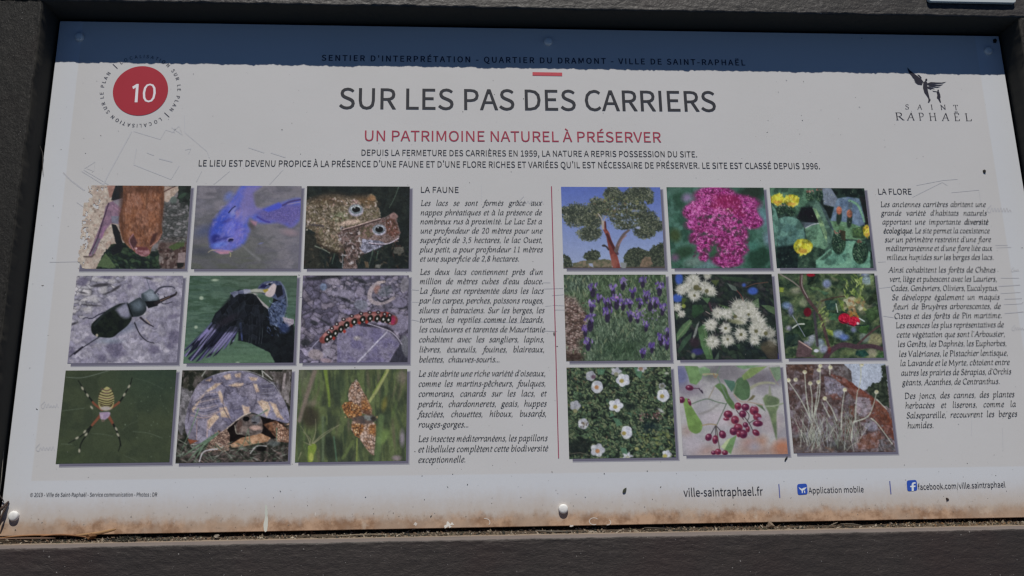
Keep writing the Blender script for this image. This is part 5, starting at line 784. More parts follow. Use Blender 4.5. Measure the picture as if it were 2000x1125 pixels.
p.L([(820, 590), (880, 720), (960, 800), (1050, 828)], 15, (38, 38, 46), 8); p.L([(890, 530), (960, 590), (1040, 635)], 26, (44, 40, 50), 12); p.L([(950, 550), (1000, 600)], 8, (150, 130, 100))
p.P('310,640 330,590 420,510 520,430 640,370 720,355 750,370 790,520 740,620 640,700 560,760 440,760 360,740 320,700', K, sm=True, col2=(28, 36, 30), cs=60)
p.P('600,440 700,365 735,370 770,510 690,530', (104, 104, 124), soft=40, sm=True); p.P('620,420 740,400 760,470 660,510', (120, 118, 136), soft=40, a=.7); p.L([(350, 620), (460, 490), (620, 390)], 20, (52, 62, 62), soft=30, a=.6)
p.P('740,370 860,300 900,310 960,420 910,500 800,520 760,470', (36, 44, 48), sm=True); p.P('780,370 870,320 920,380 900,430 830,440', (76, 88, 98), soft=70, sm=True); p.L([(740, 375), (770, 450), (800, 520)], 10, (14, 18, 20))
p.P('900,250 950,225 1010,195 1060,240 1110,310 1080,370 1000,400 950,390 900,300', (50, 60, 66), sm=True); p.P('930,250 1010,205 1080,270 1080,310 990,330', (108, 118, 130), soft=50, sm=True); p.P('940,340 1100,330 1090,390 980,420', (18, 22, 26))
p.L([(1000, 200), (985, 150), (960, 80)], 12, (80, 84, 100), 6); p.L([(1060, 240), (1110, 185), (1190, 165), (1265, 170), (1290, 190)], 26, (56, 56, 70), 10); p.L([(1070, 360), (1170, 312), (1290, 262), (1308, 232)], 46, (36, 32, 36), 14, soft=8); p.L([(1180, 300), (1165, 275)], 14, (40, 36, 42), 6); p.L([(1090, 250), (1100, 262)], 16, (70, 72, 88)); p.L([(1120, 335), (1230, 285)], 8, (110, 84, 70)); p.L([(1120, 340), (1165, 370), (1260, 345)], 10, (52, 52, 62)); p.L([(1260, 345), (1350, 400)], 6, (96, 92, 110)); p.E(380, 735, 14, 16, (150, 140, 120))
p.build('printed photo of a black long-jawed beetle on grey stone', sat=.72, det=.12, gain=1.05, con=1.12)

# 5 cormorant
p = Pic([(370.4, 538.4), (578.7, 538.4), (574.8, 708.8), (358.4, 708.8)], (350, 532, 5.983), 5)
p.bg((62, 84, 72), (54, 76, 60), (72, 94, 80), sc=200, sy=34); t = np.clip((p.Y - 700) / 300, 0, 1); p.put(t * .7, (80, 106, 82)); p.put(np.clip((400 - p.Y) / 400, 0, 1) * np.clip((p.X - 300) / 500, 0, 1) * .5, (66, 76, 64))
for q in [(260, 300, 24, 22), (197, 640, 20, 18), (685, 1053, 20, 8), (420, 90, 40, 14)]: p.E(*q, (150, 162, 140), 0, 14, .8)
p.P('860,240 920,260 1050,400 1030,440 960,370', (140, 134, 134), soft=10)
D = (16, 20, 26)
p.P('620,240 700,200 790,210 900,270 980,390 1040,430 1090,350 1110,260 1180,200 1250,260 1265,380 1220,520 1340,600 1350,1070 1130,1070 1060,940 940,880 840,830 760,810 690,800 690,640 620,830 570,870 500,880 380,700 360,620 420,480 600,320 600,270', D, rough=6, col2=(24, 30, 34), cs=50)
fan = p.mask_of('370,600 60,905 60,975 130,1032 200,1046 320,1000 400,985 520,900 590,835 640,800 700,640', soft=12)
p.cells(fan, 26, 520, [(98, 96, 134), (40, 42, 62), (80, 78, 114), (28, 30, 46), (114, 110, 148), (36, 38, 56)], (12, 14, 24), .2, 1.0, k=7, ang=38, rnd=.2)
for q in [((85, 1005), (260, 850)), ((165, 1052), (330, 880)), ((262, 1040), (400, 880)), ((362, 1010), (470, 860)), ((462, 960), (550, 820)), ((560, 890), (620, 760)), ((650, 850), (690, 700)), ((60, 945), (160, 860))]: p.L([q[0], q[1]], 30, (74, 98, 80), 2, soft=8)
p.L([(380, 590), (240, 740), (70, 900)], 16, (70, 78, 100), 6); p.L([(330, 680), (230, 790)], 36, (112, 104, 150), 16, soft=14); p.L([(720, 600), (735, 790)], 30, (60, 70, 112), 14, soft=12)
for x in (820, 850, 905, 940, 970): p.L([(x, 500), (x + 4, 700), (x - 10, 830)], 5, (72, 80, 86), soft=6, a=.8)
mw = p.mask_of('620,250 800,230 980,400 1010,560 900,800 700,700 640,700 470,700 380,640 430,490', soft=30)
p.cells(mw, 60, 120, [(22, 26, 32), (30, 34, 42), (16, 20, 26)], (46, 52, 62), .10, .7, k=2, ang=24, warp=30, rnd=.5); p.cells(p.mask_of('1040,640 1350,640 1350,1070 1130,1070', soft=40), 70, 110, [(18, 22, 26), (24, 28, 32)], (34, 38, 44), .1, .6, k=3)
p.E(560, 560, 130, 40, (44, 40, 50), -30, 40, .6); p.P('590,240 680,215 790,195 850,215 800,250 700,250 640,290', (74, 78, 100), rough=8, col2=(100, 104, 124), cs=24)
p.P('900,262 1000,278 1085,298 1088,345 1045,405 965,335', (60, 82, 66), soft=8)
p.P('910,200 940,150 1000,110 1100,100 1180,110 1225,180 1240,280 1180,330 1100,300 1060,280 1000,260 920,230', (52, 58, 84), sm=True, col2=(70, 78, 104), cs=30)
p.P('1010,230 1060,170 1110,130 1145,190 1100,270 1060,290 1010,270', (166, 152, 152), sm=True, soft=12); p.P('935,180 980,140 1030,150 1000,185', (30, 30, 66)); p.P('1140,150 1200,150 1215,260 1150,300 1120,240', (26, 28, 38)); p.L([(1020, 140), (1090, 115)], 8, (150, 150, 160)); p.L([(1180, 110), (1235, 190), (1255, 300), (1265, 400)], 14, (92, 100, 124), soft=14, a=.8); p.E(1058, 140, 16, 13, (12, 14, 22))
p.P('780,215 900,190 1000,200 1040,205 1010,240 900,245 790,245', (138, 140, 130), soft=10); p.L([(800, 235), (900, 235), (980, 240)], 8, (60, 66, 60)); p.P('975,205 1040,190 1040,215 1000,240', (140, 124, 48), soft=10); p.P('750,200 830,200 840,235 760,250', (132, 134, 150), soft=16)
p.P('1040,440 1100,350 1240,300 1260,420 1230,520 1180,650 1060,600', (42, 52, 74), rough=10, col2=(76, 88, 116), cs=22); p.S(90, (1030, 340, 1260, 740), 16, 5, [(120, 134, 160), (20, 26, 40), (64, 80, 120)], ang=(20, 80), a=(.4, .9)); p.P('1200,520 1340,550 1345,600 1260,640', (124, 116, 128), rough=10, col2=(160, 152, 160), cs=20); p.E(1230, 650, 60, 60, (44, 56, 92), 0, 40, .8)
p.L([(1230, 190), (1262, 300), (1250, 420), (1225, 520)], 8, (120, 130, 140), soft=8, a=.5)
p.build('printed photo of a cormorant preening its open wing', sat=.84, det=.08, con=1.12, gain=1.04)

# 6 caterpillar
p = Pic([(591.2, 538), (797.3, 538), (797.3, 707.8), (585, 708.3)], (575, 532, 5.983), 6)
p.bg((96, 90, 112), (112, 104, 126), (80, 76, 94), sc=90)
p.cells(1.0, 110, 80, [(104, 98, 120), (90, 84, 104), (122, 114, 134), (78, 74, 92), (112, 104, 118)], (44, 42, 52), .13, .9, k=1, warp=90); p.cells(p.mask_of('380,40 1340,40 1340,480 1000,420 600,460 400,300', soft=60), 60, 44, [(110, 104, 124), (92, 88, 104), (130, 122, 136), (72, 70, 84)], (36, 36, 44), .16, .8, k=2, warp=50)
p.S(60, (60, 40, 1340, 1050), 30, 14, [(120, 112, 134), (84, 80, 100), (106, 98, 122), (66, 62, 78), (130, 122, 138)], soft=14, a=(.4, .9))
for q in [(340, 60, 240, 26, -6), (120, 490, 110, 10, -25), (360, 580, 100, 10, 30), (600, 320, 90, 18, 28), (230, 590, 50, 24, 20), (760, 100, 90, 16, 20), (130, 820, 60, 40, 0), (1250, 400, 70, 30, 10)]: p.E(*q[:4], (36, 38, 42), q[4], 20, .85)
for q in [(340, 170, 40, 44, (92, 106, 132)), (600, 250, 110, 50, (118, 112, 130)), (460, 110, 90, 40, (128, 120, 134)), (780, 380, 80, 60, (104, 106, 120)), (770, 230, 50, 60, (124, 116, 134)), (440, 240, 60, 26, (124, 118, 136)), (620, 460, 60, 26, (122, 114, 144)), (1230, 350, 90, 66, (108, 102, 124)), (1240, 600, 100, 110, (112, 106, 126)), (250, 960, 90, 60, (134, 122, 126)), (380, 930, 46, 46, (132, 126, 140)), (370, 1030, 70, 24, (136, 116, 124)), (1220, 970, 44, 40, (118, 112, 128)), (1160, 450, 60, 22, (120, 112, 132)), (1290, 140, 50, 90, (112, 108, 116))]: p.E(*q[:4], q[4], 8, 14, .9)
p.P('500,740 660,620 850,640 1000,660 1160,720 1230,830 1100,1055 500,1055', (112, 106, 128), rough=8, col2=(96, 90, 122), cs=120); p.P('1100,1060 1230,850 1290,780 1345,1060', (50, 50, 62), rough=10); p.E(1300, 860, 50, 130, (92, 92, 100), -8, 14); p.E(730, 770, 40, 26, (140, 132, 136), 0, 20)
p.L([(980, 130), (900, 200), (880, 300), (950, 360), (1060, 350), (1160, 300)], 56, (140, 128, 132), 40, soft=12); p.E(970, 200, 40, 50, (136, 100, 94), 20, 24); p.E(1060, 220, 90, 60, (70, 76, 84), -20, 24, .9, col2=(104, 104, 116)); p.L([(950, 290), (1010, 340), (1100, 310)], 20, (54, 54, 64)); p.L([(980, 120), (1050, 110)], 30, (150, 136, 134))
p.L([(790, 600), (950, 625), (1110, 660), (1190, 760)], 44, (34, 30, 40), 20, soft=24, a=.8)
p.L([(860, 600), (960, 630), (1120, 690), (1200, 760), (1255, 840)], 12, (150, 144, 158)); p.L([(1080, 700), (960, 820), (740, 1050)], 16, (158, 154, 170)); p.L([(370, 710), (250, 830), (160, 930)], 12, (134, 130, 152), 8)
p.L([(335, 790), (420, 710), (530, 640), (640, 580), (780, 530), (900, 515), (1040, 520), (1150, 560)], 84, (112, 54, 50), 118, soft=14); p.L([(350, 740), (480, 640), (640, 550), (800, 505), (1000, 500)], 40, (150, 96, 92), soft=18); p.E(1080, 490, 50, 24, (150, 50, 40), 10, 14); p.E(1150, 560, 30, 50, (132, 34, 66), 0, 14)
for x, y in [(385, 780), (425, 750), (480, 712), (545, 665), (610, 615), (700, 578), (798, 550), (886, 538), (968, 540), (1040, 548), (1100, 555)]:
    p.E(x, y, 33, 44, (24, 26, 22), 20, 8); p.E(x, y + 2, 10, 14, (196, 196, 190), 20, 7); p.E(x + 18, y + 34, 6, 6, (176, 176, 170), 0, 7)
for x, y in [(400, 700), (438, 655), (495, 605), (575, 550), (670, 510), (780, 482), (880, 468), (980, 468), (1055, 488), (1115, 500)]: p.E(x, y, 26, 22, (44, 34, 38), 10, 8); p.E(x, y, 9, 9, (180, 176, 174), 0, 7)
for x, y in [(460, 770), (585, 690), (665, 625), (760, 590), (845, 580)]: p.E(x, y, 18, 20, (150, 46, 36), 0, 10)
p.build('printed photo of a red spotted caterpillar on purple-grey stones', sat=.8, det=.24, con=1.08)

# 7 wasp spider
p = Pic([(128.8, 723), (342.7, 723), (333.3, 904.4), (108.9, 904.4)], (100, 715, 5.624), 7)
p.bg((54, 64, 44), (50, 60, 42), (58, 68, 46), sc=200); p.put(np.clip((600 - p.Y) / 500, 0, 1) * np.clip((p.X - 500) / 500, 0, 1) * .6, (40, 60, 48)); p.put(np.clip((p.Y - 800) / 400, 0, 1) * np.clip((700 - p.X) / 700, 0, 1) * .5, (64, 80, 44))
W_ = (92, 106, 86)
p.L([(160, 122), (300, 130), (420, 112), (630, 52)], 6, (112, 124, 112), soft=6, a=.8); p.L([(120, 492), (240, 478), (370, 462)], 5, W_, a=.8); p.L([(440, 740), (580, 750), (680, 772)], 5, W_, a=.6); p.L([(110, 856), (230, 858)], 6, W_, a=.7); p.L([(900, 720), (1060, 735), (1220, 790)], 6, W_, a=.7); p.L([(920, 135), (1060, 170), (1230, 250)], 5, W_, a=.4); p.L([(780, 700), (860, 640), (960, 600)], 4, W_, a=.5); p.L([(800, 980), (940, 1040)], 5, W_, a=.5)
p.S(26, (800, 200, 1330, 1040), 6, 6, [(108, 124, 100)], a=(.3, .8))
for leg in ([(560, 480), (480, 420), (440, 370), (380, 290), (330, 210), (300, 160)], [(640, 470), (720, 420), (770, 370), (820, 290), (870, 200), (890, 130)], [(540, 540), (460, 640), (400, 700), (330, 770), (190, 848)], [(530, 560), (450, 650), (400, 740), (330, 850), (310, 960)], [(620, 540), (680, 640), (730, 740), (760, 850), (740, 935)], [(630, 540), (690, 650), (740, 760), (770, 880)]):
    p.L(leg, 26, (24, 28, 24), 8, soft=6); q = smooth_pts(leg, 4); h_ = len(q) // 3; p.L([tuple(v) for v in q[:h_]], 28, (122, 66, 44), 24, sm=False)
for x, y, a in [(345, 245, 60), (400, 320, 60), (855, 225, -60), (803, 315, -60), (370, 720, -50), (385, 752, -50), (285, 790, -30), (735, 755, 60), (445, 455, 50), (715, 690, 60), (310, 930, 90)]: p.E(x, y, 22, 11, (150, 146, 124), a, 8)
p.P('520,350 540,290 590,240 620,228 660,260 690,330 690,400 670,460 600,490 540,465 520,420', (158, 150, 92), sm=True, soft=8)
for i, y in enumerate((262, 292, 322, 350, 378, 404, 428, 448)):
    w_ = math.sqrt(max(0, 1 - ((y - 360) / 130) ** 2)) * 84; p.L([(606 - w_, y - 14), (606 - w_ * .4, y + 2), (612, y + 8), (610 + w_ * .5, y + 2), (606 + w_, y - 16)], 11, (52, 42, 26) if i not in (0, 3) else (92, 66, 58), soft=6)
p.E(600, 465, 60, 22, (158, 148, 140), 0, 12); p.E(606, 300, 40, 10, (120, 92, 84), 0, 10, .6); p.P('530,510 640,505 640,550 590,590 545,580', (138, 116, 146), sm=True, soft=10, col2=(160, 140, 160), cs=20); p.E(570, 600, 20, 14, (96, 84, 70))
p.build('printed photo of a yellow striped spider on its web', sat=.8, det=.06)

# 8 tortoise
p = Pic([(356.1, 722.5), (569.3, 722.5), (563.2, 903), (343.1, 903.1)], (336, 715, 5.624), 8)
p.bg((62, 62, 52), (84, 78, 74), (44, 48, 40), sc=70)
p.P('90,230 220,280 200,420 110,760 60,700', (112, 108, 112), rough=20, col2=(84, 82, 84), cs=40); p.P('1080,60 1300,60 1290,420 1200,330', (120, 112, 112), rough=20, col2=(76, 70, 66), cs=40, csy=120); p.L([(990, 50), (1000, 120)], 12, (146, 146, 138)); p.L([(1000, 60), (1070, 120), (1100, 150)], 12, (150, 148, 142)); p.L([(1240, 90), (1220, 240)], 26, (132, 120, 120)); p.L([(370, 50), (330, 110)], 10, (130, 132, 124))
p.P('180,440 230,300 300,190 430,110 620,58 800,60 950,110 1080,190 1190,310 1260,440 1290,600 1220,620 1000,555 880,510 780,545 700,600 560,710 440,780 300,850 190,800 140,640', (106, 102, 128), soft=8, sm=True, col2=(120, 112, 134), cs=60)
for q in [(400, 380, 110, 70), (420, 500, 130, 40), (660, 300, 120, 60), (700, 420, 110, 90), (1060, 260, 110, 60), (560, 180, 60, 40), (800, 300, 60, 120), (880, 460, 60, 50), (460, 640, 50, 80), (330, 660, 40, 70), (220, 650, 30, 90), (1150, 480, 30, 60), (680, 120, 40, 30), (440, 170, 60, 30)]: p.E(*q, (66, 62, 82), -12, 60, .8)
p.cells(p.mask_of('180,440 230,300 300,190 430,110 620,58 800,60 950,110 1080,190 1190,310 1260,440 1290,600 1220,620 1000,555 880,510 780,545 700,600 560,710 440,780 300,850 190,800 140,640', sm=True, soft=10), 210, 190, [(112, 108, 128), (98, 94, 118), (118, 112, 126)], (58, 54, 68), .05, .6, k=2, warp=120, rnd=.35)
Yl = (172, 146, 120)
for P_ in ('560,110 640,80 650,140 600,150', '690,90 760,70 750,130 700,120', '620,215 700,185 790,190 750,235 690,232', '380,270 480,190 550,185 480,240 390,290', '500,290 530,265 560,330 570,430 540,400', '520,460 600,440 640,570 540,560', '770,430 850,450 850,510 790,540', '940,390 1000,370 1060,400 1080,470 1040,560 1010,500', '1070,390 1140,420 1190,530 1230,590 1150,560', '890,190 930,200 960,280 920,290', '840,120 940,130 930,160 870,160', '220,470 380,270 300,400 230,510', '390,600 470,520 520,560 400,700', '370,160 440,130 420,170'): p.P(P_, Yl, soft=16, rough=6, col2=(158, 130, 110), cs=30)
for i in range(7): p.L([(230 + i * 6, 500 + i * 8 - i * 28), (360, 545 - i * 40), (500 + i * 2, 500 - i * 36)], 8, (60, 60, 84) if i % 2 else (150, 132, 130), soft=6, a=.85)
for i in range(8): p.L([(1000 - i * 4, 380 - i * 26), (1120, 370 - i * 26), (1190 - i * 16, 340 - i * 24)], 6, (140, 140, 160) if i % 2 else (80, 82, 108), soft=6, a=.7)
for i in range(9): p.L([(590, 320 + i * 32), (700, 310 + i * 32), (900, 330 + i * 20)], 5, (128, 124, 146), soft=6, a=.35)
for i in range(8): p.L([(230 - i * 6, 340 + i * 34), (200 - i * 4, 420 + i * 30)], 7, (70, 64, 76), a=.6)
for cx0, cy0, aa, bb in ((690, 330, 60, 46), (400, 400, 50, 36), (1050, 300, 46, 40), (640, 120, 40, 20)):
    for k_ in range(1, 4): p.L([(cx0 + aa * k_ * math.cos(t_), cy0 + bb * k_ * math.sin(t_)) for t_ in np.linspace(0, 6.28, 13)], 4, (138, 132, 144) if k_ % 2 else (70, 66, 88), soft=6, a=.5, sm=False)
p.L([(590, 250), (560, 430), (620, 560), (660, 620)], 9, (64, 60, 78), soft=8, a=.8); p.L([(540, 190), (600, 230), (780, 220), (880, 180)], 8, (64, 60, 80), soft=8, a=.8); p.L([(880, 180), (930, 360), (860, 500)], 8, (66, 62, 80), soft=8, a=.7)
p.L([(210, 540), (300, 565), (400, 560), (560, 480)], 12, (140, 118, 118)); p.L([(390, 600), (385, 780)], 10, (150, 124, 120)); p.L([(275, 590), (270, 800)], 8, (134, 110, 108)); p.L([(440, 790), (600, 690), (760, 560), (860, 512)], 14, (168, 150, 136)); p.L([(440, 110), (620, 60), (860, 62), (1080, 170), (1190, 300)], 8, (146, 144, 156), a=.7)
p.P('600,700 720,590 1000,560 1220,620 1280,760 1100,800 900,780 640,880', (34, 28, 26), rough=8)
p.P('700,640 740,590 800,545 900,530 970,560 995,640 985,730 900,760 780,760 700,720', (104, 92, 88), sm=True, col2=(80, 70, 66), cs=24); p.E(815, 580, 36, 26, (14, 16, 18), 0, 8); p.E(920, 590, 50, 50, (88, 92, 100), 0, 24, .8); p.E(905, 620, 26, 8, (40, 36, 38)); p.E(920, 680, 70, 26, (148, 118, 106), 0, 16); p.E(740, 660, 30, 70, (84, 62, 54), 10, 20, .8); p.L([(690, 650), (710, 740), (770, 740)], 10, (130, 122, 108)); p.E(790, 690, 40, 30, (116, 100, 92), 0, 20)
p.P('640,860 760,790 980,740 1090,790 1050,830 850,870 660,900', (140, 98, 66), rough=6, col2=(160, 120, 88), cs=40); p.P('1000,640 1140,600 1280,700 1280,840 1180,830 1080,720', (128, 84, 58), rough=6, col2=(84, 56, 40), cs=30); p.S(50, (1120, 640, 1280, 830), 14, 10, [(168, 130, 106), (70, 50, 42)]) 
p.P('360,910 440,800 600,690 635,760 620,900 500,960 400,950', (122, 96, 84), rough=6, col2=(84, 62, 56), cs=26); p.S(100, (400, 710, 630, 940), 13, 9, [(160, 126, 96), (80, 56, 46), (140, 110, 96)], inside=(530, 840, 110, 130)); p.P('170,800 290,820 200,860', (120, 62, 38)); p.cells(p.mask_of('360,910 440,800 600,690 635,760 620,900 500,960 400,950', soft=10), 22, 18, [(140, 110, 92), (110, 84, 72), (160, 130, 108)], (62, 46, 42), .22, .8, k=5); p.cells(p.mask_of('1100,620 1280,700 1280,840 1160,820', soft=14), 24, 22, [(150, 112, 88), (120, 84, 64), (168, 134, 112)], (60, 40, 34), .2, .8, k=6)
p.P('60,900 400,940 1280,880 1280,1070 40,1070', (84, 74, 70), rough=40, soft=40, col2=(50, 50, 44), cs=40); p.S(190, (60, 840, 1280, 1060), 34, 5, [(130, 130, 122), (70, 88, 70), (44, 44, 40), (110, 90, 84), (92, 104, 90)], ang=(-50, 60), soft=5)
for a, wd in (([(290, 470), (230, 640), (100, 940)], 14), ([(470, 760), (280, 880), (120, 990)], 30), ([(500, 740), (260, 950), (180, 1040)], 26), ([(370, 830), (240, 1060)], 22), ([(840, 690), (780, 860), (700, 960)], 8), ([(840, 720), (860, 860)], 8), ([(1150, 680), (1150, 820)], 12), ([(1050, 480), (920, 555)], 14), ([(950, 830), (930, 920)], 8)): p.L(a, wd, (88, 112, 88), 6, soft=6)
p.L([(300, 1050), (350, 940), (500, 910)], 12, (160, 156, 160)); p.L([(860, 960), (930, 880), (1040, 880)], 10, (150, 148, 146)); p.L([(60, 800), (160, 860)], 8, (120, 124, 112)); p.E(980, 910, 60, 30, (28, 28, 26), 0, 16); p.E(1120, 850, 60, 30, (78, 84, 82), 0, 20)
p.build('printed photo of a tortoise under a domed shell in grass', sat=.62, det=.2, con=1.32)

# 9 butterfly
p = Pic([(583.7, 721.8), (794.9, 721.4), (793.5, 901.3), (576.2, 901.7)], (565, 715, 5.624), 9)
p.bg((70, 80, 50), (54, 66, 46), (84, 96, 58), sc=60, sy=260); p.put(p.con(p.nz(90, 200, 8), .5, .7) * .6, (44, 52, 42)); p.put(np.clip((500 - p.Y) / 400, 0, 1) * np.clip((400 - p.X) / 300, 0, 1) * .6, (96, 96, 84))
p.S(60, (80, 50, 1290, 1040), 14, 110, [(84, 104, 56), (50, 62, 46), (98, 110, 66), (64, 84, 54), (92, 84, 68)], ang=(-22, 22), soft=24, a=(.4, .8))
p.E(230, 560, 100, 120, (48, 40, 34), 0, 70, .7); p.E(480, 900, 120, 130, (36, 42, 36), 0, 60, .7); p.E(560, 200, 60, 120, (52, 66, 48), 0, 60, .6); p.L([(280, 60), (200, 300), (110, 600)], 50, (112, 100, 88), 40, soft=26); p.E(1240, 120, 60, 70, (120, 108, 98), 0, 50, .6); p.E(250, 410, 60, 30, (116, 104, 90), 0, 40, .6)
p.L([(395, 50), (410, 150), (435, 320), (440, 440)], 40, (104, 124, 50), 20, soft=16); p.L([(1080, 45), (1010, 180), (940, 300), (880, 390)], 36, (140, 144, 86), 30, soft=10); p.L([(1060, 60), (920, 300)], 12, (110, 128, 56)); p.E(1045, 420, 26, 70, (120, 110, 44), 10, 30, .7); p.E(1030, 780, 50, 90, (104, 128, 66), 30, 30, .8); p.E(1240, 790, 26, 80, (124, 116, 124), 0, 30); p.E(1180, 1010, 50, 30, (120, 108, 110), 0, 24); p.L([(745, 800), (740, 1040)], 18, (110, 122, 60), soft=8); p.L([(700, 830), (590, 1010)], 34, (84, 98, 56), soft=16); p.L([(370, 560), (370, 1040)], 26, (84, 98, 70), soft=16); p.L([(490, 780), (520, 1040)], 16, (70, 98, 74), soft=12); p.L([(1010, 560), (960, 1040)], 60, (92, 116, 68), soft=30, a=.7)
p.P('205,880 230,860 280,850 300,900 270,980 250,1050 205,1050', (110, 130, 48), sm=True, soft=12); p.E(240, 1000, 26, 50, (150, 158, 70), 0, 14)
for a in ([(230, 860), (200, 780), (130, 660)], [(250, 850), (290, 720), (290, 580)], [(270, 850), (400, 750), (560, 640)], [(260, 850), (380, 740), (540, 650)], [(240, 870), (150, 830)], [(225, 860), (230, 800), (150, 720)], [(130, 950), (95, 1040)]): p.L(a, 11, (124, 122, 92), 4, soft=6)
A, B_, C_, D2 = (158, 124, 102), (150, 96, 50), (64, 42, 32), (176, 150, 134)
p.P('735,150 770,190 800,260 850,350 910,480 900,540 800,520 760,480 700,400 650,370 655,260 690,190', A, soft=7, rough=3, col2=(166, 138, 120), cs=40); p.P('575,440 610,400 680,390 780,450 800,540 720,575 660,570 610,520', B_, soft=7, rough=4)
p.P('690,610 760,600 900,600 940,640 945,820 930,980 890,960 820,870 770,790 720,760 680,690', A, soft=7, rough=3, col2=(170, 136, 112), cs=40); p.P('680,640 760,630 840,660 790,740 770,790 720,760', B_, soft=9, rough=4); p.P('840,330 900,470 880,500 800,480 790,380', (152, 96, 58), soft=30); p.P('880,650 945,640 945,760 890,740', (156, 98, 60), soft=24)
w1 = p.mask_of('735,150 770,190 800,260 850,350 910,480 900,540 800,520 760,480 700,400 650,370 655,260 690,190', soft=6, rough=3); w2 = p.mask_of('690,610 760,600 900,600 940,640 945,820 930,980 890,960 820,870 770,790 720,760 680,690', soft=6, rough=3)
p.cells(np.maximum(w1, w2), 34, 30, [(166, 136, 118), (152, 116, 92), (178, 152, 136)], (60, 42, 34), .20, .95, k=1, ang=25, warp=20, rnd=.3)
h1 = np.maximum(p.mask_of('575,440 610,400 680,390 780,450 800,540 720,575 660,570 610,520', soft=7), p.mask_of('680,640 760,630 840,660 790,740 770,790 720,760', soft=9)); h1 = np.maximum(h1, p.mask_of('840,350 900,470 880,500 790,480 790,400', soft=30)); h1 = np.maximum(h1, p.mask_of('870,650 945,640 945,760 880,740', soft=24))
p.cells(h1, 30, 26, [(156, 100, 54), (142, 88, 44), (168, 116, 66)], (66, 42, 28), .18, .95, k=2, warp=20, rnd=.3)
r = random.Random(9)
for i in range(30):
    x, y = r.uniform(650, 900), r.uniform(180, 520)
    if x < 650 + max(0, 260 - y) * .5 or x > 770 + (y - 170) * .42: continue
    if r.random() < .6: p.L([(x - 12, y + r.uniform(-8, 8)), (x, y + 8), (x + 12, y + r.uniform(-8, 8))], 6, C_, soft=5)
    else: p.E(x, y, 10, 13, D2, 20, 6)
for i in range(26):
    x, y = r.uniform(700, 940), r.uniform(620, 960)
    if x < 690 + max(0, y - 690) * .75: continue
    if r.random() < .6: p.L([(x - 12, y + r.uniform(-9, 9)), (x, y + 8), (x + 12, y + r.uniform(-8, 8))], 6, C_, soft=5)
    else: p.E(x, y, 10, 12, D2, 20, 6)
for i in range(50): x, y = r.uniform(600, 780), r.uniform(410, 565); p.E(x, y, 7, 8, r.choice([C_, C_, (190, 158, 110)]), 0, 6)
for i in range(30): x, y = r.uniform(695, 790), r.uniform(630, 760); p.E(x, y, 7, 8, r.choice([C_, (200, 172, 130)]), 0, 6)
p.P('680,570 800,545 900,530 955,560 950,600 870,640 760,630 690,600', (96, 76, 66), soft=16, col2=(70, 62, 60), cs=24); p.E(870, 560, 50, 40, (66, 72, 70), 0, 16, .8, col2=(120, 128, 124)); p.E(925, 580, 26, 26, (48, 44, 40)); p.E(965, 560, 9, 14, (140, 124, 80)); p.E(850, 510, 60, 26, (84, 52, 34), 20, 24, .8); p.L([(735, 150), (735, 175)], 10, (150, 140, 130)); p.E(755, 242, 20, 6, (40, 30, 28), -35)
p.build('printed photo of an orange chequered butterfly with open wings', sat=.85, det=.12)

# 10 cork oak
p = Pic([(1095.8, 365.4), (1289.5, 365.5), (1298.1, 523.9), (1100.2, 523.9)], (1090, 358, 6.391), 10)
t = np.clip((p.Y - 50) / 950, 0, 1)[..., None]; p.im[:] = np.array((74, 94, 168)) * (1 - t) + np.array((134, 150, 184)) * t; p.im *= (1 + .03 * (p.nz(150) - .5))[..., None]
p.put(np.clip((500 - p.X) / 500, 0, 1) * np.clip((p.Y - 500) / 400, 0, 1) * .35, (120, 124, 160))
TG, TD = (80, 88, 68), (42, 52, 44)
for P_ in ('840,1060 820,930 870,830 960,800 1050,820 1130,850 1180,790 1240,760 1300,740 1345,720 1345,1070', '300,920 340,870 430,830 500,850 540,920 480,960 470,1050 400,1050 380,980', '60,880 130,900 180,1000 180,1060 60,1060'): p.P(P_, (66, 76, 60), rough=24, rs=20, col2=(40, 48, 42), cs=26); p.cells(p.mask_of(P_, soft=12, rough=24, rs=20), 18, 14, [(70, 80, 60), (50, 60, 48), (92, 98, 76), (38, 46, 40)], (28, 36, 30), .25, .75, k=9, warp=40)
p.P('180,1000 300,970 480,960 560,950 660,960 680,1060 180,1060', (116, 104, 84), rough=16, col2=(80, 84, 62), cs=30); p.P('1030,1000 1080,920 1150,920 1180,1010 1120,1060 1020,1060', (118, 98, 80), rough=16, col2=(96, 84, 66), cs=24); p.P('50,1050 1340,1040 1340,1075 50,1075', (74, 66, 62), rough=8); p.P('380,1000 430,1000 440,1050 390,1030', (134, 144, 170), soft=12); p.P('780,990 860,990 840,1060 790,1060', (120, 124, 124), rough=14)
def crown(x, y, rx, ry, n):
    p.S(n, (x - rx * 1.15, y - ry * 1.15, x + rx * 1.15, y + ry * 1.15), 8, 6, [TG, (56, 66, 52), (98, 104, 84)], inside=(x, y, rx * 1.14, ry * 1.14), soft=5, a=(.6, 1)); p.E(x, y, rx * .8, ry * .72, TD, 0, 50, .9, col2=(70, 78, 62)); p.S(n, (x - rx, y - ry, x + rx, y + ry), 15, 10, [TG, TD, (112, 116, 92), (74, 82, 60), (128, 130, 112), (40, 50, 46)], inside=(x, y, rx, ry), soft=6)
CM = np.zeros_like(p.X)
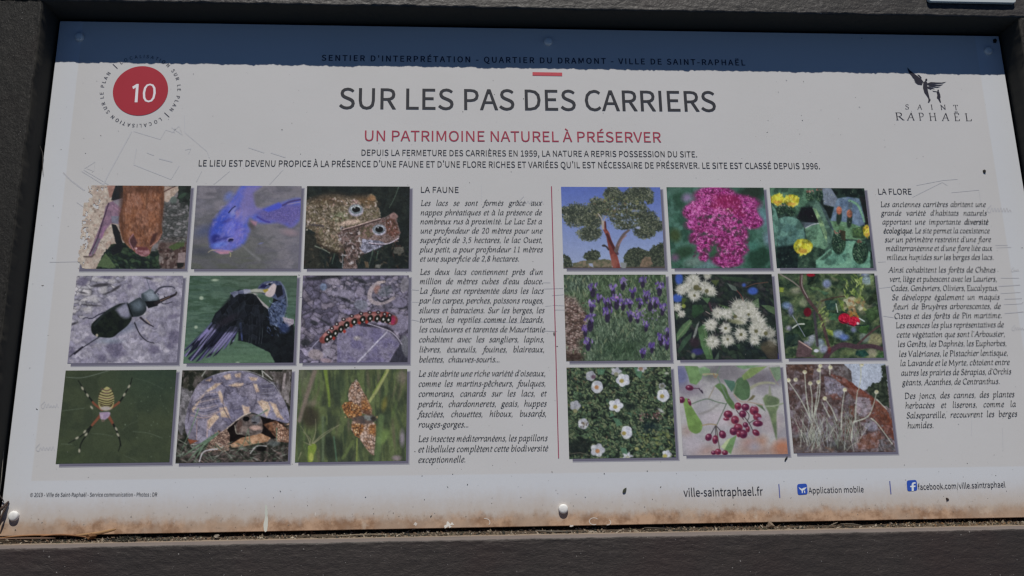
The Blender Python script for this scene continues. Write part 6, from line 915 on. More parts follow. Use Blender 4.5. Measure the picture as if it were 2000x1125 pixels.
for c in [(680, 130, 110, 90, 90), (1010, 130, 170, 100, 150), (880, 190, 200, 90, 130), (240, 400, 190, 150, 200), (480, 300, 110, 120, 110), (600, 300, 140, 110, 120), (430, 480, 120, 100, 100), (390, 630, 150, 90, 120), (820, 400, 190, 140, 200), (1060, 470, 200, 150, 200), (1240, 530, 80, 70, 60), (820, 520, 120, 60, 70), (1080, 620, 130, 70, 90), (90, 340, 60, 50, 30), (1140, 200, 50, 60, 30), (980, 300, 120, 70, 70)]: crown(*c); CM = np.maximum(CM, np.clip((1.02 - np.hypot((p.X - c[0]) / c[2], (p.Y - c[1]) / c[3])) * 6, 0, 1))
CM = CM * p.con(p.nz(20, k=66, o=3), .30, .42)
p.cells(CM, 17, 13, [(84, 92, 70), (54, 64, 50), (110, 114, 88), (38, 46, 40), (72, 82, 60), (126, 128, 104)], (30, 38, 34), .25, .75, k=1, warp=40, rnd=.6)
p.put(CM * np.clip((p.nz(90, 60, 67) - .5) * 4, 0, .5), (34, 42, 38))
p.S(60, (650, 250, 1000, 560), 14, 9, [(128, 146, 180), (116, 130, 160)], a=(.3, .8)); p.E(1000, 555, 26, 16, (140, 150, 180), 0, 10); p.E(960, 340, 60, 14, (120, 134, 170), 0, 12, .7)
p.S(80, (420, 170, 1000, 420), 16, 9, [(132, 130, 84), (104, 112, 66), (92, 76, 60)], a=(.3, .7))
p.P('560,480 590,470 600,560 640,620 670,720 710,800 700,840 740,900 780,1060 685,1060 660,950 630,820 600,660 560,580', (108, 46, 42), rough=4, col2=(134, 66, 56), cs=30, csy=60); p.L([(610, 640), (650, 720), (700, 820), (740, 880)], 34, (56, 26, 30), soft=14, a=.8); p.P('540,470 575,470 575,580 545,570', (152, 142, 134)); p.L([(500, 380), (540, 440), (560, 500)], 14, (156, 146, 136)); p.L([(600, 420), (565, 480)], 12, (150, 140, 130)); p.L([(590, 480), (600, 590)], 14, (66, 34, 36))
p.L([(725, 840), (760, 740), (820, 640), (880, 590)], 52, (92, 78, 76), 26, soft=8); p.L([(850, 650), (800, 700), (750, 780)], 12, (140, 100, 96)); p.L([(555, 780), (600, 790), (630, 830)], 20, (52, 44, 50)); p.E(572, 778, 22, 14, (46, 46, 52)); p.E(700, 1000, 40, 60, (140, 84, 70), 0, 30, .6)
p.build('printed photo of a cork oak with stripped red trunk against blue sky', sat=.85, det=.05)

# 11 red valerian
p = Pic([(1301.7, 365.8), (1491.1, 366.6), (1505.1, 523.9), (1311.1, 523.9)], (1290, 358, 6.391), 11)
p.bg((52, 86, 72), (40, 70, 58), (66, 100, 88), sc=150)
for q in [(1120, 130, 180, 90, (34, 46, 38)), (230, 200, 70, 130, (36, 64, 50)), (1280, 420, 70, 130, (84, 116, 122)), (180, 650, 70, 80, (52, 66, 38)), (1230, 920, 140, 140, (28, 54, 42)), (300, 860, 140, 70, (38, 62, 44)), (590, 1015, 130, 40, (92, 116, 120)), (180, 90, 110, 40, (62, 92, 80)), (330, 180, 60, 50, (120, 104, 136)), (1340, 700, 50, 90, (96, 116, 128)), (180, 930, 46, 40, (98, 72, 98)), (420, 980, 120, 60, (92, 112, 104)), (1150, 780, 90, 60, (60, 104, 92)), (660, 840, 60, 90, (46, 78, 56))]: p.E(*q[:4], q[4], -15, 60, .9)
blobs = [(680, 150, 260, 110), (820, 260, 420, 130), (480, 360, 200, 130), (960, 400, 260, 140), (620, 520, 300, 100), (1150, 480, 130, 90), (560, 680, 200, 110), (860, 640, 230, 140), (900, 820, 190, 120), (540, 820, 90, 60), (540, 920, 60, 50), (840, 960, 190, 90), (660, 420, 300, 200)]
for b in blobs: p.E(*b, (124, 40, 92), 0, 40, .9)
BM = np.zeros_like(p.X)
for b in blobs: BM = np.maximum(BM, np.clip((1 - np.hypot((p.X - b[0]) / b[2], (p.Y - b[1]) / b[3])) * 5, 0, 1))
p.cells(BM, 26, 22, [(168, 76, 142), (140, 46, 112), (112, 30, 80), (184, 100, 158), (86, 28, 66), (154, 60, 124)], (84, 22, 62), .3, .8, k=1, warp=60, rnd=.7)
p.P('640,140 960,160 1060,420 960,420 860,360 760,300 680,360 620,300', (114, 28, 70), soft=30, a=.85); p.E(840, 340, 60, 40, (96, 62, 58), 0, 30, .8)
for x, y in [(480, 430), (610, 430), (700, 440), (560, 640), (680, 740), (860, 590), (780, 560), (980, 620), (820, 860), (720, 900), (560, 840), (940, 760)]: p.E(x, y, 44, 34, (62, 54, 56), 0, 24, .8)
for b in blobs: p.S(max(14, b[2] * b[3] // 380), (b[0] - b[2], b[1] - b[3], b[0] + b[2], b[1] + b[3]), 17, 6, [(166, 74, 140), (188, 104, 160), (142, 46, 118), (118, 34, 84), (176, 88, 146), (150, 60, 110), (96, 28, 76)], inside=(b[0], b[1], b[2] * 1.04, b[3] * 1.06), soft=5, a=(.6, 1))
p.E(840, 230, 150, 80, (120, 26, 72), 0, 50, .5); p.S(30, (300, 280, 420, 560), 16, 6, [(180, 90, 160)], a=(.6, 1)); p.S(70, (300, 380, 1100, 980), 22, 16, [(72, 44, 62), (60, 60, 60), (92, 30, 66)], soft=12, a=(.5, .9), inside=lambda x, y: ((x - 700) / 400) ** 2 + ((y - 680) / 320) ** 2 < 1)
for b in blobs[1:]:
    for _ in range(int(b[2] * b[3] / 2600)):
        x, y = b[0] + p.r.uniform(-1, 1) * b[2] * .95, b[1] + p.r.uniform(-1, 1) * b[3] * .95
        if ((x - b[0]) / b[2]) ** 2 + ((y - b[1]) / b[3]) ** 2 > 1.05: continue
        c_ = p.r.choice([(190, 100, 160), (172, 84, 148), (200, 120, 172), (158, 66, 132)]); t0 = p.r.uniform(0, 6.28)
        for k_ in range(5): p.L([(x, y), (x + 24 * math.cos(t0 + k_ * 1.257), y + 24 * math.sin(t0 + k_ * 1.257))], 8, c_, 5, soft=5, a=.85)
p.E(840, 230, 150, 80, (120, 26, 72), 0, 60, .55)
p.E(840, 322, 14, 9, (190, 150, 150)); p.S(40, (640, 160, 1000, 330), 5, 14, [(176, 92, 134), (140, 52, 96)], ang=(-30, 30))
p.build('printed photo of a magenta valerian flower head', sat=.92, det=.16, con=1.08)

# 12 prickly pear
p = Pic([(1502.8, 367.1), (1687.9, 367.7), (1705.9, 523.1), (1517.4, 523.4)], (1490, 358, 6.391), 12)
p.bg((48, 64, 58), (34, 44, 42), (60, 82, 72), sc=110)
p.P('80,50 640,50 560,250 420,400 300,350 150,300 100,200', (74, 104, 84), soft=20, col2=(60, 86, 70), cs=90); p.P('720,60 860,60 930,190 900,300 760,270', (96, 104, 116), soft=16); p.P('840,50 1270,60 1260,150 1100,200 930,180', (40, 54, 48), soft=14, rough=8, col2=(26, 34, 34), cs=60); p.P('1200,160 1290,160 1330,500 1260,540 1240,300', (34, 36, 38), soft=14, rough=10)
p.P('930,190 1060,170 1200,190 1260,400 1270,520 1120,560 840,480 880,320', (92, 108, 126), soft=14, col2=(76, 92, 112), cs=90); p.L([(1080, 220), (1180, 270), (1240, 400), (1265, 480)], 34, (96, 132, 108), 20, soft=18); p.P('1070,230 1120,240 1110,330 1060,320', (70, 82, 92))
p.P('480,300 640,300 700,480 560,500 420,440', (28, 28, 34), soft=24); p.P('760,270 880,300 850,430 800,440', (28, 34, 34), soft=20)
p.P('110,260 160,330 200,480 210,640 160,800 130,600', (84, 118, 106), soft=12); p.P('200,440 300,415 420,440 500,540 530,660 520,760 440,900 300,960 210,900 180,700', (84, 116, 106), sm=True, soft=12, col2=(68, 96, 92), cs=80)
p.P('170,800 400,760 520,800 500,1070 170,1070', (34, 48, 46), soft=40, col2=(24, 34, 36), cs=50); p.P('470,480 700,500 650,540 520,560', (76, 84, 92), soft=12); p.P('520,560 700,500 740,620 820,780 760,830 620,790 540,680', (92, 124, 100), soft=12, col2=(76, 104, 86), cs=80); p.L([(530, 560), (620, 515), (700, 500)], 10, (144, 150, 150))
p.P('830,470 1000,480 1160,520 1280,590 1270,700 1040,700 880,600', (88, 118, 92), sm=True, soft=14, col2=(72, 98, 72), cs=70); p.P('440,850 620,790 780,830 700,960 660,1070 430,1070', (58, 78, 64), soft=14, rough=8, col2=(40, 56, 48), cs=60)
p.P('620,310 660,220 700,240 780,350 880,580 870,700 800,780 760,620 700,470', (76, 100, 88), soft=12); p.P('620,310 660,320 740,460 800,620 800,760 740,600', (118, 142, 104), soft=12, col2=(90, 116, 90), cs=40); p.P('700,240 790,350 890,600 840,560', (58, 72, 74), soft=14)
p.P('660,960 780,870 860,790 1040,720 1150,720 1340,860 1340,1070 660,1070', (96, 134, 114), sm=False, soft=14, rough=4, col2=(82, 120, 104), cs=120); p.P('700,960 860,820 860,880 760,960', (60, 84, 72), soft=16); p.P('1120,560 1270,540 1270,690 1120,680', (70, 92, 58), rough=8, col2=(50, 68, 50), cs=24); p.L([(1040, 700), (1150, 710), (1260, 740)], 10, (50, 66, 60))
def fruit(x, y, rx, ry, a=0):
    p.E(x, y, rx, ry, (48, 70, 54), a, 12, 1, col2=(36, 54, 46)); p.S(int(rx * ry / 130), (x - rx, y - ry, x + rx, y + ry), 8, 6, [(84, 108, 84), (28, 40, 36), (96, 112, 92)], inside=(x, y, rx * .9, ry * .9)); p.S(14, (x - rx * .7, y - ry, x + rx * .7, y - ry * .7), 12, 8, [(140, 104, 96), (110, 76, 66), (84, 120, 96)])
fruit(590, 160, 56, 70); fruit(700, 150, 50, 80); fruit(945, 740, 88, 150); fruit(1215, 860, 100, 150); fruit(230, 330, 60, 70); fruit(350, 340, 60, 70); p.P('960,580 1030,600 1030,720 980,700', (60, 56, 44), rough=6)
for x, y in ((950, 400), (1080, 440)): p.E(x, y + 20, 34, 100, (40, 52, 46), 6, 12); p.E(x, y - 60, 34, 50, (136, 82, 64), 0, 16); p.E(x - 5, y - 80, 22, 22, (160, 98, 76), 0, 12)
for x, y, w_, h_ in ((180, 200, 82, 62), (360, 215, 88, 74), (500, 790, 118, 96), (1295, 600, 40, 66)):
    p.E(x, y, w_, h_, (152, 150, 42), 0, 12); p.S(46, (x - w_, y - h_, x + w_, y + h_), 14, 24, [(176, 172, 60), (132, 126, 36), (186, 184, 86), (160, 130, 44)], ang=(-50, 50), inside=(x, y, w_, h_), soft=8); p.E(x, y + h_ * .6, w_ * .5, h_ * .3, (156, 112, 56), 0, 20, .7)
p.S(170, (100, 60, 1340, 1060), 5, 4, [(40, 50, 46), (140, 148, 120)], a=(.4, .8)); p.put(p.con(p.nz(90, k=44), .52, .68) * .35, (26, 38, 36))
p.build('printed photo of prickly pears with yellow flowers', sat=.86, det=.15, con=1.25, gain=1.05)

# 13 lavender
p = Pic([(1100.6, 536.9), (1300.2, 536.2), (1309.2, 704.2), (1105.9, 704.7)], (1090, 530, 6.1125), 13)
p.bg((70, 88, 62), (56, 76, 54), (86, 100, 74), sc=90); p.put(np.clip((300 - p.Y) / 200, 0, 1) * .5, (58, 82, 48)); p.P('60,40 400,40 380,200 60,260', (70, 84, 76), soft=60)
p.P('60,290 200,320 330,520 360,700 260,850 300,1070 90,1070', (126, 106, 102), soft=50, rough=30, col2=(96, 72, 66), cs=26); p.P('400,560 1330,560 1330,1070 330,1070', (70, 88, 76), soft=80, a=.8)
p.cells(1.0, 16, 60, [(82, 100, 74), (58, 76, 56), (104, 120, 96), (44, 58, 46), (92, 110, 88)], (36, 48, 38), .2, .55, k=1, warp=90); p.cells(p.mask_of('60,290 200,320 330,520 340,700 230,850 260,1070 90,1070', soft=60), 34, 18, [(136, 116, 110), (108, 84, 78), (150, 130, 124), (74, 56, 52)], (50, 36, 34), .2, .8, k=2)
p.S(760, (90, 60, 1340, 1060), 6, 32, [(104, 120, 92), (48, 66, 50), (124, 138, 116), (84, 106, 80), (36, 50, 42), (128, 132, 100)], ang=(-38, 38), inside=lambda x, y: not (x < 330 and 300 < y < 900 and x + .2 * y < 480), soft=5, a=(.35, .8))
p.S(90, (90, 350, 340, 1060), 18, 6, [(66, 46, 42), (148, 124, 120), (110, 84, 78), (80, 70, 54)], ang=(-30, 30)); p.E(760, 930, 220, 110, (34, 52, 38), 0, 80, .6); p.E(180, 1030, 130, 50, (44, 34, 30), 0, 40, .7); p.S(90, (640, 860, 1000, 1060), 5, 24, [(56, 76, 54), (84, 104, 80)], ang=(-40, 40))
for x, y, k in [(415, 200, 1.1), (655, 200, .9), (775, 130, 1), (1010, 110, .9), (1210, 190, 1.1), (890, 240, .9), (620, 360, .9), (700, 340, 1.2), (775, 380, .9), (855, 370, .8), (400, 400, 1), (975, 370, .8), (1100, 370, 1.1), (1165, 360, .9), (590, 490, 1.2), (865, 520, .9), (385, 580, 1.4), (325, 690, .9), (360, 840, 1.1), (1245, 440, .9), (1050, 640, .8), (1230, 790, 1), (1120, 900, .8), (1010, 960, .8), (1310, 720, 1), (1300, 850, .9), (570, 360, .7), (1050, 270, .9), (950, 540, .8), (480, 310, .7)]:
    p.E(x, y + 50 * k, 27 * k, 52 * k, (44, 38, 58), 4, 10); p.S(int(16 * k), (x - 44 * k, y - 50 * k, x + 44 * k, y + 20 * k), 9, 20, [(104, 84, 146), (84, 62, 130), (132, 112, 166), (70, 52, 116)], ang=(-40, 40), soft=5)
p.S(26, (880, 440, 1220, 580), 12, 9, [(108, 92, 138), (130, 112, 150)]); p.E(700, 310, 20, 12, (160, 110, 170))
p.build('printed photo of purple lavender among grey-green stems', sat=.85, det=.18, con=1.1)

# 14 white eucalyptus blossom
p = Pic([(1312.3, 536), (1506.6, 535.4), (1521.7, 701.8), (1321.8, 702.6)], (1300, 530, 6.1125), 14)
p.bg((28, 38, 36), (22, 28, 34), (38, 52, 42), sc=110)
p.cells(1.0, 90, 40, [(30, 42, 38), (22, 30, 34), (42, 56, 44), (26, 34, 32), (52, 48, 50)], (16, 22, 24), .1, .6, k=1, ang=40, warp=90)
for q in [(160, 90, 46, 70), (140, 320, 60, 50), (1040, 235, 60, 44), (935, 165, 22, 20), (380, 960, 70, 40), (1340, 1020, 30, 40)]: p.E(*q, (52, 80, 160) if q[1] < 400 else (46, 44, 96), 0, 24, .95)
for P_, c in [('130,740 200,640 290,570 315,620 240,740 130,840', (78, 106, 72)), ('140,960 200,820 320,720 300,800 160,980', (52, 76, 58)), ('380,680 470,620 500,760 540,900 570,1050 490,1050 420,880', (74, 106, 68)), ('320,400 430,400 460,480 340,560 310,520', (40, 66, 44)), ('1140,405 1240,405 1300,430 1310,520 1230,480', (80, 104, 72)), ('1030,360 1110,320 1120,440 1050,420', (84, 106, 76)), ('650,60 900,70 1080,110 900,130 700,100', (46, 66, 48)), ('730,140 830,180 860,240 790,220', (92, 106, 96)), ('430,310 530,320 500,390', (70, 98, 66)), ('190,320 250,330 200,420', (72, 92, 44)), ('620,390 760,430 850,540 840,580 760,480', (60, 84, 50)), ('540,110 640,100 600,180', (74, 86, 50)), ('110,480 160,530 130,580', (70, 94, 66)), ('330,760 370,640 400,600 370,740 310,860', (130, 136, 130)), ('580,1050 640,950 630,1050', (74, 92, 78)), ('1130,900 1330,860 1340,1050 1220,1040', (58, 54, 46)), ('840,880 890,870 880,940', (52, 76, 56))]: p.P(P_, c, soft=9, rough=3, col2=tuple(v * .82 for v in c), cs=60)
p.L([(540, 1000), (500, 860), (460, 700)], 6, (110, 128, 90)); p.L([(140, 800), (220, 700), (310, 590)], 8, (112, 128, 90)); p.L([(850, 230), (900, 290), (935, 370)], 10, (104, 56, 52)); p.L([(960, 190), (1060, 150), (1220, 130)], 8, (92, 60, 50)); p.L([(520, 380), (550, 470)], 26, (62, 44, 52)); p.L([(480, 480), (530, 510)], 10, (150, 130, 126)); p.E(350, 850, 60, 60, (46, 34, 42), 0, 40, .8); p.E(330, 1005, 24, 30, (110, 120, 96), 0, 20, .8); p.E(215, 415, 24, 24, (120, 132, 60), 0, 12)
def puff(x, y, r_, n=60, tone=1.0):
    p.E(x, y, r_ * .72, r_ * .7, [v * tone for v in (158, 158, 146)], 0, 26, .95, col2=[v * tone for v in (142, 142, 126)])
    for i in range(n):
        a = p.r.uniform(0, 2 * math.pi); l = r_ * p.r.uniform(.75, 1.12); c = p.r.choice([(196, 194, 188), (176, 174, 160), (150, 148, 138), (186, 184, 172)]); c = [v * tone for v in c]
        p.L([(x + math.cos(a) * r_ * .2, y + math.sin(a) * r_ * .2), (x + math.cos(a) * l, y + math.sin(a) * l)], 5, c, 3, soft=5, a=.8, sm=False)
for q in [(330, 110, 110), (180, 220, 80), (470, 190, 100), (340, 280, 96), (540, 240, 80), (250, 190, 80), (140, 430, 60), (190, 510, 50), (620, 500, 90), (540, 640, 96), (740, 510, 90), (880, 430, 130), (990, 440, 110), (900, 560, 110), (1060, 520, 90), (1110, 620, 110), (1150, 700, 110), (1060, 700, 90), (720, 680, 84), (900, 755, 100), (740, 820, 96), (560, 840, 100), (1060, 820, 80), (1250, 740, 80, 50, .85), (1270, 850, 70, 40, .75), (500, 50, 60, 30)]: puff(*q[:3], *(q[3:] or (64,)))
for x, y, r_ in [(365, 195, 34), (490, 235, 24), (345, 290, 16), (715, 680, 18), (900, 755, 20), (990, 515, 16), (830, 540, 22), (1080, 715, 22), (1195, 740, 24), (740, 810, 14), (410, 210, 20)]: p.E(x, y, r_, r_, (84, 82, 52), 0, 12, .9)
p.E(830, 600, 80, 26, (124, 126, 92), 10, 24, .8); p.E(1220, 900, 90, 70, (74, 68, 52), 0, 40, .7)
p.build('printed photo of white eucalyptus blossom and long green leaves', sat=.9, det=.12)

# 15 arbutus
p = Pic([(1519.2, 534.5), (1707.4, 534.2), (1726.7, 699), (1533.6, 699.8)], (1505, 528, 6.1125), 15)
p.bg((54, 68, 52), (38, 50, 42), (76, 88, 64), sc=120)
p.S(90, (90, 50, 1340, 1040), 60, 34, [(64, 82, 58), (34, 46, 40), (92, 100, 72), (116, 112, 92), (50, 60, 54), (30, 42, 38)], soft=40, a=(.4, .8))
for q in [(670, 160, 50, 50, (124, 132, 172)), (190, 420, 50, 40, (112, 132, 178)), (240, 480, 30, 60, (104, 104, 148)), (810, 760, 60, 46, (126, 140, 178)), (880, 800, 50, 34, (100, 120, 190)), (990, 710, 30, 30, (120, 124, 164)), (490, 810, 40, 60, (142, 142, 164)), (630, 940, 50, 46, (142, 144, 172)), (1150, 120, 70, 50, (130, 146, 160)), (215, 690, 30, 26, (144, 136, 164)), (430, 880, 60, 40, (134, 132, 152)), (1250, 830, 90, 80, (136, 128, 98)), (590, 870, 50, 50, (132, 142, 162)), (1120, 800, 60, 60, (112, 122, 116)), (1210, 990, 60, 60, (140, 132, 112)), (300, 240, 60, 40, (124, 122, 106)), (390, 390, 50, 50, (124, 128, 104)), (1120, 50, 50, 20, (126, 128, 168)), (980, 640, 60, 30, (128, 138, 150)), (930, 980, 80, 40, (96, 104, 72))]: p.E(*q[:4], q[4], 0, 34, .9)
for P_, c in [('640,240 560,200 460,200 500,240', (86, 106, 70)), ('430,60 520,40 600,60 520,160 440,180', (30, 42, 36)), ('560,230 700,270 640,300', (72, 102, 80)), ('700,200 780,220 760,290', (40, 56, 46)), ('800,330 870,370 890,500 850,470', (120, 140, 70)), ('660,700 740,720 745,780 690,770', (130, 142, 66)), ('610,790 660,830 670,900', (96, 112, 62)), ('100,200 160,210 150,260 100,260', (132, 142, 56)), ('530,360 580,380 560,420', (120, 132, 80)), ('640,480 720,540 700,580', (96, 112, 70)), ('330,560 500,600 520,760 380,820 300,700', (40, 56, 42)), ('160,740 330,760 400,860 240,920 170,880', (36, 50, 48)), ('1020,960 1120,950 1180,1010 1100,1040 1010,1010', (30, 62, 62)), ('1250,1030 1340,970 1350,1045', (62, 96, 60)), ('1060,660 1180,650 1150,760 1060,740', (56, 84, 48)), ('1180,60 1240,60 1230,180 1200,200', (112, 128, 90)), ('1120,380 1260,230 1280,340 1180,420', (50, 60, 46)), ('1120,480 1260,420 1290,560 1180,640', (64, 84, 56)), ('750,870 830,880 780,930', (34, 44, 38)), ('700,780 760,820 740,900 690,860', (44, 58, 40)), ('700,60 820,60 940,110 860,130', (66, 86, 56)), ('640,360 800,360 760,480 680,480', (46, 70, 64)), ('670,500 820,520 800,600 700,590', (60, 92, 70))]: p.P(P_, c, soft=10, rough=3, col2=tuple(v * .8 for v in c), cs=50)
p.cells(1.0, 80, 34, [(60, 80, 54), (38, 52, 42), (90, 102, 70), (28, 40, 36), (74, 94, 62)], (24, 34, 30), .1, .22, k=1, ang=-35, warp=120)
BR = (70, 56, 56)
p.L([(110, 45), (240, 120), (370, 220)], 16, (104, 98, 92)); p.L([(370, 40), (365, 180), (430, 320), (500, 420), (580, 520), (620, 640), (660, 780), (690, 900)], 40, BR, 34, soft=8); p.L([(375, 60), (375, 190), (445, 330)], 10, (124, 116, 112)); p.L([(600, 370), (700, 340), (830, 315), (960, 310)], 20, (66, 56, 48), 12); p.L([(600, 380), (580, 470), (620, 560), (650, 640)], 18, (84, 92, 62))
p.L([(1340, 940), (1200, 905), (1040, 915), (860, 890), (720, 960), (660, 1040)], 48, (66, 52, 58), 70, soft=10); p.L([(1040, 885), (1140, 790), (1260, 690), (1330, 650)], 26, BR, 22); p.L([(260, 690), (330, 645), (400, 640)], 14, (164, 168, 160)); p.L([(560, 900), (540, 700), (520, 500)], 30, (60, 56, 62), soft=12); p.P('330,840 450,890 500,960 480,1000 560,1040 300,1040', (78, 64, 66), soft=20, rough=8); p.L([(340, 845), (490, 940)], 14, (142, 122, 116)); p.E(545, 960, 30, 20, (156, 156, 170)); p.L([(260, 540), (310, 620), (410, 790)], 8, (120, 124, 140)); p.E(700, 950, 20, 40, (92, 40, 44), 0, 20, .7)
p.S(60, (880, 50, 1110, 340), 9, 30, [(120, 134, 74), (92, 110, 58), (144, 156, 98), (60, 78, 48)], ang=(-50, 50)); p.S(50, (880, 330, 1140, 520), 26, 18, [(140, 136, 112), (120, 124, 76), (112, 104, 76), (152, 150, 130), (128, 100, 70)], soft=9, inside=(1000, 420, 130, 100)); p.S(24, (940, 500, 1060, 580), 6, 18, [(136, 96, 46)], ang=(-20, 20))
p.E(480, 55, 50, 22, (120, 26, 40), 0, 10); p.E(440, 500, 46, 54, (84, 24, 36), 0, 14)
for x, y, rx_, ry_ in ((880, 575, 72, 62), (995, 610, 70, 58)): p.E(x, y, rx_, ry_, (132, 20, 44), 0, 10, 1, col2=(158, 30, 52)); p.S(20, (x - 50, y - 40, x + 50, y + 40), 7, 6, [(176, 60, 76), (104, 14, 34)])
p.L([(945, 560), (945, 620)], 6, (190, 60, 80)); p.L([(820, 600), (900, 635), (990, 665)], 10, (60, 14, 30)); p.E(1040, 635, 16, 16, (160, 150, 150)); p.L([(1060, 575), (1120, 610)], 14, (150, 160, 160)); p.L([(1010, 660), (1140, 655)], 10, (24, 40, 44)); p.L([(780, 400), (800, 500)], 12, (140, 148, 140)); p.S(30, (560, 430, 720, 700), 8, 22, [(120, 134, 80), (84, 100, 60)], ang=(20, 70))
p.build('printed photo of red strawberry-tree fruit on a branch', sat=.9, det=.16, con=1.2, gain=1.05)

# 16 white rock roses
p = Pic([(1106.6, 718.3), (1311, 716.2), (1319.4, 894), (1111.4, 895.3)], (1095, 705, 5.624), 16)
p.bg((50, 64, 48), (30, 40, 34), (72, 86, 62), sc=70)
p.cells(1.0, 34, 24, [(58, 78, 54), (36, 50, 40), (84, 102, 70), (26, 36, 32), (70, 92, 66), (98, 110, 78)], (20, 28, 26), .16, .85, k=1, ang=30, warp=90, rnd=.7)
p.S(420, (60, 60, 1260, 1060), 18, 9, [(84, 104, 72), (34, 46, 38), (62, 80, 56), (104, 116, 82), (22, 30, 28), (56, 84, 66), (84, 76, 56)], soft=6, a=(.5, 1))
p.E(200, 950, 150, 90, (22, 28, 28), 0, 60, .8); p.E(980, 730, 90, 60, (20, 36, 40), 0, 50, .8); p.E(760, 500, 80, 40, (24, 34, 32), 0, 40, .8); p.S(40, (820, 750, 1240, 1000), 20, 10, [(96, 108, 60), (110, 116, 72)]); p.S(30, (860, 560, 1100, 660), 14, 9, [(130, 112, 106), (92, 60, 60)])
for P_ in ('570,620 640,640 680,700 620,720', '650,950 720,960 740,1030 680,1020', '530,620 560,560 590,600', '800,60 900,100 880,200 830,160', '400,90 490,90 470,150 410,150'): p.P(P_, (72, 108, 82), soft=9)
p.S(50, (100, 60, 1250, 1050), 8, 8, [(140, 140, 110), (120, 128, 70)])
Wt = (186, 188, 192)
def ros(x, y, rx_, ry_, cx_, cy_, a=0, t=1.0, cc=(150, 132, 66)):
    for k in range(5): th = math.radians(a + k * 72); p.E(x + math.cos(th) * rx_ * .42, y + math.sin(th) * ry_ * .42, rx_ * .62, ry_ * .6, [v * t for v in ((186, 188, 192) if k % 2 else (172, 174, 184))], a + k * 72, 8)
    p.E(x + cx_, y + cy_, 24, 22, cc, 0, 12)
ros(400, 285, 62, 76, -5, 5, 20, .98, (150, 104, 66)); ros(330, 165, 54, 56, 30, 10, 0, .82, (92, 70, 84)); ros(685, 210, 76, 66, -15, 10, 30); ros(610, 115, 60, 36, 0, 30, 0, .85, (120, 120, 96)); ros(890, 80, 56, 30, -10, 5, 0, .85, (130, 100, 84)); ros(1125, 380, 68, 72, -12, 8, 10, 1.02); ros(605, 490, 80, 60, -5, 15, 0, 1.04); ros(160, 490, 60, 50, 0, 60, 0, .8, (120, 120, 84)); ros(248, 690, 58, 60, 10, 0, 0, .92, (96, 84, 66)); ros(725, 785, 54, 88, -30, 10, 60, 1.03); ros(405, 980, 80, 64, 0, 10, 0, .9, (160, 110, 70)); ros(735, 1045, 60, 22, 0, 18, 0, .95, (150, 150, 130)); ros(1165, 1025, 52, 40, -20, 20, 0, .95, (150, 140, 70)); ros(1115, 275, 40, 30, 0, 0, 0, .75, (96, 96, 84))
p.S(18, (205, 650, 300, 740), 10, 8, [(70, 62, 60), (150, 150, 150)]); p.E(1100, 545, 40, 14, (150, 150, 150), 35, 14, .9); p.L([(100, 1020), (220, 1010), (320, 1040)], 7, (90, 84, 70)); p.E(835, 965, 22, 20, (130, 130, 80)); p.E(1165, 135, 24, 14, (150, 156, 140), 0, 10)
p.build('printed photo of white rock roses over dark green leaves', sat=.85, det=.18)

# 17 sarsaparilla berries
p = Pic([(1323.7, 714.8), (1524.3, 713), (1537.6, 886.9), (1333.6, 889.6)], (1310, 702, 5.624), 17)
p.bg((148, 146, 150), (138, 134, 140), (158, 156, 156), sc=240)
for q in [(110, 180, 90, 130, (84, 88, 130)), (600, 130, 200, 120, (106, 102, 108)), (950, 210, 180, 80, (98, 92, 100)), (200, 340, 120, 60, (116, 106, 120)), (1150, 200, 80, 90, (104, 100, 112)), (1230, 980, 110, 90, (168, 98, 66)), (860, 920, 90, 60, (152, 116, 108)), (1000, 900, 60, 60, (160, 120, 100)), (960, 1010, 200, 40, (140, 104, 90)), (380, 1000, 130, 60, (150, 122, 116)), (180, 790, 60, 60, (146, 126, 120)), (920, 960, 50, 40, (140, 140, 154)), (560, 650, 200, 90, (168, 158, 164)), (1100, 700, 120, 120, (154, 142, 146)), (720, 680, 60, 40, (150, 120, 116)), (240, 930, 120, 90, (160, 152, 160)), (420, 160, 90, 60, (92, 96, 92))]: p.E(*q[:4], q[4], 0, 90, .85)
p.L([(320, 600), (430, 560), (540, 480)], 24, (124, 120, 118), 14, soft=22, a=.8); p.L([(870, 320), (960, 270), (1060, 255), (1140, 265)], 34, (140, 140, 116), 20, soft=14); p.P('1010,430 1050,385 1110,400 1190,440 1180,530 1160,600 1165,880 1130,780 1080,600 1040,520', (84, 100, 72), soft=18, sm=True, col2=(104, 120, 84), cs=60); p.P('1080,290 1090,280 1110,400 1070,400', (128, 132, 112), soft=12)
g1, g2 = (92, 122, 76), (76, 104, 62)
for P_, c in [('150,70 290,75 350,130 340,210 280,280 210,260 190,180', g1), ('300,100 370,80 430,110 430,160 380,185 320,160', (104, 134, 96)), ('130,440 180,430 230,520 280,600 345,710 330,790 270,815 200,770 170,640', (94, 124, 62)), ('700,270 740,210 800,200 860,270 870,380 850,430 790,450 740,420 690,370', (66, 92, 62)), ('580,220 700,240 710,290 670,360 620,290', (66, 100, 84)), ('480,290 540,260 600,300 640,400 700,490 690,550 620,480 560,370', (74, 100, 60)), ('780,180 880,90 1000,80 1060,75 980,130 880,200 800,230', (104, 124, 72)), ('710,65 990,62 900,90 800,110 740,90', (96, 124, 92)), ('1080,90 1200,80 1210,210 1150,250', (96, 116, 92)), ('640,880 725,830 690,950 660,1040 580,990', (86, 116, 72)), ('550,960 620,880 660,860 590,990', (144, 156, 116)), ('930,490 1000,500 1040,570', (74, 92, 64)), ('840,460 900,390 930,400 900,440', (88, 84, 60))]: p.P(P_, c, soft=9, sm=len(P_) > 60, col2=tuple(v * 1.14 for v in c), cs=70)
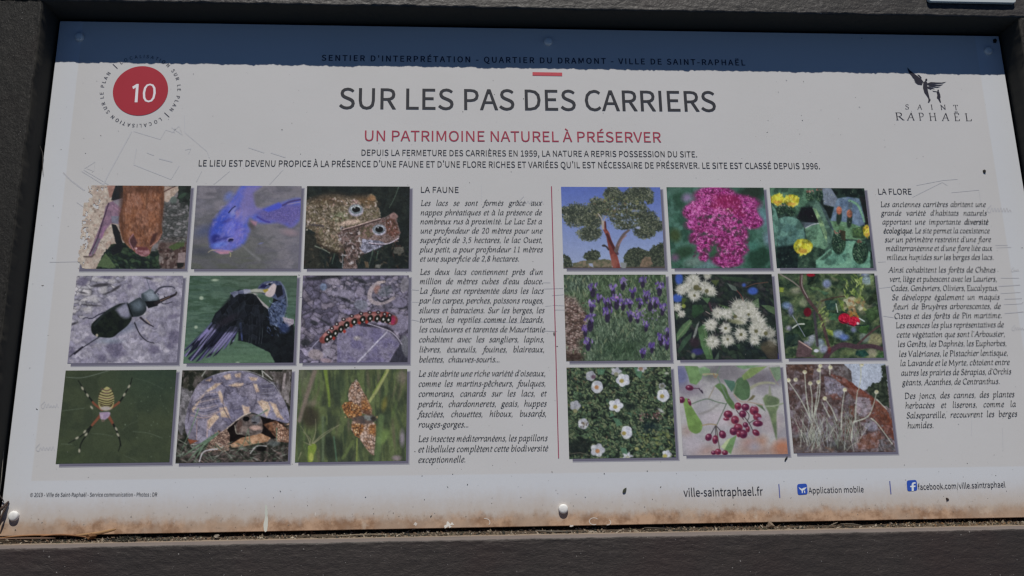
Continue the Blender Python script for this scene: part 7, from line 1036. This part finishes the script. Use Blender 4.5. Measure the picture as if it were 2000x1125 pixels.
for a, wd, c in [([(355, 165), (440, 160), (510, 165)], 20, (142, 138, 108)), ([(545, 70), (510, 160), (560, 300), (620, 430)], 12, (96, 116, 98)), ([(470, 160), (490, 200), (515, 165)], 10, (140, 108, 76)), ([(230, 490), (330, 450), (410, 435), (500, 465), (610, 490)], 11, (92, 110, 92)), ([(615, 480), (560, 600), (505, 720)], 9, (76, 92, 76)), ([(480, 300), (440, 380), (415, 430)], 8, (130, 120, 100)), ([(345, 725), (430, 710), (500, 720)], 13, (146, 128, 96)), ([(490, 730), (440, 820)], 8, (50, 46, 50)), ([(490, 730), (495, 860)], 8, (50, 46, 50)), ([(500, 730), (560, 800)], 8, (50, 46, 50)), ([(500, 740), (535, 980)], 9, (70, 62, 52)), ([(240, 318), (310, 318)], 9, (78, 50, 70)), ([(310, 320), (350, 370), (340, 340)], 10, (44, 34, 50)), ([(1240, 480), (1140, 510), (1040, 515)], 17, (134, 144, 120)), ([(690, 380), (760, 460), (860, 470), (1010, 500)], 14, (150, 134, 122)), ([(800, 620), (860, 700), (900, 780)], 8, (50, 44, 44)), ([(860, 700), (940, 650)], 8, (50, 44, 44)), ([(720, 560), (800, 660)], 8, (60, 44, 44)), ([(840, 680), (860, 610), (800, 540)], 8, (60, 50, 50)), ([(1080, 90), (1130, 200), (1180, 280)], 9, (132, 118, 110)), ([(690, 380), (720, 260)], 7, (120, 134, 108))]: p.L(a, wd, c, soft=6)
bc = [(104, 32, 56), (92, 28, 58), (118, 38, 60)]
for x, y, rx_, ry_, a in [(205, 312, 44, 30, 10), (120, 445, 34, 36, 0), (205, 470, 16, 40, -20), (415, 855, 36, 42, 30), (488, 880, 32, 48, 5), (568, 825, 38, 46, -30), (630, 603, 50, 42, 0), (610, 655, 34, 18, 0), (705, 665, 44, 46, 0), (738, 515, 38, 42, 0), (820, 525, 44, 40, 0), (915, 560, 50, 52, 0), (790, 600, 40, 40, 0), (950, 630, 46, 40, 0), (955, 705, 56, 34, 0), (935, 805, 44, 32, 35), (740, 750, 50, 44, 0), (690, 790, 44, 44, 0), (795, 820, 46, 48, 0), (845, 765, 24, 36, 0), (745, 820, 24, 36, 0), (820, 720, 30, 30, 0), (470, 1025, 28, 24, 0), (520, 1015, 36, 34, 0), (595, 1025, 34, 28, 0)]:
    p.E(x, y, rx_, ry_, bc[(x + y) % 3], a, 7); p.E(x - rx_ * .2, y - ry_ * .3, rx_ * .45, ry_ * .35, (140, 66, 88), a, 12, .8); p.E(x + rx_ * .3, y + ry_ * .4, rx_ * .5, ry_ * .4, (62, 18, 46), a, 14, .7); p.E(x - rx_ * .3, y - ry_ * .4, 7, 5, (190, 150, 170), 0, 6)
p.E(905, 510, 30, 8, (150, 140, 150), 20, 8); p.E(975, 650, 20, 14, (140, 110, 140), 0, 10)
p.build('printed photo of dark red berries among heart-shaped leaves', sat=.85, det=.07)

# 18 dry plant on red rock
p = Pic([(1535.1, 712.1), (1729.8, 709.8), (1748.5, 883.1), (1549.3, 884.4)], (1520, 700, 5.624), 18)
p.bg((92, 76, 78), (110, 100, 112), (74, 52, 48), sc=70)
p.P('700,50 1200,50 1215,330 1160,260 900,370 810,260 800,160', (134, 144, 162), soft=10); p.E(1000, 110, 180, 60, (140, 152, 170), 0, 80, .6)
p.P('960,350 1040,270 1100,265 1140,200 1130,80 1190,60 1215,540 1150,520', (56, 68, 50), rough=18, rs=22, col2=(36, 46, 36), cs=26)
p.P('560,50 720,60 800,140 805,240 760,280 600,150', (72, 62, 60), rough=8, col2=(96, 90, 92), cs=30); p.P('90,70 380,70 380,180 250,160 120,120', (96, 62, 40), rough=16, col2=(66, 44, 34), cs=30)
p.P('560,170 700,200 880,320 1000,400 1180,540 1250,700 1270,900 1100,760 900,520 700,300', (122, 62, 48), rough=10, col2=(98, 44, 30), cs=40); p.P('500,190 620,230 760,330 680,420 520,400', (120, 118, 142), rough=10, col2=(104, 96, 116), cs=26)
p.P('850,420 1000,440 1040,560 940,640 840,580', (126, 112, 126), rough=14, col2=(146, 136, 150), cs=24); p.P('1050,520 1180,560 1250,720 1180,740 1080,640', (128, 62, 38), rough=10, col2=(90, 42, 26), cs=30); p.E(1020, 745, 70, 56, (122, 122, 148), 0, 20, .95); p.P('860,860 1100,800 1160,860 1080,980 880,1000', (112, 62, 42), rough=14, col2=(136, 96, 92), cs=30); p.P('1110,890 1240,880 1290,1010 1100,1020', (108, 108, 120), rough=12, col2=(66, 64, 64), cs=30); p.P('820,830 880,810 900,860 840,950', (130, 120, 126), rough=8)
p.P('770,520 840,520 830,640 780,600', (104, 52, 34), rough=8); p.P('560,400 640,380 690,450 600,460', (110, 62, 54), rough=6); p.E(760, 780, 60, 50, (100, 46, 36), 0, 30, .8); p.E(540, 1000, 70, 34, (136, 82, 58), 0, 20); p.P('180,960 400,930 600,1030 180,1045', (84, 74, 78), rough=16, col2=(100, 90, 84), cs=30); p.E(200, 740, 60, 60, (92, 52, 62), 0, 40, .8)
p.S(260, (100, 70, 700, 1000), 12, 9, [(124, 112, 120), (70, 46, 44), (96, 84, 84), (140, 130, 136), (60, 58, 50)], a=(.3, .8)); p.S(120, (700, 450, 1260, 1020), 12, 9, [(136, 126, 134), (84, 44, 36), (120, 92, 88), (56, 50, 48)], a=(.3, .8), inside=lambda x, y: y > .7 * x - 200)
p.E(330, 880, 180, 60, (50, 56, 48), 0, 60, .6); p.E(660, 960, 150, 60, (56, 70, 68), 0, 50, .7)
p.cells(p.mask_of('90,70 700,60 760,300 1180,560 1260,900 1280,1040 90,1040', soft=30), 60, 44, [(104, 88, 88), (84, 62, 58), (122, 108, 114), (96, 60, 48), (70, 56, 54)], (48, 40, 40), .14, .3, k=1, warp=90)
st_ = (132, 136, 118); r = random.Random(18)
for i in range(120):
    x0 = r.choice([r.gauss(360, 60), r.gauss(740, 90), r.gauss(560, 150)]); y0 = r.uniform(820, 1020); th = r.gauss(0, .38); l = r.uniform(120, 420)
    x1, y1 = x0 + math.sin(th) * l, y0 - math.cos(th) * l; p.L([(x0, y0), ((x0 + x1) / 2 - th * 20, (y0 + y1) / 2), (x1, y1)], r.uniform(5, 9), r.choice([st_, (104, 114, 96), (146, 148, 134), (88, 104, 84), (120, 124, 130)]), 4, soft=5, a=r.uniform(.5, .95))
for a in ([(360, 680), (250, 460), (110, 250)], [(350, 660), (310, 430), (290, 170)], [(370, 640), (370, 440), (350, 280)], [(390, 650), (420, 440), (440, 270)], [(400, 620), (450, 400), (460, 100)], [(690, 780), (700, 550), (730, 340)], [(850, 680), (850, 540), (870, 350)], [(905, 90), (905, 220), (880, 350)], [(830, 700), (980, 640), (1040, 520), (1075, 390)], [(640, 680), (590, 560), (520, 450)], [(560, 640), (480, 480)], [(1020, 660), (1090, 720), (1250, 940)], [(1080, 450), (1190, 560)], [(565, 70), (565, 180)], [(800, 900), (820, 720), (850, 660)]): p.L(a, 15, (140, 144, 128), 9, soft=7)
for x, y in [(110, 240), (190, 235), (290, 150), (350, 275), (440, 260), (445, 130), (510, 440), (730, 345), (915, 70), (1078, 370), (460, 85), (570, 100)]: p.E(x, y, 24, 22, (168, 164, 134), 0, 10); p.E(x + 4, y - 8, 12, 10, (150, 144, 84), 0, 8, .7)
p.build('printed photo of a dry yellow-headed plant beside a red rock', sat=.60, det=.17, con=1.15, gain=1.05)

# ------------------------------------------------------------------ rivets
def lathe(name, x, y, prof, m, parent=root, n=28, world=None):
    V = []; F = []
    for r_, h in prof:
        for k in range(n): a = 2 * math.pi * k / n; V.append((x + r_ * math.cos(a), y + r_ * math.sin(a), h))
    for i in range(len(prof) - 1):
        for k in range(n): F.append((i * n + k, i * n + (k + 1) % n, (i + 1) * n + (k + 1) % n, (i + 1) * n + k))
    F.append([(len(prof) - 1) * n + k for k in range(n)])
    o = mesh(name, V, F, m, parent, smooth=True); return o
RP = [(0.0050, 0.0002), (0.0050, 0.0016), (0.0049, 0.0027), (0.0045, 0.0034), (0.0038, 0.0038), (0.0026, 0.0041), (0.0013, 0.00425), (0.0003, 0.0043)]
for px, py in ((154, 71), (1071, 80), (1932, 98), (25, 1008), (1100.5, 994)):
    x, y = uv(px, py, 0.003); lathe('rivet', x, y, RP, m_rivet)
lathe('rivet', 1.070, -0.3555, RP, m_rivet)

# ------------------------------------------------------------------ small pale plate on the upper rail
m_plate = mat('pale_plate', (0.62, 0.68, 0.68), 0.35, 0.5)
xa, ya = uv(1813, 2.5, HF + .004); xb, yb = uv(1985, 6.5, HF + .004)
yb = (ya + yb) / 2
bm = bmesh.new(); bmesh.ops.create_cube(bm, size=1)
for v in bm.verts: v.co = (v.co.x * (xb - xa), v.co.y * 0.055, v.co.z * 0.0034)
ve = [e for e in bm.edges if abs(e.verts[0].co.z - e.verts[1].co.z) > 1e-4]
bmesh.ops.bevel(bm, geom=ve, offset=0.004, segments=5, affect='EDGES', profile=0.5)
bmesh.ops.bevel(bm, geom=[e for e in bm.edges if abs(e.verts[0].co.z - e.verts[1].co.z) < 1e-6 and e.verts[0].co.z > 0], offset=0.0005, segments=2, affect='EDGES')
me = bpy.data.meshes.new('plate'); bm.to_mesh(me); bm.free(); me.materials.append(m_plate)
o = bpy.data.objects.new('metal_plate', me); link(o); o.matrix_world = SIGN @ Matrix.Translation(((xa + xb) / 2, yb + 0.0275, HF + 0.0028))
tag(o, 'small pale plate with rounded corners fixed on the upper rail near the right corner', 'plate')

# ------------------------------------------------------------------ litter in the channel under the sheet
rg = np.random.RandomState(5)
def chips(name, pts, sizes, cols, flat_=0.6, seed=1):
    r = np.random.RandomState(seed); V = []; F = []; C = []
    base = np.array([(1, 0, 0), (-.2, .9, .1), (-1, -.1, 0), (.1, -1, .1), (0, .1, .8), (0, 0, -.8)])
    tri = [(0, 1, 4), (1, 2, 4), (2, 3, 4), (3, 0, 4), (1, 0, 5), (2, 1, 5), (3, 2, 5), (0, 3, 5)]
    for p_, s_, c_ in zip(pts, sizes, cols):
        q = base * (1 + .5 * (r.rand(6, 1) - .5)) * np.array([r.uniform(.7, 2.4), 1, flat_]) * s_
        a = r.uniform(0, math.pi); b = r.normal(0, .5); c, s_n = math.cos(a), math.sin(a)
        q = q @ np.array([[1, 0, 0], [0, math.cos(b), math.sin(b)], [0, -math.sin(b), math.cos(b)]]) @ np.array([[c, s_n, 0], [-s_n, c, 0], [0, 0, 1]])
        k = len(V); V += [tuple(v) for v in q + np.array(p_)]; F += [tuple(k + i for i in t) for t in tri]; C += [c_] * 6
    me = bpy.data.meshes.new(name); me.from_pydata(V, [], F); me.update()
    ca = me.color_attributes.new('Col', 'FLOAT_COLOR', 'POINT'); A = np.ones((len(V), 4)); A[:, :3] = np.array(C); ca.data.foreach_set('color', A.ravel())
    me.materials.append(m_chip); o = bpy.data.objects.new(name, me); link(o); o.matrix_world = SIGN; return o
m_chip = vcol_mat('litter', 0.9, 0.1)
def litter_h(x, y):
    t = (-0.3757 - y) / 0.0075
    return -0.0095 + 0.0135 * min(max(t, 0), 1) ** 1.2 + 0.0035 * (float(fbm(np.array(x * 90.0), np.array(y * 200.0), 3, 3)) - 0.5) + 0.003 * (float(fbm(np.array(x * 14.0), np.array(2.0), 9, 3)) - .5)
nx = 520; V = []; F = []
for i in range(nx + 1):
    x = XL + 0.002 + (XR - XL - 0.004) * i / nx
    for j in range(6):
        y = -0.3745 - j * 0.0019; V.append((x, y, litter_h(x, y) - (0.02 if j == 0 else 0)))
for i in range(nx):
    for j in range(5): q = i * 6 + j; F.append((q, q + 6, q + 7, q + 1))
m_soil = mat('channel_soil', (0.10, 0.075, 0.055), 0.95, 0.05); N = NT(m_soil); v, _ = N.obj()
N.l(N.mix(N.noise(v, 300, 5, .7), (0.03, 0.025, 0.02), (0.17, 0.13, 0.095)), N.b.inputs['Base Color']); N.bump(N.noise(v, 700, 3), 1.0, 0.002)
o = mesh('channel_soil', V, F, m_soil, None, smooth=True, world=SIGN)
tag(o, 'strip of brown soil lodged between the printed sheet and the lower rail', 'soil', kind='stuff')
pts = []; sz = []; cl = []
pal = [(.22, .18, .13), (.15, .11, .08), (.07, .06, .045), (.03, .028, .025), (.30, .25, .19), (.18, .12, .08), (.06, .06, .04), (.05, .05, .045), (.40, .35, .28), (.10, .08, .06)]
for i in range(4600):
    x = rg.uniform(XL + .004, XR - .004); d = float(fbm(np.array(x * 22.0), np.array(.5), 4, 3))
    if rg.rand() > d * 1.7: continue
    y = -0.3765 - rg.beta(2.2, 1.3) * 0.0072; s_ = rg.gamma(2.2, .00028) + .0002
    pts.append((x, y, litter_h(x, y) + s_ * .3)); sz.append(min(s_, .0017)); cl.append(pal[rg.randint(len(pal))])
cx_ = uv(250, 1048)[0]
for i in range(420):                           # a dark tuft of rotted needles
    x = cx_ + rg.normal(0, .009); y = -0.3765 - rg.rand() * .006; k = math.exp(-((x - cx_) / .012) ** 2)
    pts.append((x, y, litter_h(x, y) + rg.rand() * .006 * k)); sz.append(rg.uniform(.0004, .0012)); cl.append([(.03, .03, .025), (.06, .055, .04), (.12, .11, .09), (.02, .02, .018)][rg.randint(4)])
for x0_ in (1880, 1960, 1790):                 # browner crumbs near the right end
    for i in range(60): x = uv(x0_, 1015)[0] + rg.normal(0, .02); y = -0.377 - rg.rand() * .006; pts.append((x, y, litter_h(x, y) + rg.rand() * .002)); sz.append(rg.uniform(.0004, .0014)); cl.append([(.24, .14, .07), (.36, .28, .18), (.14, .09, .05)][rg.randint(3)])
o = chips('plant_litter', pts, sz, cl, seed=2)
tag(o, 'grit and crumbled plant bits lying along the foot of the printed sheet', 'debris', kind='stuff')

# thin, tapered, slightly bent twigs and needles
def twig(name, label, cat, pts, w_, col, group=None, flat_=1.0, bumpy=0.0, seed=1):
    P = []
    for x, y, h in pts:
        a = uv(x, y, max(h, 0)) if h >= 0 else uv(x, y, 0); P.append(np.array([a[0], a[1], h]))
    if len(P) > 2: P = smooth_pts(P, 5)
    r = random.Random(seed); V = []; F = []; n = 7; L = len(P); o0 = P[0].copy()
    for i, p_ in enumerate(P):
        d = P[min(i + 1, L - 1)] - P[max(i - 1, 0)]; d = d / (np.linalg.norm(d) + 1e-9)
        s_ = np.cross(d, (0, 0, 1)); s_ /= np.linalg.norm(s_) + 1e-9; u_ = np.cross(s_, d)
        t = i / (L - 1); rad = w_ / 2 * (0.35 + 0.65 * math.sin(math.pi * (0.12 + 0.8 * t))) * (1 + bumpy * (r.random() - .5))
        for k in range(n):
            a = 2 * math.pi * k / n; V.append(tuple(p_ - o0 + s_ * rad * math.cos(a) + u_ * rad * flat_ * math.sin(a)))
    for i in range(L - 1):
        for k in range(n): F.append((i * n + k, i * n + (k + 1) % n, (i + 1) * n + (k + 1) % n, (i + 1) * n + k))
    F.append(list(range(n))[::-1]); F.append([(L - 1) * n + k for k in range(n)])
    m = mat(name + '_skin', col, 0.7, 0.2); N = NT(m); v, _ = N.obj((1, 6, 6)); N.l(N.mix(N.noise(v, 90, 4), col, [q * .5 for q in col]), N.b.inputs['Base Color'])
    o = mesh(name, V, F, m, None, smooth=True, world=SIGN @ Matrix.Translation(Vector(o0))); return tag(o, label, cat, group)
G_ = 'dry plant bits caught along the foot of the panel'
twig('pine_needle', 'tan blade-like needle lifting off the left end of the litter onto the sheet', 'needle', [(148, 1045.5, .002), (187, 1042, .003), (212, 1037, .0045), (226, 1033.5, .0055)], .0032, (.50, .30, .15), G_, .4)
twig('pine_needle', 'long orange-brown needle along the foot of the sheet at far left', 'needle', [(-8, 1052, .001), (40, 1046.5, .002), (90, 1045, .0015), (165, 1046, .001)], .0019, (.42, .22, .11), G_)
twig('pine_needle', 'dull mauve-brown needle lying lowest against the lower rail at far left', 'needle', [(-10, 1053, .004), (50, 1051.5, .004), (108, 1051, .003)], .0016, (.30, .20, .15), G_)
twig('pine_needle', 'thin reddish needle between the brown clump and the left twigs', 'needle', [(80, 1047, .002), (118, 1044, .002), (160, 1047.5, .002), (172, 1051, .002)], .0016, (.36, .18, .09), G_)
twig('twig', 'dark slanting twig above the bottom left rivet', 'twig', [(-6, 1004, .006), (5, 992, .005), (17, 979, .001)], .0030, (.10, .07, .06), None, 1, .5, 2)
twig('twig', 'dark curved twig beside the bottom left rivet', 'twig', [(-2, 1028, .004), (4, 1006, .005), (15, 985, .002)], .0022, (.12, .08, .065), None, 1, .5, 3)
twig('twig', 'short dark twig over the left edge of the sheet', 'twig', [(-4, 962, .003), (3, 973, .003), (8, 981, .001)], .0012, (.07, .055, .05), None, 1, .5, 4)
twig('grass_stalk', 'pale thin stalk standing along the left edge of the sheet', 'stalk', [(7, 880, .002), (3, 930, .003), (-1, 965, .002)], .0008, (.36, .33, .28))
twig('grass_stalk', 'bent pale hair-like stalk against the left rail high up', 'stalk', [(77, 283, .006), (83, 300, .003), (83, 322, .001), (84, 342, .001)], .0008, (.16, .14, .12))
twig('pine_needle', 'pale dry needle lying on the litter left of centre', 'needle', [(652, 1047.5, .003), (690, 1045, .004), (725, 1043.5, .003), (752, 1045, .002)], .0012, (.36, .30, .22), G_)
twig('twig', 'grey twig on the litter just below the middle rivet', 'twig', [(1046, 1036, .002), (1075, 1038, .003), (1122, 1037.5, .002)], .0016, (.20, .18, .15), G_, 1, .4, 6)
twig('twig', 'dark twig on the litter below the web address', 'twig', [(1258, 1030.5, .001), (1285, 1032, .003), (1310, 1032.5, .002)], .0020, (.10, .085, .07), G_, .6, .4, 7)
twig('twig', 'short upright chip of twig below the mobile application icon', 'twig', [(1619, 1028, .003), (1627, 1024, .004), (1636, 1020, .001)], .0014, (.26, .22, .17), G_, .6, .4, 8)
twig('twig', 'flat grey twig on the litter below the application text', 'twig', [(1641, 1023.5, .001), (1662, 1023.5, .003), (1684, 1026.5, .003)], .0016, (.16, .14, .11), G_, .6, .4, 9)
# crumpled brown leaf, seed, pebble, flakes
def flake(name, label, cat, outline, h0, lift, col, thick=0.0004, seed=1):
    c = np.mean([uv(*p_) for p_ in outline], 0); r = random.Random(seed); V = []; n = len(outline)
    O = [np.array(uv(*p_)) - c for p_ in outline]
    top = [(*(q), h0 + thick + lift * r.random()) for q in O]; bot = [(*(q), h0) for q in O]
    V = top + bot + [(0, 0, h0 + thick + lift * .8), (0, 0, h0)]
    F = []
    for i in range(n): j = (i + 1) % n; F += [(i, j, 2 * n), (n + j, n + i, 2 * n + 1), (n + i, n + j, j, i)]
    m = mat(name + '_skin', col, .75, .15); N = NT(m); v, _ = N.obj(); N.l(N.mix(N.noise(v, 250, 4), col, [q * .45 for q in col]), N.b.inputs['Base Color'])
    o = mesh(name, V, F, m, None, world=SIGN @ Matrix.Translation((float(c[0]), float(c[1]), 0)))
    bm = bmesh.new(); bm.from_mesh(o.data); bmesh.ops.recalc_face_normals(bm, faces=bm.faces); bm.to_mesh(o.data); bm.free()
    return tag(o, label, cat)
flake('dry_leaf', 'crumpled rust-brown leaf piece in the litter at left', 'leaf', [(171, 1049), (174, 1043), (181, 1041), (187, 1042), (191, 1046), (188, 1050), (184, 1053), (177, 1053)], .001, .006, (.22, .11, .05), seed=3)
flake('seed_husk', 'tan angular husk in the litter below the footer separator', 'husk', [(1499, 1018), (1506, 1020), (1512, 1028), (1507, 1031), (1498, 1030)], .001, .004, (.30, .23, .17), seed=4)
flake('pebble', 'small pale pebble in the litter left of centre', 'pebble', [(419, 1047), (422, 1044), (427, 1043.5), (430, 1045.5), (428, 1049), (423, 1050)], .001, .003, (.46, .41, .34), seed=5)
z4 = lambda P_, ox, oy: [(ox + x / 4., oy + y / 4.) for x, y in P_]
flake('leaf_fragment', 'small dark green leaf fragment stuck on the sheet left of the web address', 'leaf', z4([(863, 243), (868, 225), (882, 213), (894, 210), (893, 228), (886, 246), (872, 254)], 1000, 900), .0003, .0006, (.10, .11, .08), seed=6)
flake('leaf_fragment', 'small dark triangular leaf fragment below the social media address', 'leaf', z4([(1388, 288), (1400, 290), (1412, 300), (1402, 308), (1394, 313)], 1500, 900), .0003, .0008, (.07, .045, .035), seed=7)
flake('leaf_fragment', 'thin dark leaf sliver just below the berry photo', 'leaf', [(1532, 899.5), (1533, 896), (1536.5, 891.5), (1538, 893), (1535.5, 897.5), (1534, 900)], .0003, .0006, (.05, .05, .045), seed=8)
flake('leaf_fragment', 'tiny dark dot-like fragment beside the emblem near the right edge', 'leaf', [(1919, 333), (1922, 331.5), (1925, 333.5), (1924, 337.5), (1920.5, 338)], .0003, .0008, (.06, .055, .05), seed=9)
flake('leaf_fragment', 'dark crumb near the top right rivet in the shade', 'leaf', [(1939, 78), (1943, 76), (1946, 79), (1945, 84), (1940, 84.5)], .0003, .0008, (.02, .02, .02), seed=10)
# white splashes dried on the foot of the sheet
def splat(cx, cy, r_, n, jag, ex=(1, 1), seed=1):
    r = random.Random(seed); return [(cx + math.cos(2 * math.pi * i / n) * r_ * ex[0] * (1 + jag * (r.random() - .5) * (2 if i % 2 else 1)), cy + math.sin(2 * math.pi * i / n) * r_ * ex[1] * (1 + jag * (r.random() - .5) * (2 if i % 2 else 1))) for i in range(n)]
m_ch2 = ink('thin_splash', (178, 172, 166), .9)
m_ch3 = ink('old_drip', (176, 178, 170), .9); m_drip = ink('drip', (168, 172, 164), .9)
flat('dried_drip', [[(516.5, 1016), (518, 1006), (521, 1003), (523.5, 1012), (523, 1026), (521.5, 1037), (518, 1039.3), (515.5, 1036), (514.5, 1024)]], m_ch3, .00012)
flat('dried_drip', [[(518, 985), (522, 988), (523, 1004), (520, 1012), (517, 1004)]], m_drip, .00014)
flat('dried_splash', [splat(877, 1025, 6.5, 18, .9, (1.15, .9), 2)], m_chalk, .00012); flat('dried_splash', [splat(812, 1023.5, 3, 12, .8, (1, 1), 3)], m_ch2, .00012)
S = Strip()
for (x, y, r_, a0, a1) in ((947, 1020, 10, -100, 60), (1160, 1018, 9, 60, 330), (1186, 1020, 7, -60, 120)):
    P_ = [np.array((x + math.cos(math.radians(a)) * r_, y + math.sin(math.radians(a)) * r_ * .75)) for a in range(a0, a1, 20)]; L_, R_ = ribbon(P_, lambda d, t: .7); S.add(L_, R_, lambda p: uv(*p), .00015)
tag(S.make('dried_ring_stains', m_ch2), kind='stuff')
flat('dried_splash', [splat(616, 1004, 2, 9, .8, (.7, 1.6), 6)], m_ch2, .00012); flat('dried_splash', [splat(1115, 1027, 4, 9, .9, (1.4, .6), 7)], m_ch2, .00012)
# specks all over
pts = []; sz = []; cl = []
for px, py, s_ in ((104, 402, 1.6), (114, 425, 1.6), (197, 265, 1.7), (551, 253, 1.7), (587, 301, 1.6), (1078, 144, 1.2), (904, 218, 1.6), (1178, 221, 1.3), (94, 655, 1.4), (72, 799, 2), (256, 1009, 1.5), (390, 912, 1.4), (460, 1030, 1.5), (30, 1035, 2.2), (75, 1014, 1.2), (714, 971, 1.4), (730, 1003, 1.4), (768, 1002, 1.4), (842, 1008, 2.2), (874, 951, 1.6), (913, 946, 1.5), (961, 973, 1), (688, 1004, 1.3), (534, 972, 1.6), (536, 989, 1.4), (523, 930, 1.6), (1120, 988, 1.6), (1180, 925, 1.6), (1264, 920, 1.6), (1259, 990, 1.4), (1143, 971, 1.5), (1531, 940, 1.2), (584, 537, 1.6), (1683, 75, 1.8), (1520, 180, 1.4), (1536, 157, 1.2), (1565, 225, 1.6), (1567, 235, 1.5), (1562, 262, 1.2), (1766, 908, 1.2), (1936, 441, 1.3), (1881, 931, 1.2), (1054, 816, 1.3), (1020, 830, 1.2), (1996, 484, 1.4), (416, 227, 1.3), (1938, 60, 1.2), (1500, 235, 1.1), (1638, 232, 1.2)):
    x, y = uv(px, py); pts.append((x, y, .0003)); sz.append(s_ * .00030); cl.append((.07, .065, .06))
for i in range(620):
    x = rg.uniform(-.045, 1.083); y = rg.uniform(-.372, .14) if rg.rand() < .7 else -.372 + abs(rg.normal(0, .035))
    pts.append((x, y, .0002)); sz.append(rg.gamma(2.0, .00009) + .00008); g = rg.uniform(.10, .36); cl.append((g, g * .95, g * .9))
o = chips('dirt_specks', pts, sz, cl, .4, seed=3); tag(o, 'tiny dark specks of dirt spattered over the printed sheet', 'dirt', kind='stuff')
